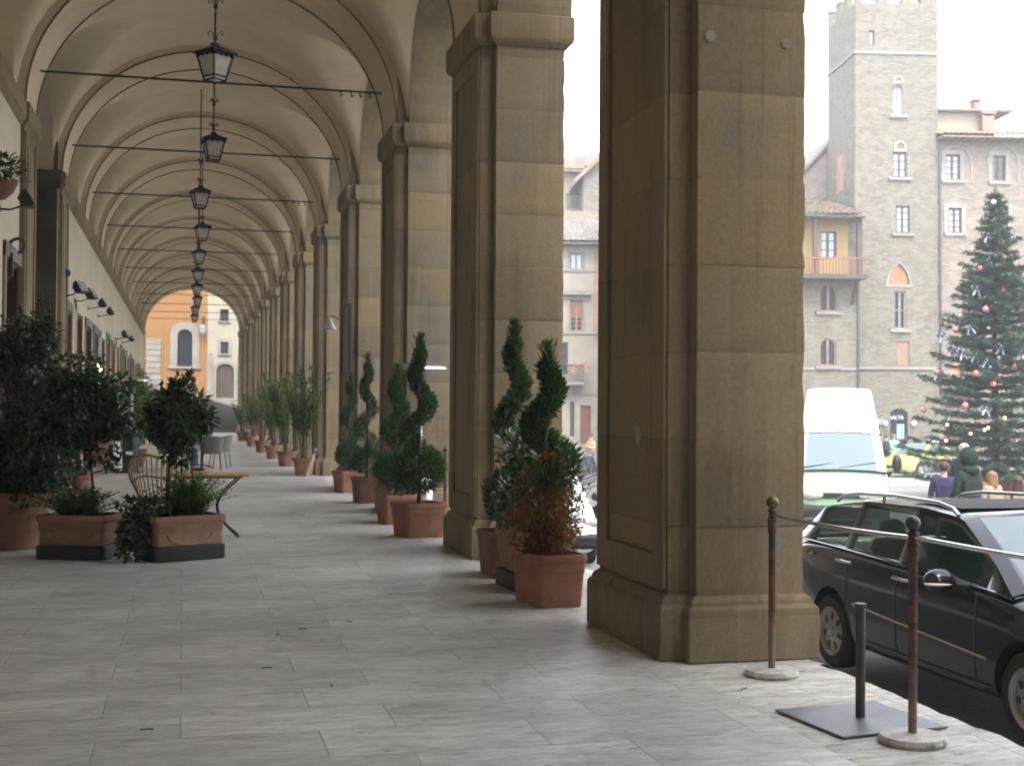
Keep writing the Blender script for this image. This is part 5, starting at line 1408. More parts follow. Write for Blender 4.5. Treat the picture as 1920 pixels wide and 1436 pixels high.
# gabled wall just behind, stepping down from the tower
a = PL(1508, 320, 69); b = PL(1552, 275, 69)
g = thing('gabled_house', 'pinkish gabled wall rising behind the mossy roof against the tower', 'house', plaza(b[0]-3, 69, 0), -AP)
q = MB(); uo = b[0]-3; sl_ = (b[1]-a[1])/(b[0]-a[0])
q.prism([(-9, zg(plaza(uo, 69))), (3.4, zg(plaza(uo, 69))), (3.4, b[1]+.4*sl_), (-4.5, b[1]-7.5*sl_), (-9, b[1]-9*sl_-2)], 0, 5, 'y'); q.build('wall', MT['rubble_pink'], g)
q = MB(); q.prism([(3.4, b[1]+.4*sl_+.02), (3.4, b[1]+.4*sl_+.22), (-4.9, b[1]-7.9*sl_+.2), (-4.9, b[1]-7.9*sl_)], -.25, 5.2, 'y'); q.build('roof', MT['tiles_grey'], g)

# --- narrow beige house seen between the first two piers
DE = 68.0
e0 = PL(960, 600, DE)[0]; e1 = PL(1133, 600, DE)[0]; ze = PL(1090, 457, DE)[1]
oe = [rr(1069, 475, 1092, 506, DE), rr(1069, 563, 1093, 621, DE), rr(1050, 642, 1065, 702, DE), rr(1069, 753, 1077, 818, DE), rr(1088, 760, 1108, 832, DE), rr(1015, 475, 1038, 506, DE), rr(1015, 563, 1039, 621, DE), rr(1010, 660, 1030, 702, DE)]
Ee = House('beige_house', 'narrow beige plastered house with a small iron balcony seen between the piers', 'house', e0, e1, DE, ze, oe, MT['stucco_beige'], 9)
Ee.window(oe[0], 2, 1, 'wood_grey', 'window_pane', False, .12); Ee.window(oe[5], 2, 1, 'wood_grey', 'window_pane', False, .12)
for i in (1, 6): 
    Ee.window(oe[i], 2, 6, 'shutter_brown', 'dark_pane', False, .12)
    u0_, u1_, z0_, z1_ = oe[i]['r']; q = MB()
    for k in (0, 1): panel_shape(q, [(u0_+.04+k*(u1_-u0_)/2, z0_+.7), (u0_-.04+(k+1)*(u1_-u0_)/2, z0_+.7), (u0_-.04+(k+1)*(u1_-u0_)/2, z1_-.06), (u0_+.04+k*(u1_-u0_)/2, z1_-.06)], .03, .07, Ee.f)
    q.build('shutter', MT['wood_brown'], Ee.t)
    Ee.slab('window_hood', u0_-.4, u1_+.4, z1_+.25, z1_+.5, -.3, -.001, 'pietra', .03)
for i in (2, 7): Ee.window(oe[i], 1, 3, 'wood_dark', 'dark_pane', False)
for i, mt in ((3, 'wood_dark'), (4, 'wood_red')):
    q = MB(); panel_shape(q, outline(oe[i]), .12, .18, Ee.f)
    for k in range(7): zz = oe[i]['r'][2]+.2+k*.27; panel_shape(q, [(oe[i]['r'][0]+.06, zz), (oe[i]['r'][1]-.06, zz), (oe[i]['r'][1]-.06, zz+.05), (oe[i]['r'][0]+.06, zz+.05)], .09, .119, Ee.f)
    q.build('door', MT[mt], Ee.t)
for y in (508, 625, 738):
    zz = PL(1090, y, DE)[1]; Ee.slab('string_course', e0, e1-.35, zz-.06, zz+.06, -.06, -.001, 'pietra')
Ee.slab('brick_quoin', e1-.55, e1-.22, PL(1090, 640, DE)[1], ze-.3, -.02, -.001, 'brick_red')
zb = PL(1080, 716, DE)[1]; ua_, ub_ = PL(1046, 0, DE)[0], PL(1096, 0, DE)[0]
bal = Ee.slab('balcony', ua_, ub_, zb-.18, zb, -.7, -.001, 'pietra', .02)
q = MB()
for k in range(12): a = Ee.f(ua_+.03+k*(ub_-ua_-.06)/11, -.66, zb); q.tube([a, (a[0], a[1], a[2]+.85)], .018, 5)
a, b = Ee.f(ua_, -.66, zb+.85), Ee.f(ub_, -.66, zb+.85); q.tube([a, b], .025, 6); q.tube([b, (b[0], b[1]+.66, b[2])], .025, 6); q.build('balcony_railing', MT['dark_iron'], bal)
q = MB()
for k in range(3): leafball(q, Ee.f(ua_+.9+k*.3, -.72, zb+.75+.12*(k % 2)), .2, 70, .12, .045, .8)
q.build('flowers', MT['flower_pink'], bal)
q = MB(); a = PL(1130, 470, DE); b = PL(1128, 745, DE); q.tube([Ee.f(a[0], -.1, a[1]), Ee.f(b[0], -.1, b[1])], .08, 8); q.build('drain_pipe', MT['white_paint'], Ee.t, smooth=True)
Ee.tiles(e0-.2, e1+.4, -.7, ze+.02, 4.5, ze+2.0, 'tiles_grey', .30)
q = MB(); A = Ee.f(PL(1078, 440, DE+1.2)[0], 1.3, ze+.75); q.box(A[0]-.3, A[0]+.5, A[1], A[1]+.8, A[2]-.3, A[2]+.12); q.build('skylight', MT['white_paint'], Ee.t)
# roofs and walls stepping up the hill behind it
DB = 76.0
def block(name, label, x0, x1, yt, D, mat, depth, roof=None, rh=1.6, yb=470):
    a = PL(x0, yt, D); b = PL(x1, yt, D)
    h = House(name, label, 'house', a[0], b[0], D, a[1], [], MT[mat], depth)
    return h, a, b
h, a, b = block('stone_house', 'grey stone house with a dark sloping eave high behind the narrow beige house', 1094, 1190, 318, DB, 'rubble', 7)
q = MB(); z_ = a[1]; k = (PL(1080, 345, DB)[1]-PL(1108, 303, DB)[1])
q.prism([(a[0]-h.u-.55, k+z_+.45-h.z0), (a[0]-h.u-.55, k+z_+.72-h.z0), (0, z_+1.35-h.z0), (b[0]-h.u+.4, z_+.2-h.z0), (b[0]-h.u+.4, z_-.02-h.z0), (0, z_+1.05-h.z0)], -.5, 7.2, 'y'); q.build('roof', MT['tiles_red'], h.t)
q = MB(); q.prism([(a[0]-h.u, z_-h.z0-.01), (b[0]-h.u, z_-h.z0-.01), (0, z_+1.05-h.z0)], 0, .3, 'y'); q.build('gable', MT['rubble'], h.t)
h2_, a2, b2 = block('cream_house', 'cream house with a small balcony high on the hill, left of the stone house', 990, 1092, 322, DB+3, 'stucco_white', 6)
h2_.tiles(a2[0]-.3, b2[0]+.2, -.8, a2[1]+.02, 4, a2[1]+1.2, 'tiles_red', .3)
c0 = PL(1060, 392, DB+2); c1 = PL(1094, 352, DB+2); 
bl = h2_.slab('balcony', c0[0], c1[0], c0[1]-.2, c0[1], -1.0, -.001, 'pietra')
q = MB()
for k in range(12): A = h2_.f(c0[0]+.03+k*(c1[0]-c0[0]-.06)/11, -.95, c0[1]); q.tube([A, (A[0], A[1], A[2]+.9)], .025, 5)
A, B = h2_.f(c0[0], -.95, c0[1]+.9), h2_.f(c1[0], -.95, c0[1]+.9); q.tube([A, B], .035, 6); q.build('balcony_railing', MT['dark_iron'], bl)
h3, a3, b3 = block('red_roofed_house', 'low house with a red tiled roof on the slope behind the beige house', 985, 1175, 428, DB-4, 'stucco_beige', 6)
h3.tiles(a3[0], b3[0], -.6, a3[1]+.02, 4, a3[1]+1.5, 'tiles_red', .3)
h4, a4, b4 = block('hill_house', 'house with a broad red roof at the skyline behind the others', 1030, 1200, 312, DB+14, 'stucco_white', 6)
q = MB(); q.prism([(a4[0]-h4.u-.5, a4[1]-h4.z0-.05), (a4[0]-h4.u-.5, a4[1]-h4.z0+.15), (a4[0]-h4.u+3.2, a4[1]-h4.z0+.85), (b4[0]-h4.u, a4[1]-h4.z0+.9), (b4[0]-h4.u, a4[1]-h4.z0-.05)], -.6, 6.5, 'y'); q.build('roof', MT['tiles_red'], h4.t)
# white poster board and two framed notices by the palace
for (x0, y0, x1, y1, lb, mt) in ((1725, 847, 1752, 862, 'blank white board low on the palace wall beside the yellow car', 'white_paint'), (1727, 829, 1737, 840, 'small grey notice on the palace wall above the white board', 'ceramic'), (1739, 826, 1760, 840, 'larger white notice on the palace wall above the white board', 'white_paint')):
    a = PL(x0, y1, DT-.05); b = PL(x1, y0, DT-.05); p = plaza(a[0], DT-.05, a[1])
    q = MB(); q.box(0, b[0]-a[0], -.03, .04, 0, b[1]-a[1]); q.box(.06, b[0]-a[0]-.06, -.035, -.0301, .06, b[1]-a[1]-.06); tag(q.build('notice_board', MT[mt], loc=p, rz=-AP, bevel=.004), lb, 'notice board')

# unseen house added behind the viewer to keep light off the near pier
ch_ = thing('shading_house', 'unseen tall beige house added to shade the near pier', 'house', (26, -4, zg((26, -4))))
q = MB(); q.box(-19.5, 24, -12, 0, 0, 15.5); q.build('wall', MT['stucco_beige'], ch_)
q = MB(); q.box(-20, 24.5, -12.5, .6, 15.503, 15.8); q.build('roof', MT['tiles_red'], ch_)
for k in range(9):
    for j in range(3):
        q = MB(); x = -17+k*4.6; z = 3.2+j*3.9; q.box(x-.6, x+.6, .002, .08, z, z+1.9); q.build('window', MT['dark_pane'], ch_)
# ------------------------------------------------------------ vehicles
def lerp(a, b, t): return a+(b-a)*t
def interp(tab, x):
    if x <= tab[0][0]: return tab[0][1:]
    for p, q in zip(tab, tab[1:]):
        if x <= q[0]:
            t = (x-p[0])/(q[0]-p[0]); return tuple(lerp(a, b, t) for a, b in zip(p[1:], q[1:]))
    return tab[-1][1:]
def make_wheel(parent, x, y, r, side, mat='alloy', holes=7, width=.2):
    q = MB(); q.lathe([(r*.64, -width/2), (r*.90, -width/2), (r*.985, -width*.36), (r, -width*.15), (r, width*.15), (r*.985, width*.36), (r*.90, width/2), (r*.66, width/2), (r*.64, width*.40)], 36, caps=False)
    q.lathe([(r*.63, -width*.3), (.01, -width*.3)], 24)
    M = Matrix.Rotation(R(90)*side, 4, 'Y'); q.move(M)
    w = q.build('wheel', MT['rubber'], parent, smooth=True, loc=(x, y, r))
    q = MB(); zf = width*.40
    q.lathe([(r*.67, zf+.012), (r*.655, zf+.018), (r*.61, zf+.004), (r*.56, zf-.012), (.04, zf+.012), (.001, zf+.014)], 36, caps=False)
    nf = len(q.f); nv = len(q.v)
    q.move(M); 
    rim = q.build('rim', MT[mat], w, smooth=True)
    q = MB()
    for k in range(holes):
        a = 2*PI*k/holes
        n = 14; pts = [(r*.405*cos(a)+r*.115*cos(t)*cos(a)-r*.085*sin(t)*sin(a), r*.405*sin(a)+r*.115*cos(t)*sin(a)+r*.085*sin(t)*cos(a), zf+.006) for t in [2*PI*i/n for i in range(n)]]
        q.add([(p[0], p[1], zf-.02+.03*(1-math.hypot(p[0], p[1])/(r*.6))+.008) for p in pts], [tuple(range(n))])
    for k in range(5): a = 2*PI*k/5+.3; q.lathe([(.011, zf+.016), (.001, zf+.018)], 8, (.055*cos(a), .055*sin(a), 0))
    q.move(M); q.build('rim_opening', MT['trim_black'], rim)
    return w
def make_car(name, label, cat, loc, rz, paint, sp, group=None):
    t = thing(name, label, cat, loc, rz, group)
    Ln, hw = sp['len'], sp['hw']; Y = lambda q: q-Ln/2
    # lower body
    q = MB(); rings = []
    for (s, w, zb, zt, cr) in sp['body']:
        w *= hw; zm = sp.get('zmid', .60)
        half = [(0, zb), (w*.62, zb), (w*.90, zb+.02), (w*.985, zb+.13), (w, lerp(zb, zt, .45)), (w*.992, lerp(zb, zt, .72)), (w*.97, zt-.07), (w*.925, zt-.008), (w*.60, zt+cr*.75), (0, zt+cr)]
        ring = [(x, Y(s), z) for x, z in half]+[(-x, Y(s), z) for x, z in half[-2:0:-1]]
        rings.append(ring)
    q.loft(rings, True)
    body = q.build('body', [MT[paint]], t, sub=2)
    bake(body)
    wr = sp['wr']
    for wy in sp['wheels']:                      # cut the wheel arches
        cm = MB(); cm.lathe([(wr*1.17, -hw*1.2), (wr*1.17, hw*1.2)], 40); cm.move(Matrix.Rotation(R(90), 4, 'Y')); cut = cm.build('cutter', MT['trim_black'], loc=(0, 0, 0))
        cut.location = V(loc)+Matrix.Rotation(rz, 3, 'Z') @ V((0, Y(wy), wr+.01)); cut.rotation_euler = (0, 0, rz)
        inn = MB(); inn.box(-hw*.66, hw*.66, -wr*1.4, wr*1.4, -wr*2, wr*2); 
        md = body.modifiers.new('arch', 'BOOLEAN'); md.operation = 'DIFFERENCE'; md.object = cut; md.solver = 'EXACT'
        bpy.context.view_layer.update(); bake(body); bpy.data.objects.remove(cut)
    body.data.polygons.foreach_set('use_smooth', [True]*len(body.data.polygons)); body.data.set_sharp_from_angle(angle=R(32))
    q = MB(); q.box(-hw*.62, hw*.62, Y(sp['wheels'][0])-.5, Y(sp['wheels'][1])+.5, .16, .62); q.build('underbody', MT['interior_dark'], t)
    for i, wy in enumerate(sp['wheels']):
        for s in (-1, 1): make_wheel(t, s*(hw-.115), Y(wy), wr, s, sp.get('rim', 'alloy'), sp.get('holes', 7))
    # greenhouse: rings of (half width at belt, belt z, half width at roof, roof z)
    lv = [0, .07, .88, 1.0]
    st = sp['house']; rings = []
    for (s, xb, zb, xr, zr, cr) in st:
        half = [(lerp(xb, xr, v_**1.15), lerp(zb, zr, v_)) for v_ in lv]+[(xr*.86, zr+cr*.45), (xr*.80, zr+cr*.6), (0, zr+cr)]
        rings.append([(-x*hw, Y(s), z) for x, z in half]+[(x*hw, Y(s), z) for x, z in half[-2::-1]])
    n = len(rings[0])
    shell = MB(); gl = {}
    base = 0
    for r in rings: shell.v.extend(r)
    for k in range(len(rings)-1):
        for i in range(n-1):
            f = (k*n+i, k*n+i+1, (k+1)*n+i+1, (k+1)*n+i)
            side = i == 1 or i == n-3
            top = 4 <= i <= n-6
            kind = None
            if side and k in sp['side_cells']: kind = 'side_window_%d_%d' % (i, sp['side_cells'][k])
            if (5 <= i <= n-7) and k in sp['wind_cells']: kind = 'windscreen'
            if (5 <= i <= n-7) and k in sp.get('rear_cells', ()): kind = 'rear_window'
            if kind: gl.setdefault(kind, []).append(f)
            else: shell.f.append(f); shell.m.append(1 if side and 1 <= k < len(rings)-3 else 0)
    c0 = tuple(range(n)); cN = tuple((len(rings)-1)*n+i for i in range(n))
    shell.f.append(c0); shell.f.append(cN); shell.m += [0, 0]
    cab = shell.build('cabin', [MT[sp.get('roof_paint', paint)], MT['trim_black' if 'roof_paint' not in sp else sp['roof_paint']]], t, smooth=True, ang=40)
    so_ = cab.modifiers.new('solid', 'SOLIDIFY'); so_.thickness = .025; so_.offset = -1
    for kd, fs in gl.items():
        g = MB(); used = {}
        for f in fs:
            idx = []
            for a in f:
                if a not in used: used[a] = len(g.v); g.v.append(rings[a//n][a % n])
                idx.append(used[a])
            g.f.append(tuple(idx)); g.m.append(0)
        nm = 'side_window' if kd.startswith('side') else kd
        g.build(nm, MT[sp['glass'] if nm == 'side_window' else ('windscreen' if nm == 'windscreen' else sp['glass'])], t, smooth=True, ang=60)
    return t, Y
ESTATE = dict(len=4.54, hw=.865, wr=.316, wheels=(.835, 3.55), holes=7, glass='car_glass',
    body=[(0, .55, .36, .60, .0), (.02, .70, .28, .66, .01), (.10, .86, .20, .72, .02), (.35, .95, .19, .80, .035), (.835, .99, .19, .89, .045), (1.15, 1.0, .19, .955, .03), (1.6, 1.0, .19, .985, 0), (2.4, 1.0, .19, 1.01, 0), (3.1, 1.0, .19, 1.035, 0), (3.55, .995, .2, 1.05, 0), (4.1, .96, .22, 1.05, 0), (4.42, .88, .26, 1.02, 0), (4.52, .78, .32, .92, 0), (4.54, .6, .4, .8, 0)],
    house=[(1.10, .93, .94, .90, .955, .05), (1.35, .935, .965, .84, 1.13, .045), (1.88, .94, .985, .735, 1.40, .035), (2.02, .94, .985, .725, 1.425, .03), (2.42, .94, 1.0, .72, 1.452, .03), (2.52, .94, 1.0, .72, 1.455, .03), (3.28, .935, 1.02, .715, 1.44, .03), (3.40, .93, 1.025, .71, 1.435, .03), (4.0, .90, 1.04, .68, 1.36, .03), (4.15, .885, 1.04, .68, 1.325, .02), (4.45, .84, 1.03, .78, 1.06, .0)],
    side_cells={1: 0, 2: 0, 3: 0, 5: 1, 7: 2}, wind_cells=(0, 1), rear_cells=(9,))
cz = zg((6.2, 9))
cx_ = 5.398+.865
car, Y = make_car('estate_car', 'black estate car with roof rails parked tight against the gallery kerb', 'car', (cx_, 8.99, -.622), 0, 'paint_black', ESTATE)
hw = .865
def sidestrip(nm, z0, z1, qa, qb, mat, th=.012, dz=0, y0=None):
    for s in (-1, 1):
        q = MB()
        pts = []
        n = 24
        for i in range(n+1):
            s_ = lerp(qa, qb, i/n); w, zb, zt, cr = interp(ESTATE['body'], s_)
            zz = lerp(z0, z1, i/n); k = interp([(zb, .985), (lerp(zb, zt, .45), 1.0), (lerp(zb, zt, .72), .992), (zt-.07, .972), (zt-.008, .925)], zz)[0] if False else (1.0 if zz < .75 else .975)
            pts.append((s*(w*hw*k-.004), Y(s_), zz))
        q.tube(pts, th, 6)
        q.build(nm, MT[mat], car, smooth=True)
sidestrip('side_moulding', .50, .60, 1.28, 3.15, 'trim_gold', .011)
sidestrip('sill_line', .29, .31, 1.3, 3.1, 'trim_black', .009)
for s in (-1, 1):
    q = MB()
    pts = [(s*(.928*hw), Y(q_), z) for q_, z in ((1.25, .963), (1.9, .992), (2.6, 1.012), (3.3, 1.032), (3.9, 1.046), (4.2, 1.05))]
    q.tube(pts, .007, 6); q.build('belt_trim', MT['chrome'], car, smooth=True)
    for yy in (2.42, 3.32):
        zz = .90 if yy < 3 else .935
        q = MB(); q.tube([(s*(.972*hw), Y(yy)-.11, zz), (s*(.972*hw+.035), Y(yy)-.09, zz+.004), (s*(.972*hw+.035), Y(yy)+.07, zz+.012), (s*(.972*hw), Y(yy)+.10, zz+.012)], .014, 8); q.build('door_handle', MT['chrome'], car, smooth=True)
    q = MB(); q.tube([(s*.62*1.0, Y(1.98), 1.43), (s*.615, Y(2.06), 1.475), (s*.61, Y(2.25), 1.505), (s*.605, Y(2.9), 1.515), (s*.60, Y(3.5), 1.495), (s*.595, Y(3.8), 1.455), (s*.59, Y(3.9), 1.405)], .017, 8); q.tube([(s*.608, Y(3.08), 1.44), (s*.604, Y(3.08), 1.51)], .015, 6); q.build('roof_rail', MT['bare_steel'], car, smooth=True)
    # mirror
    q = MB(); q.ball((s*1.02, Y(1.60), 1.005), 1.0, 16, 10, (.125, .085, .085)); m_ = q.build('mirror', MT['paint_black'], car, smooth=True)
    q = MB(); q.tube([(s*.80, Y(1.58), .965), (s*.93, Y(1.60), .985)], .03, 8); q.build('mirror_arm', MT['trim_black'], m_, smooth=True)
    q = MB(); q.ball((s*1.035, Y(1.585), .985), 1.0, 14, 8, (.115, .075, .022)); q.build('indicator', MT['indicator'], m_, smooth=True)
    # door gaps as thin dark strips
    for yy in (1.42, 2.48, 3.26):
        q = MB()
        w, zb, zt, cr = interp(ESTATE['body'], yy)
        q.tube([(s*(w*hw*k), Y(yy)+(.0 if yy < 3 else .10*max(0, (.62-z))*2), z) for k, z in ((.985, .33), (.9985, .5), (.999, .65), (.993, .78), (.975, .93))], .004, 5)
        q.build('door_gap', MT['trim_black'], car)
    q = MB(); q.ball((s*.62, Y(.13), .64), 1.0, 16, 10, (.17, .10, .09)); q.build('headlight', MT['lamp_glass'], car, smooth=True)
    q = MB(); q.ball((s*.70, Y(4.47), .86), 1.0, 12, 8, (.10, .06, .14)); q.build('tail_light', MT['cloth_red'], car, smooth=True)
q = MB(); q.box(-.33, .33, Y(0)-.012, Y(.05), .50, .64); q.build('grille', MT['chrome'], car, bevel=.01)
q = MB()
q.loft([[(x*.60*hw, Y(y), z) for x in (-1, -.5, 0, .5, 1)] for y, z in ((2.10, 1.472), (2.4, 1.4875), (2.8, 1.490))], False, False); q.build('sunroof', MT['interior_dark'], car)
for a, b in ((-.62, .06), (.02, .55)):
    q = MB(); q.tube([(a, Y(1.16), 1.018), (b, Y(1.30), 1.128)], .009, 5); q.build('wiper', MT['trim_black'], car)
for xx in (-.36, .36):
    for yy, zz in ((2.28, .0), (3.3, .0)):
        q = MB(); q.loft([[(xx+sx*w_, Y(yy)+dy+sy*.05, z) for sx, sy in ((-1, -1), (1, -1), (1, 1), (-1, 1))] for z, w_, dy in ((.70, .24, -.06), (1.0, .24, 0), (1.12, .17, .05))]); q.ball((xx, Y(yy)+.07, 1.2), 1.0, 12, 8, (.13, .055, .085)); q.build('seat', MT['interior_dark'], car, bevel=.02)
q = MB(); q.box(-.74, .74, Y(1.14), Y(1.45), .93, .985); q.build('dashboard', MT['interior_dark'], car)
q = MB(); q.tube([(.36+.19*cos(2*PI*k/24), Y(1.62)-.05*sin(2*PI*k/24), .98+.17*sin(2*PI*k/24)) for k in range(25)], .014, 6); q.build('steering_wheel', MT['interior_dark'], car, smooth=True)
def wsp(x, f):                                   # point on the windscreen, f from base to top
    a = (1.10, .955+.05); b = (1.35, 1.13+.045); c = (1.88, 1.40+.035)
    if f < .33: t = f/.33; y, z = lerp(a[0], b[0], t), lerp(a[1], b[1], t)
    else: t = (f-.33)/.67; y, z = lerp(b[0], c[0], t), lerp(b[1], c[1], t)
    return (x, Y(y)-.004, z+.004-.05*(abs(x)/.8)**2)
q = MB(); q.add([wsp(-.62, .10), wsp(-.50, .10), wsp(-.50, .30), wsp(-.62, .30)], [(0, 1, 2, 3)]); q.build('windscreen_sticker', MT['sticker_blue'], car)
q = MB(); q.add([wsp(-.49, .12), wsp(-.40, .12), wsp(-.40, .32), wsp(-.49, .32)], [(0, 1, 2, 3)]); q.build('windscreen_sticker', MT['sticker_white'], car)

# --- high roofed van
VAN = dict(len=5.3, hw=.98, wr=.33, wheels=(.85, 4.2), holes=6, rim='bare_steel', glass='car_glass', roof_paint='paint_white',
    body=[(0, .72, .32, .78, .0), (.03, .85, .26, .86, .01), (.12, .95, .24, .92, .03), (.45, .985, .24, 1.04, .05), (.85, 1.0, .24, 1.17, .05), (1.2, 1.0, .24, 1.28, 0), (2.0, 1.0, .24, 1.30, 0), (3.5, 1.0, .24, 1.30, 0), (5.0, 1.0, .26, 1.30, 0), (5.25, .97, .3, 1.28, 0), (5.3, .93, .4, 1.2, 0)],
    house=[(.80, .955, 1.17, .93, 1.185, .06), (1.15, .96, 1.25, .89, 1.52, .06), (1.58, .965, 1.28, .82, 1.92, .05), (1.64, .965, 1.28, .83, 1.97, .05), (1.72, .965, 1.28, .79, 2.20, .05), (1.92, .965, 1.29, .69, 2.72, .05), (2.0, .965, 1.29, .67, 2.84, .05), (2.12, .965, 1.29, .66, 2.88, .05), (5.0, .965, 1.29, .66, 2.88, .05), (5.2, .96, 1.29, .66, 2.80, .04)],
    side_cells={1: 0}, wind_cells=(0, 1), rear_cells=())
vr = atD(1662, 960, 20.2)
vloc = V((0, 0, 0)); d_ = 20.0
vh = R(-27)                                       # heading
d_ = 26.0
ve = EYEP+ray(1577, 900)*d_/ray(1577, 900).dot(FW)
vc = V((ve.x+2.65*.454, ve.y+2.65*.891, 0)); vc.z = zg(vc)
VAN2, YV = make_car('high_roof_van', 'pale green van with a tall white roof facing the gallery behind the black car', 'van', vc, vh, 'paint_green', VAN)
for s in (-1, 1):
    q = MB(); q.ball((s*.55, YV(.035), .76), 1.0, 16, 8, (.24, .12, .105)); q.build('headlight', MT['lamp_glass'], VAN2, smooth=True)
    q = MB(); q.ball((s*1.13, YV(1.02), 1.36), 1.0, 14, 10, (.10, .09, .19)); m_ = q.build('mirror', MT['black_plastic'], VAN2, smooth=True)
    q = MB(); q.tube([(s*.93, YV(1.05), 1.30), (s*1.08, YV(1.02), 1.30)], .03, 6); q.build('mirror_arm', MT['black_plastic'], m_)
q = MB(); q.loft([[(x, YV(y)-.03, z) for x in (-.93, -.5, 0, .5, .93)] for y, z in ((.06, .62), (.02, .52), (-.01, .40), (.03, .30))], False, False); q.build('bumper', MT['trim_black'], VAN2, smooth=True)
q = MB(); q.box(-.42, .42, YV(0)-.02, YV(.05), .70, .80); q.build('grille', MT['trim_black'], VAN2)
for a, b in ((-.75, -.02), (-.02, .70)):
    q = MB(); q.tube([(a, YV(.83), 1.262), (b, YV(.96), 1.375)], .014, 6); q.build('wiper', MT['trim_black'], VAN2)
q = MB(); q.tube([(x*.9, YV(1.61)-.012, 1.985-.055*abs(x)**2) for x in (-.95, -.6, 0, .6, .95)], .02, 6); q.build('roof_seam', MT['trim_black'], VAN2)
q = MB(); q.tube([(x*.93, YV(.80)-.03, 1.225-.04*abs(x)**2) for x in (-1, -.6, 0, .6, 1)], .022, 6); q.build('cowl', MT['trim_black'], VAN2)

# --- yellow coupe
COUPE = dict(len=4.1, hw=.85, wr=.31, wheels=(.85, 3.3), holes=6, glass='car_glass',
    body=[(0, .6, .34, .6, .0), (.03, .78, .25, .66, .01), (.15, .9, .2, .72, .02), (.8, .99, .19, .84, .03), (1.2, 1.0, .19, .90, .0), (2.2, 1.0, .19, .93, 0), (3.3, 1.0, .2, .96, 0), (3.9, .95, .25, .97, 0), (4.07, .85, .3, .88, 0), (4.1, .7, .4, .8, 0)],
    house=[(1.10, .93, .88, .90, .89, .04), (1.4, .93, .9, .82, 1.06, .04), (2.0, .93, .92, .70, 1.32, .03), (2.1, .93, .92, .69, 1.335, .03), (2.6, .93, .94, .68, 1.35, .03), (2.72, .93, .94, .68, 1.345, .03), (3.3, .90, .96, .68, 1.22, .03), (4.0, .85, .96, .80, .985, .0)],
    side_cells={1: 0, 2: 0, 3: 0, 5: 1}, wind_cells=(0, 1), rear_cells=(6,))
p = plaza(PL(1722, 885, 54)[0], 54); p.z = zg(p)
yc_, Yc = make_car('yellow_coupe', 'small lime yellow car parked by the tower house', 'car', p, R(-62), 'paint_yellow', COUPE)
for s in (-1, 1):
    q = MB(); q.ball((s*.62, Yc(.14), .62), 1.0, 12, 8, (.16, .1, .08)); q.build('headlight', MT['lamp_glass'], yc_, smooth=True)
    q = MB(); q.ball((s*.98, Yc(1.5), .93), 1.0, 10, 8, (.09, .06, .06)); q.build('mirror', MT['trim_black'], yc_, smooth=True)
    q = MB(); q.tube([(s*.853, Yc(1.25), .45), (s*.853, Yc(2.9), .47)], .02, 6); q.build('side_moulding', MT['trim_black'], yc_)
# --- white hatchback seen between the first two piers, and a dark car behind it
HATCH = dict(len=3.9, hw=.83, wr=.30, wheels=(.8, 3.2), holes=6, glass='car_glass',
    body=[(0, .62, .34, .62, .0), (.03, .8, .24, .68, .01), (.15, .92, .2, .76, .02), (.75, .99, .19, .90, .035), (1.05, 1.0, .19, .96, .0), (2.0, 1.0, .19, .97, 0), (3.2, 1.0, .2, 1.0, 0), (3.7, .96, .25, 1.0, 0), (3.87, .88, .3, .9, 0), (3.9, .75, .4, .8, 0)],
    house=[(.95, .93, .93, .90, .945, .045), (1.25, .93, .95, .84, 1.14, .045), (1.75, .93, .96, .74, 1.40, .035), (1.9, .93, .97, .73, 1.43, .03), (2.3, .93, .98, .72, 1.455, .03), (2.4, .93, .98, .72, 1.455, .03), (3.2, .91, 1.0, .71, 1.42, .03), (3.35, .9, 1.0, .71, 1.40, .03), (3.8, .84, .99, .78, 1.05, .0)],
    side_cells={1: 0, 2: 0, 3: 0, 5: 1}, wind_cells=(0, 1), rear_cells=(7,))
ve = EYEP+ray(1050, 940)*19.5/ray(1050, 940).dot(FW)
p = V((ve.x, ve.y+1.6, 0)); p.z = zg(p)
wc, Yw = make_car('white_hatchback', 'white car facing the gallery, seen between the first two piers', 'car', p, R(-8), 'paint_white', HATCH)
for s in (-1, 1):
    q = MB(); q.ball((s*.60, Yw(.13), .68), 1.0, 14, 8, (.17, .1, .085)); q.build('headlight', MT['lamp_glass'], wc, smooth=True)
    q = MB(); q.ball((s*.95, Yw(1.35), .98), 1.0, 10, 8, (.09, .06, .07)); q.build('mirror', MT['trim_black'], wc, smooth=True)
q = MB(); q.loft([[(x, Yw(y)-.03, z) for x in (-.74, -.4, 0, .4, .74)] for y, z in ((.06, .52), (.0, .47), (.0, .36), (.05, .30))], False, False); q.build('bumper', MT['trim_black'], wc, smooth=True)
q = MB(); q.box(-.26, .26, Yw(0)-.05, Yw(0)-.035, .40, .49); q.build('number_plate', MT['letter_white'], wc)
for a, b in ((-.62, .05), (.0, .58)):
    q = MB(); q.tube([(a, Yw(.98), .995), (b, Yw(1.1), 1.085)], .012, 5); q.build('wiper', MT['trim_black'], wc)
ve = EYEP+ray(1062, 850)*27.5/ray(1062, 850).dot(FW)
p = V((ve.x, ve.y+1.0, 0)); p.z = zg(p)
dc = make_car('dark_hatchback', 'dark blue car half hidden behind the white car', 'car', p, R(-30), 'paint_blue', dict(HATCH))[0]

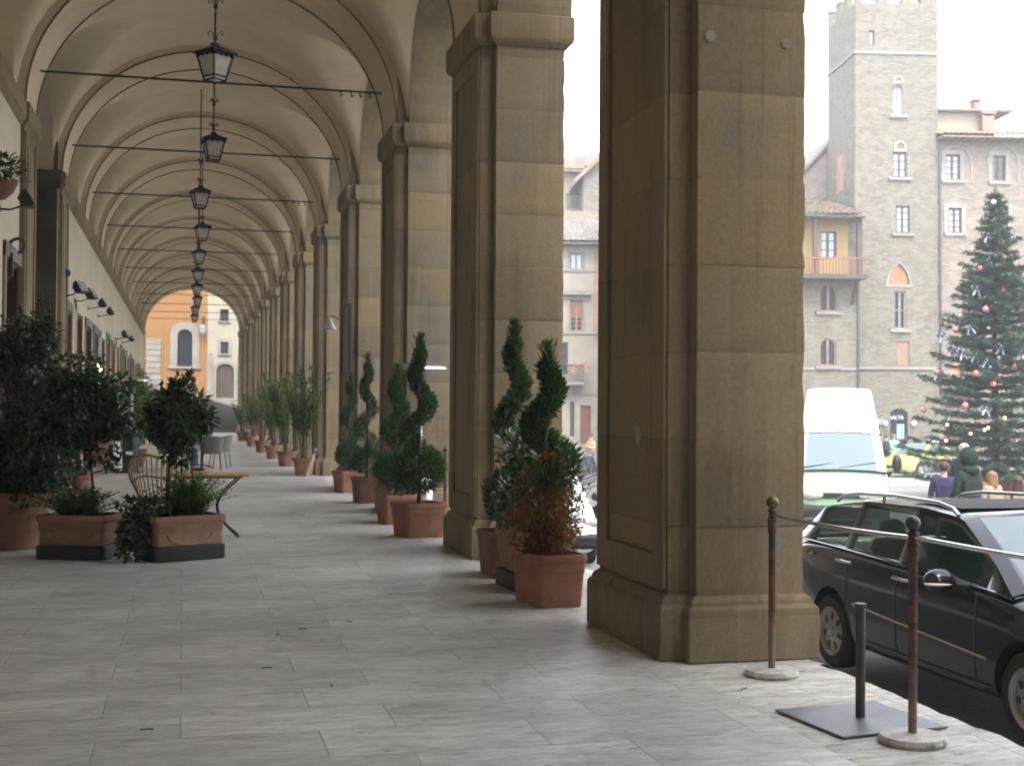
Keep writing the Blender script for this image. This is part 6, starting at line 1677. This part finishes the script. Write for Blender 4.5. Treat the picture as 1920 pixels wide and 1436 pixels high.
# ------------------------------------------------------------ the Christmas tree
DTREE = 38.0
tp_ = plaza(PL(1866, 905, DTREE)[0], DTREE); tp_.z = zg(tp_)
ztip = atD(1864, 356, DTREE).z-tp_.z
xt = thing('christmas_tree', 'tall dark spruce hung with red baubles and silver bows in the square', 'Christmas tree', tp_)
tr_ = random.Random(21)
s = MB(); s.tube([(0, 0, .0), (.02, 0, 1.5), (-.02, .02, ztip*.6), (0, 0, ztip)], [.13, .11, .06, .012], 9)
q = MB()
RMAX = 2.5
def rad(z): return RMAX*(1-(z-.4)/(ztip-.4))**.92
z = .75; lvl = 0
while z < ztip-.12:
    f_ = (z-.4)/(ztip-.4); nb_ = 9 if f_ < .7 else 6
    ph = tr_.uniform(0, 6)
    for k in range(nb_):
        if tr_.random() < .08: continue
        a = ph+2*PI*k/nb_+tr_.uniform(-.2, .2); ln = rad(z)*tr_.uniform(.60, 1.22)
        dr = lerp(.22, -.45, f_)+tr_.uniform(-.1, .1)
        pts = []
        for j in range(6):
            u = j/5; pts.append(V((cos(a)*ln*u, sin(a)*ln*u, z+.05-dr*ln*(u-.55*u*u)+.10*ln*u**3)))
        s.tube(pts, [.025*(1-.8*j/5)*(1-f_*.6)+.004 for j in range(6)], 5)
        m_ = int(46*ln)+16
        for j in range(m_):
            u = tr_.uniform(.12, 1.04); i = min(4, int(u*5)); c = pts[i].lerp(pts[i+1], u*5-i)
            side = tr_.choice((-1, 1)); tw = (1-u)*.32*ln*.55+.10
            dd = V((cos(a+side*.85), sin(a+side*.85), tr_.uniform(-.35, .12)))
            e = c+dd*tw*tr_.uniform(.2, 1)
            for h_ in range(6):
                b = c.lerp(e, h_/4)+V((tr_.gauss(0, .02), tr_.gauss(0, .02), tr_.gauss(0, .02)))
                q.leaf(b, dd+V((tr_.uniform(-.6, .6), tr_.uniform(-.6, .6), tr_.uniform(-.25, .45))), tr_.uniform(.11, .22), tr_.uniform(.014, .026), V((tr_.uniform(-.6, .6), tr_.uniform(-.6, .6), 1)))
    z += lerp(.29, .17, f_)*tr_.uniform(.8, 1.2); lvl += 1
for j in range(60): q.leaf((0, 0, ztip-.5*tr_.random()), V((tr_.uniform(-1, 1), tr_.uniform(-1, 1), 1.0)), .14, .012, V((0, 1, 0)))
q.build('crown', MT['leaf_spruce'], xt); s.build('trunk', MT['bark'], xt, smooth=True)
q = MB(); q.lathe([(.55, 0), (.62, .55), (.66, .56), (.66, .64), (.5, .64)], 24)
tag(q.build('tree_tub', MT['cloth_red'], loc=tp_+V((0, 0, 0)), smooth=True), 'red tub at the foot of the Christmas tree', 'tub')
def on_tree(x, y, k=.8):
    u, z = PL(x, y, DTREE); du = u-tp_.dot(PU); r = rad(max(.5, z-tp_.z)); off = math.sqrt(max(0, r*r-du*du))*k
    D2 = DTREE-off; return atD(x, y, D2)
bq = MB(); bq.ball((0, 0, 0), .095, 18, 12); bq.lathe([(.022, .10), (.024, .13), (.0, .135)], 8)
b0 = None
for i, (x, y) in enumerate([(1837, 447), (1878, 458), (1881, 483), (1912, 500), (1839, 503), (1881, 545), (1791, 618), (1892, 628), (1757, 698), (1903, 688), (1732, 768), (1810, 760), (1848, 580), (1862, 720), (1905, 830), (1830, 700)]):
    p = on_tree(x, y)
    if b0 is None:
        b0 = bq.build('bauble', MT['bauble_red'], loc=p, smooth=True); tag(b0, 'shiny red bauble hanging on the Christmas tree', 'bauble', 'red baubles on the Christmas tree')
    else: c = b0.copy(); COL.objects.link(c); c.location = p
p = on_tree(1863, 380); c = b0.copy(); c.data = b0.data.copy(); COL.objects.link(c); c.location = p; c.data.materials[0] = MT['bauble_white']; c['label'] = 'pale pink and white bauble topmost on the Christmas tree'
wq = MB()
for sgn in (-1, 1):
    for k in range(2):
        ring_ = [(sgn*(.02+.17*(1-cos(2*PI*i/14))/2), .03*k, (.06+.05*k)*sin(2*PI*i/14)+.02) for i in range(15)]
        wq.loft([[(x, y-.045, z) for x, y, z in ring_], [(x, y+.045, z) for x, y, z in ring_]], False, False)
    wq.add([(0, 0, 0), (sgn*.05, .02, -.02), (sgn*.17, .0, -.28), (sgn*.10, -.02, -.30)], [(0, 1, 2, 3)])
wq.ball((0, 0, .02), .04, 8, 6); wq.move(Matrix.Scale(.8, 4))
w0 = None
for i, (x, y) in enumerate([(1853, 440), (1893, 437), (1855, 483), (1832, 540), (1765, 628), (1805, 660), (1830, 665), (1850, 675), (1877, 650), (1916, 570), (1818, 612), (1850, 765), (1786, 655), (1915, 660), (1742, 880), (1760, 700)]):
    p = on_tree(x, y, .9)
    if w0 is None: w0 = wq.build('silver_bow', MT['ribbon_silver'], loc=p, rz=-AP, smooth=True); tag(w0, 'silver ribbon bow tied on the Christmas tree', 'bow', 'silver bows on the Christmas tree')
    else: c = w0.copy(); COL.objects.link(c); c.location = p; c.rotation_euler = (tr_.uniform(-.3, .3), tr_.uniform(-.3, .3), -AP+tr_.uniform(-.5, .5))
lq = MB(); lq.ball((0, 0, 0), .04, 10, 7); l0 = None
for (x, y) in [(1884, 783), (1820, 813), (1774, 826), (1776, 796), (1853, 802), (1846, 806)]:
    p = on_tree(x, y, .95)
    if l0 is None: l0 = lq.build('fairy_light', MT['warm_lamp'], loc=p, smooth=True); tag(l0, 'tiny glowing lamp low on the Christmas tree', 'fairy light', 'lamps on the Christmas tree')
    else: c = l0.copy(); COL.objects.link(c); c.location = p

# ------------------------------------------------------------ people
def skin(name, V_, E_, rad_, mat, parent, root=0, sub=1):
    me = bpy.data.meshes.new(name); me.from_pydata([tuple(v) for v in V_], E_, []); me.update()
    o = bpy.data.objects.new(name, me); COL.objects.link(o)
    o.modifiers.new('skin', 'SKIN')
    sv = me.skin_vertices[0].data
    for i, r in enumerate(rad_): sv[i].radius = r if isinstance(r, tuple) else (r, r); sv[i].use_root = (i == root)
    b = o.modifiers.new('sub', 'SUBSURF'); b.levels = b.render_levels = sub
    bpy.context.view_layer.update()
    bake(o); o.data.materials.clear(); o.data.materials.append(MT[mat])
    o.data.polygons.foreach_set('use_smooth', [True]*len(o.data.polygons))
    o.parent = parent
    return o
def person(label, loc, rz, h, top='cloth_navy', legs='cloth_navy', hair='hair_brown', pose='stand', long_coat=False, hood=False, arms='down', long_hair=False, group=None, scarf=None):
    t = thing('person', label, 'person', loc, rz, group)
    k = h/1.75
    hipz = .92*k if pose != 'sit' else .52*k
    P = lambda x, y, z: V((x*k, y*k, z*k+(hipz-.92*k)))
    # facing -y
    hip = P(0, 0, .95); waist = P(0, .01, 1.10); chest = P(0, 0, 1.32); neck = P(0, .0, 1.47); jaw = P(0, -.02, 1.555); head = P(0, -.015, 1.63); crown = P(0, 0, 1.69)
    sh = [P(s*.185, .01, 1.40) for s in (-1, 1)]
    if arms == 'down': el = [P(s*.25, .02, 1.13) for s in (-1, 1)]; wr = [P(s*.25, -.05, .88) for s in (-1, 1)]; fd = V((0, -.25, -1))
    elif arms == 'front': el = [P(s*.25, -.02, 1.14) for s in (-1, 1)]; wr = [P(s*.08, -.24, 1.20) for s in (-1, 1)]; fd = V((0, -.7, .3))
    else: el = [P(s*.25, .0, 1.14) for s in (-1, 1)]; wr = [P(s*.16, -.26, .98) for s in (-1, 1)]; fd = V((0, -1, -.4))
    if pose == 'stand': kn = [P(s*.10, -.02, .50) for s in (-1, 1)]; an = [P(s*.10, .02, .08) for s in (-1, 1)]; toe = [P(s*.12, -.14, .03) for s in (-1, 1)]
    else: kn = [V((s*.12*k, -.44*k, hipz+.0)) for s in (-1, 1)]; an = [V((s*.12*k, -.46*k, .08*k)) for s in (-1, 1)]; toe = [V((s*.13*k, -.62*k, .035*k)) for s in (-1, 1)]
    hj = [P(s*.09, 0, .90) for s in (-1, 1)]
    vs = [hip, waist, chest, neck, jaw, head, crown]; ed = [(0, 1), (1, 2), (2, 3), (3, 4), (4, 5), (5, 6)]
    ra = [.115*k, (.12*k, .095*k), (.135*k, .095*k), .052*k, .066*k, .088*k, .06*k]
    def app(p, par, r): vs.append(p); ra.append(r); ed.append((par, len(vs)-1)); return len(vs)-1
    for i in (0, 1):
        a = app(sh[i], 2, .062*k); b = app(el[i], a, .043*k); c = app(wr[i], b, .030*k); f_ = fd.normalized()
        pm = app(wr[i]+f_*.055*k, c, (.030*k, .018*k))
        sx = V((1, 0, 0))
        for j, (o_, l_) in enumerate(((-.03, .068), (-.010, .080), (.010, .075), (.030, .058))):
            m1 = app(wr[i]+f_*(.085*k)+sx*o_*k, pm, .0095*k); app(vs[m1]+(f_+V((0, -.25, -.1))).normalized()*l_*k, m1, .0075*k)
        th = app(wr[i]+f_*.04*k+V((-(1 if i else -1)*.04*k, -.02*k, .01*k)), c, .010*k); app(vs[th]+f_*.045*k, th, .008*k)
        a = app(hj[i], 0, .085*k); b = app(kn[i], a, .058*k); c = app(an[i], b, .038*k); app(toe[i], c, .036*k)
    skin('body', vs, ed, ra, 'skin', t)
    # face: nose, eyes, ears
    q = MB(); q.ball(head+V((0, -.092*k, -.015*k)), .018*k, 8, 6, (.8, 1, 1.3)); q.build('nose', MT['skin'], t, smooth=True)
    for s in (-1, 1):
        q = MB(); q.ball(head+V((s*.092*k, .012*k, -.01*k)), .026*k, 8, 6, (.45, .8, 1.2)); q.build('ear', MT['skin'], t, smooth=True)
        q = MB(); q.ball(head+V((s*.034*k, -.082*k, .012*k)), .012*k, 8, 6); q.build('eye', MT['shoe'], t, smooth=True)
    q = MB(); q.ball(head+V((0, -.083*k, -.055*k)), .022*k, 8, 6, (1, .5, .3)); q.build('mouth', MT['cloth_red'], t, smooth=True)
    # clothing: coat or jacket with sleeves, trousers, shoes
    jl = .72 if long_coat else .90
    if pose == 'sit': jl = .93
    J = [P(0, 0, jl), P(0, 0, 1.0), waist, chest, P(0, .01, 1.44)]; je = [(0, 1), (1, 2), (2, 3), (3, 4)]; jr = [(.205*k, .17*k), (.185*k, .16*k), (.18*k, .155*k), (.195*k, .155*k), .095*k]
    for i in (0, 1):
        n0 = len(J); J += [sh[i]+V((0, 0, .0)), el[i], wr[i].lerp(el[i], .12)]; jr += [.085*k, .064*k, .050*k]; je += [(3, n0), (n0, n0+1), (n0+1, n0+2)]
    skin('jacket', J, je, jr, top, t, 2)
    Tv = [P(0, 0, .96)]; te = []; trr = [(.14*k, .115*k)]
    for i in (0, 1):
        n0 = len(Tv); Tv += [hj[i], kn[i], an[i]+V((0, 0, .03*k))]; trr += [.10*k, .073*k, .060*k]; te += [(0, n0), (n0, n0+1), (n0+1, n0+2)]
    skin('trousers', Tv, te, trr, legs, t, 0)
    for i in (0, 1):
        q = MB(); c = (an[i]+toe[i])/2; q.ball((c.x, c.y, .045*k), 1.0, 12, 8, (.055*k, .145*k, .045*k)); q.build('shoe', MT['shoe'], t, smooth=True)
    if hood:
        q = MB(); q.ball(head+V((0, .025*k, .03*k)), 1.0, 16, 12, (.135*k, .145*k, .165*k)); q.ball(P(0, .05, 1.47), 1.0, 14, 8, (.15*k, .12*k, .09*k)); q.build('hood', MT[top], t, smooth=True)
    else:
        q = MB(); q.ball(head+V((0, .022*k, .035*k)), 1.0, 16, 12, (.105*k, .112*k, .105*k))
        if long_hair: q.loft([[(1.02*.105*k*w_*cos(a_), .05*k+head.y+.07*k*w_*sin(a_), zz) for a_ in [2*PI*i/14 for i in range(14)]] for zz, w_ in ((head.z+.08*k, .8), (head.z, 1.05), (head.z-.14*k, 1.15), (head.z-.27*k, 1.05), (head.z-.33*k, .5))])
        q.build('hair', MT[hair], t, smooth=True)
    if scarf:
        q = MB(); q.lathe([(.07*k, 0), (.10*k, .02*k), (.10*k, .06*k), (.07*k, .09*k)], 16, (0, -.005*k, neck.z-.03*k)); q.tube([P(.05, -.10, 1.46), P(.06, -.15, 1.32), P(.05, -.16, 1.12)], [.03*k, .04*k, .035*k], 8); q.build('scarf', MT[scarf], t, smooth=True)
    return t
def stand_at(x, ytop, D, h):
    """position so that a figure of height h has the top of its head where the photograph shows it"""
    d = ray(x, ytop); best = None
    lo, hi = D*.6, D*1.5
    for _ in range(50):
        m = (lo+hi)/2; p = EYEP+d*(m/d.dot(FW)); g = zg(p)+h
        if p.z > g: hi, lo = (hi, m) if d.z < 0 else (m, lo)
        else: hi, lo = (m, lo) if d.z < 0 else (hi, m)
        if d.z >= 0: break
    p = EYEP+d*(m/d.dot(FW)); return V((p.x, p.y, zg(p)))
GP = 'people standing around the Christmas tree'
person('person in a dark green hooded jacket seen from behind, a red bundle beside them', stand_at(1815, 846, 30, 1.74), R(195), 1.74, 'cloth_green', 'cloth_navy', hood=True, arms='bag', group=GP)
person('child with brown hair in a purple jacket, left of the green hooded person', stand_at(1770, 866, 30, 1.5), R(150), 1.5, 'cloth_purple', 'cloth_navy', 'hair_brown', group=GP)
person('person with long fair hair right of the green hooded person', stand_at(1860, 884, 27, 1.36), R(190), 1.36, 'cloth_beige', 'cloth_navy', 'hair_blond', long_hair=True, group=GP)
person('person with reddish brown hair at the right edge behind the car roof rail', stand_at(1908, 894, 25, 1.36), R(170), 1.36, 'cloth_beige', 'cloth_navy', 'hair_brown', long_hair=True, group=GP)
person('grey haired person beyond the green hooded one, under the tree branches', stand_at(1808, 832, 42, 1.76), R(120), 1.76, 'cloth_navy', 'cloth_navy', 'hair_grey', group=GP)
p = stand_at(1824, 900, 28.5, 1.02); 
q = MB(); q.ball((0, 0, .86), 1.0, 16, 10, (.40, .17, .17)); q.tube([(-.2, -.05, .98), (0, -.1, 1.25), (.2, -.05, .98)], .02, 6); q.tube([(0, 0, 0), (0, 0, .7)], .14, 10)
tag(q.build('red_bundle', MT['cloth_red'], loc=p, smooth=True), 'bright red bundle at waist height by the green hooded person', 'bag')
pw = stand_at(1108, 813, 36, 1.70)
person('brown haired woman in a cream coat with an orange scarf, between the first two piers', pw, R(-70), 1.70, 'cloth_beige', 'cloth_lilac', 'hair_brown', long_coat=True, arms='front', scarf='cloth_orange')
ps_ = plaza(PL(1662, 838, 58)[0], 58); ps_.z = zg(ps_)
person('person in dark clothes by the shop door of the tower house', ps_, R(40), 1.72, 'cloth_navy', 'cloth_navy', 'hair_brown', arms='bag')
ps2 = plaza(PL(1676, 838, 59.5)[0], 59.5); ps2.z = zg(ps2)
person('person in a light blue jacket beside the one in dark clothes at the shop door', ps2, R(-20), 1.72, 'cloth_lightblue', 'cloth_navy', 'hair_blond', arms='down')
# guest seated at the cafe table behind the round headed tree
person('seated person in blue trousers at the white table behind the round headed tree', (-.18, 32.4, 0), R(80), 1.74, 'cloth_navy', 'cloth_blue', 'hair_brown', pose='sit', arms='bag')
# ------------------------------------------------------------ air volume added so the tower and tree fade, imitating glare
hz = MB(); hz.box(-160, 330, -75, 420, -5, 26)
hm = bpy.data.materials.new('added_haze'); hm.use_nodes = True; hm.node_tree.nodes.clear()
ho = hm.node_tree.nodes.new('ShaderNodeOutputMaterial')
hv = N(hm.node_tree, 'ShaderNodeVolumePrincipled', {'Color': (.93, .95, 1.0, 1), 'Density': ADDED_HAZE, 'Anisotropy': .3})
hm.node_tree.links.new(hv.outputs[0], ho.inputs['Volume'])
hb_ = hz.build('added_haze', hm); hb_['kind'] = 'stuff'
# ------------------------------------------------------------ light, sky, camera
w = bpy.data.worlds.new('World'); S.world = w; w.use_nodes = True
nt = w.node_tree
bg = nt.nodes['Background']
SUN_E, SUN_R = R(55), R(190)
sky = N(nt, 'ShaderNodeTexSky', sky_type='NISHITA', sun_disc=False, sun_elevation=SUN_E, sun_rotation=SUN_R, air_density=1.0, dust_density=1.5, ozone_density=1.0)
hs = N(nt, 'ShaderNodeHueSaturation', {'Saturation': .22, 'Color': sky.outputs[0]})
nt.links.new(hs.outputs[0], bg.inputs[0]); bg.inputs[1].default_value = .15
sl_ = bpy.data.lights.new('sun', 'SUN'); sl_.energy = .5; sl_.angle = R(20); sl_.color = (1, .96, .9)
so = bpy.data.objects.new('sun', sl_); COL.objects.link(so)
d = V((sin(SUN_R)*cos(SUN_E), cos(SUN_R)*cos(SUN_E), sin(SUN_E)))
so.rotation_euler = d.to_track_quat('Z', 'Y').to_euler(); so.location = (40, -10, 40)
cam = bpy.data.cameras.new('camera'); co_ = bpy.data.objects.new('camera', cam); COL.objects.link(co_)
cam.sensor_width = 36; cam.lens = 36*FPX/1920; cam.clip_start = .05; cam.clip_end = 1500
M = Matrix((RT, UP, -FW)).transposed().to_4x4(); M.translation = EYEP
co_.matrix_world = M
S.camera = co_
cam.dof.use_dof = True; cam.dof.focus_distance = 9.0; cam.dof.aperture_fstop = 5.6
S.view_settings.view_transform = 'Standard'; S.view_settings.look = 'None'
S.view_settings.exposure = EXPOSURE; S.view_settings.gamma = 1
S.render.engine = 'CYCLES'
cy = S.cycles
cy.filter_width = 1.9; cy.use_denoising = True; cy.denoiser = 'OPENIMAGEDENOISE'
cy.max_bounces = 10; cy.diffuse_bounces = 8; cy.glossy_bounces = 4; cy.transmission_bounces = 6; cy.transparent_max_bounces = 12
cy.sample_clamp_indirect = 8; cy.caustics_reflective = False; cy.caustics_refractive = False
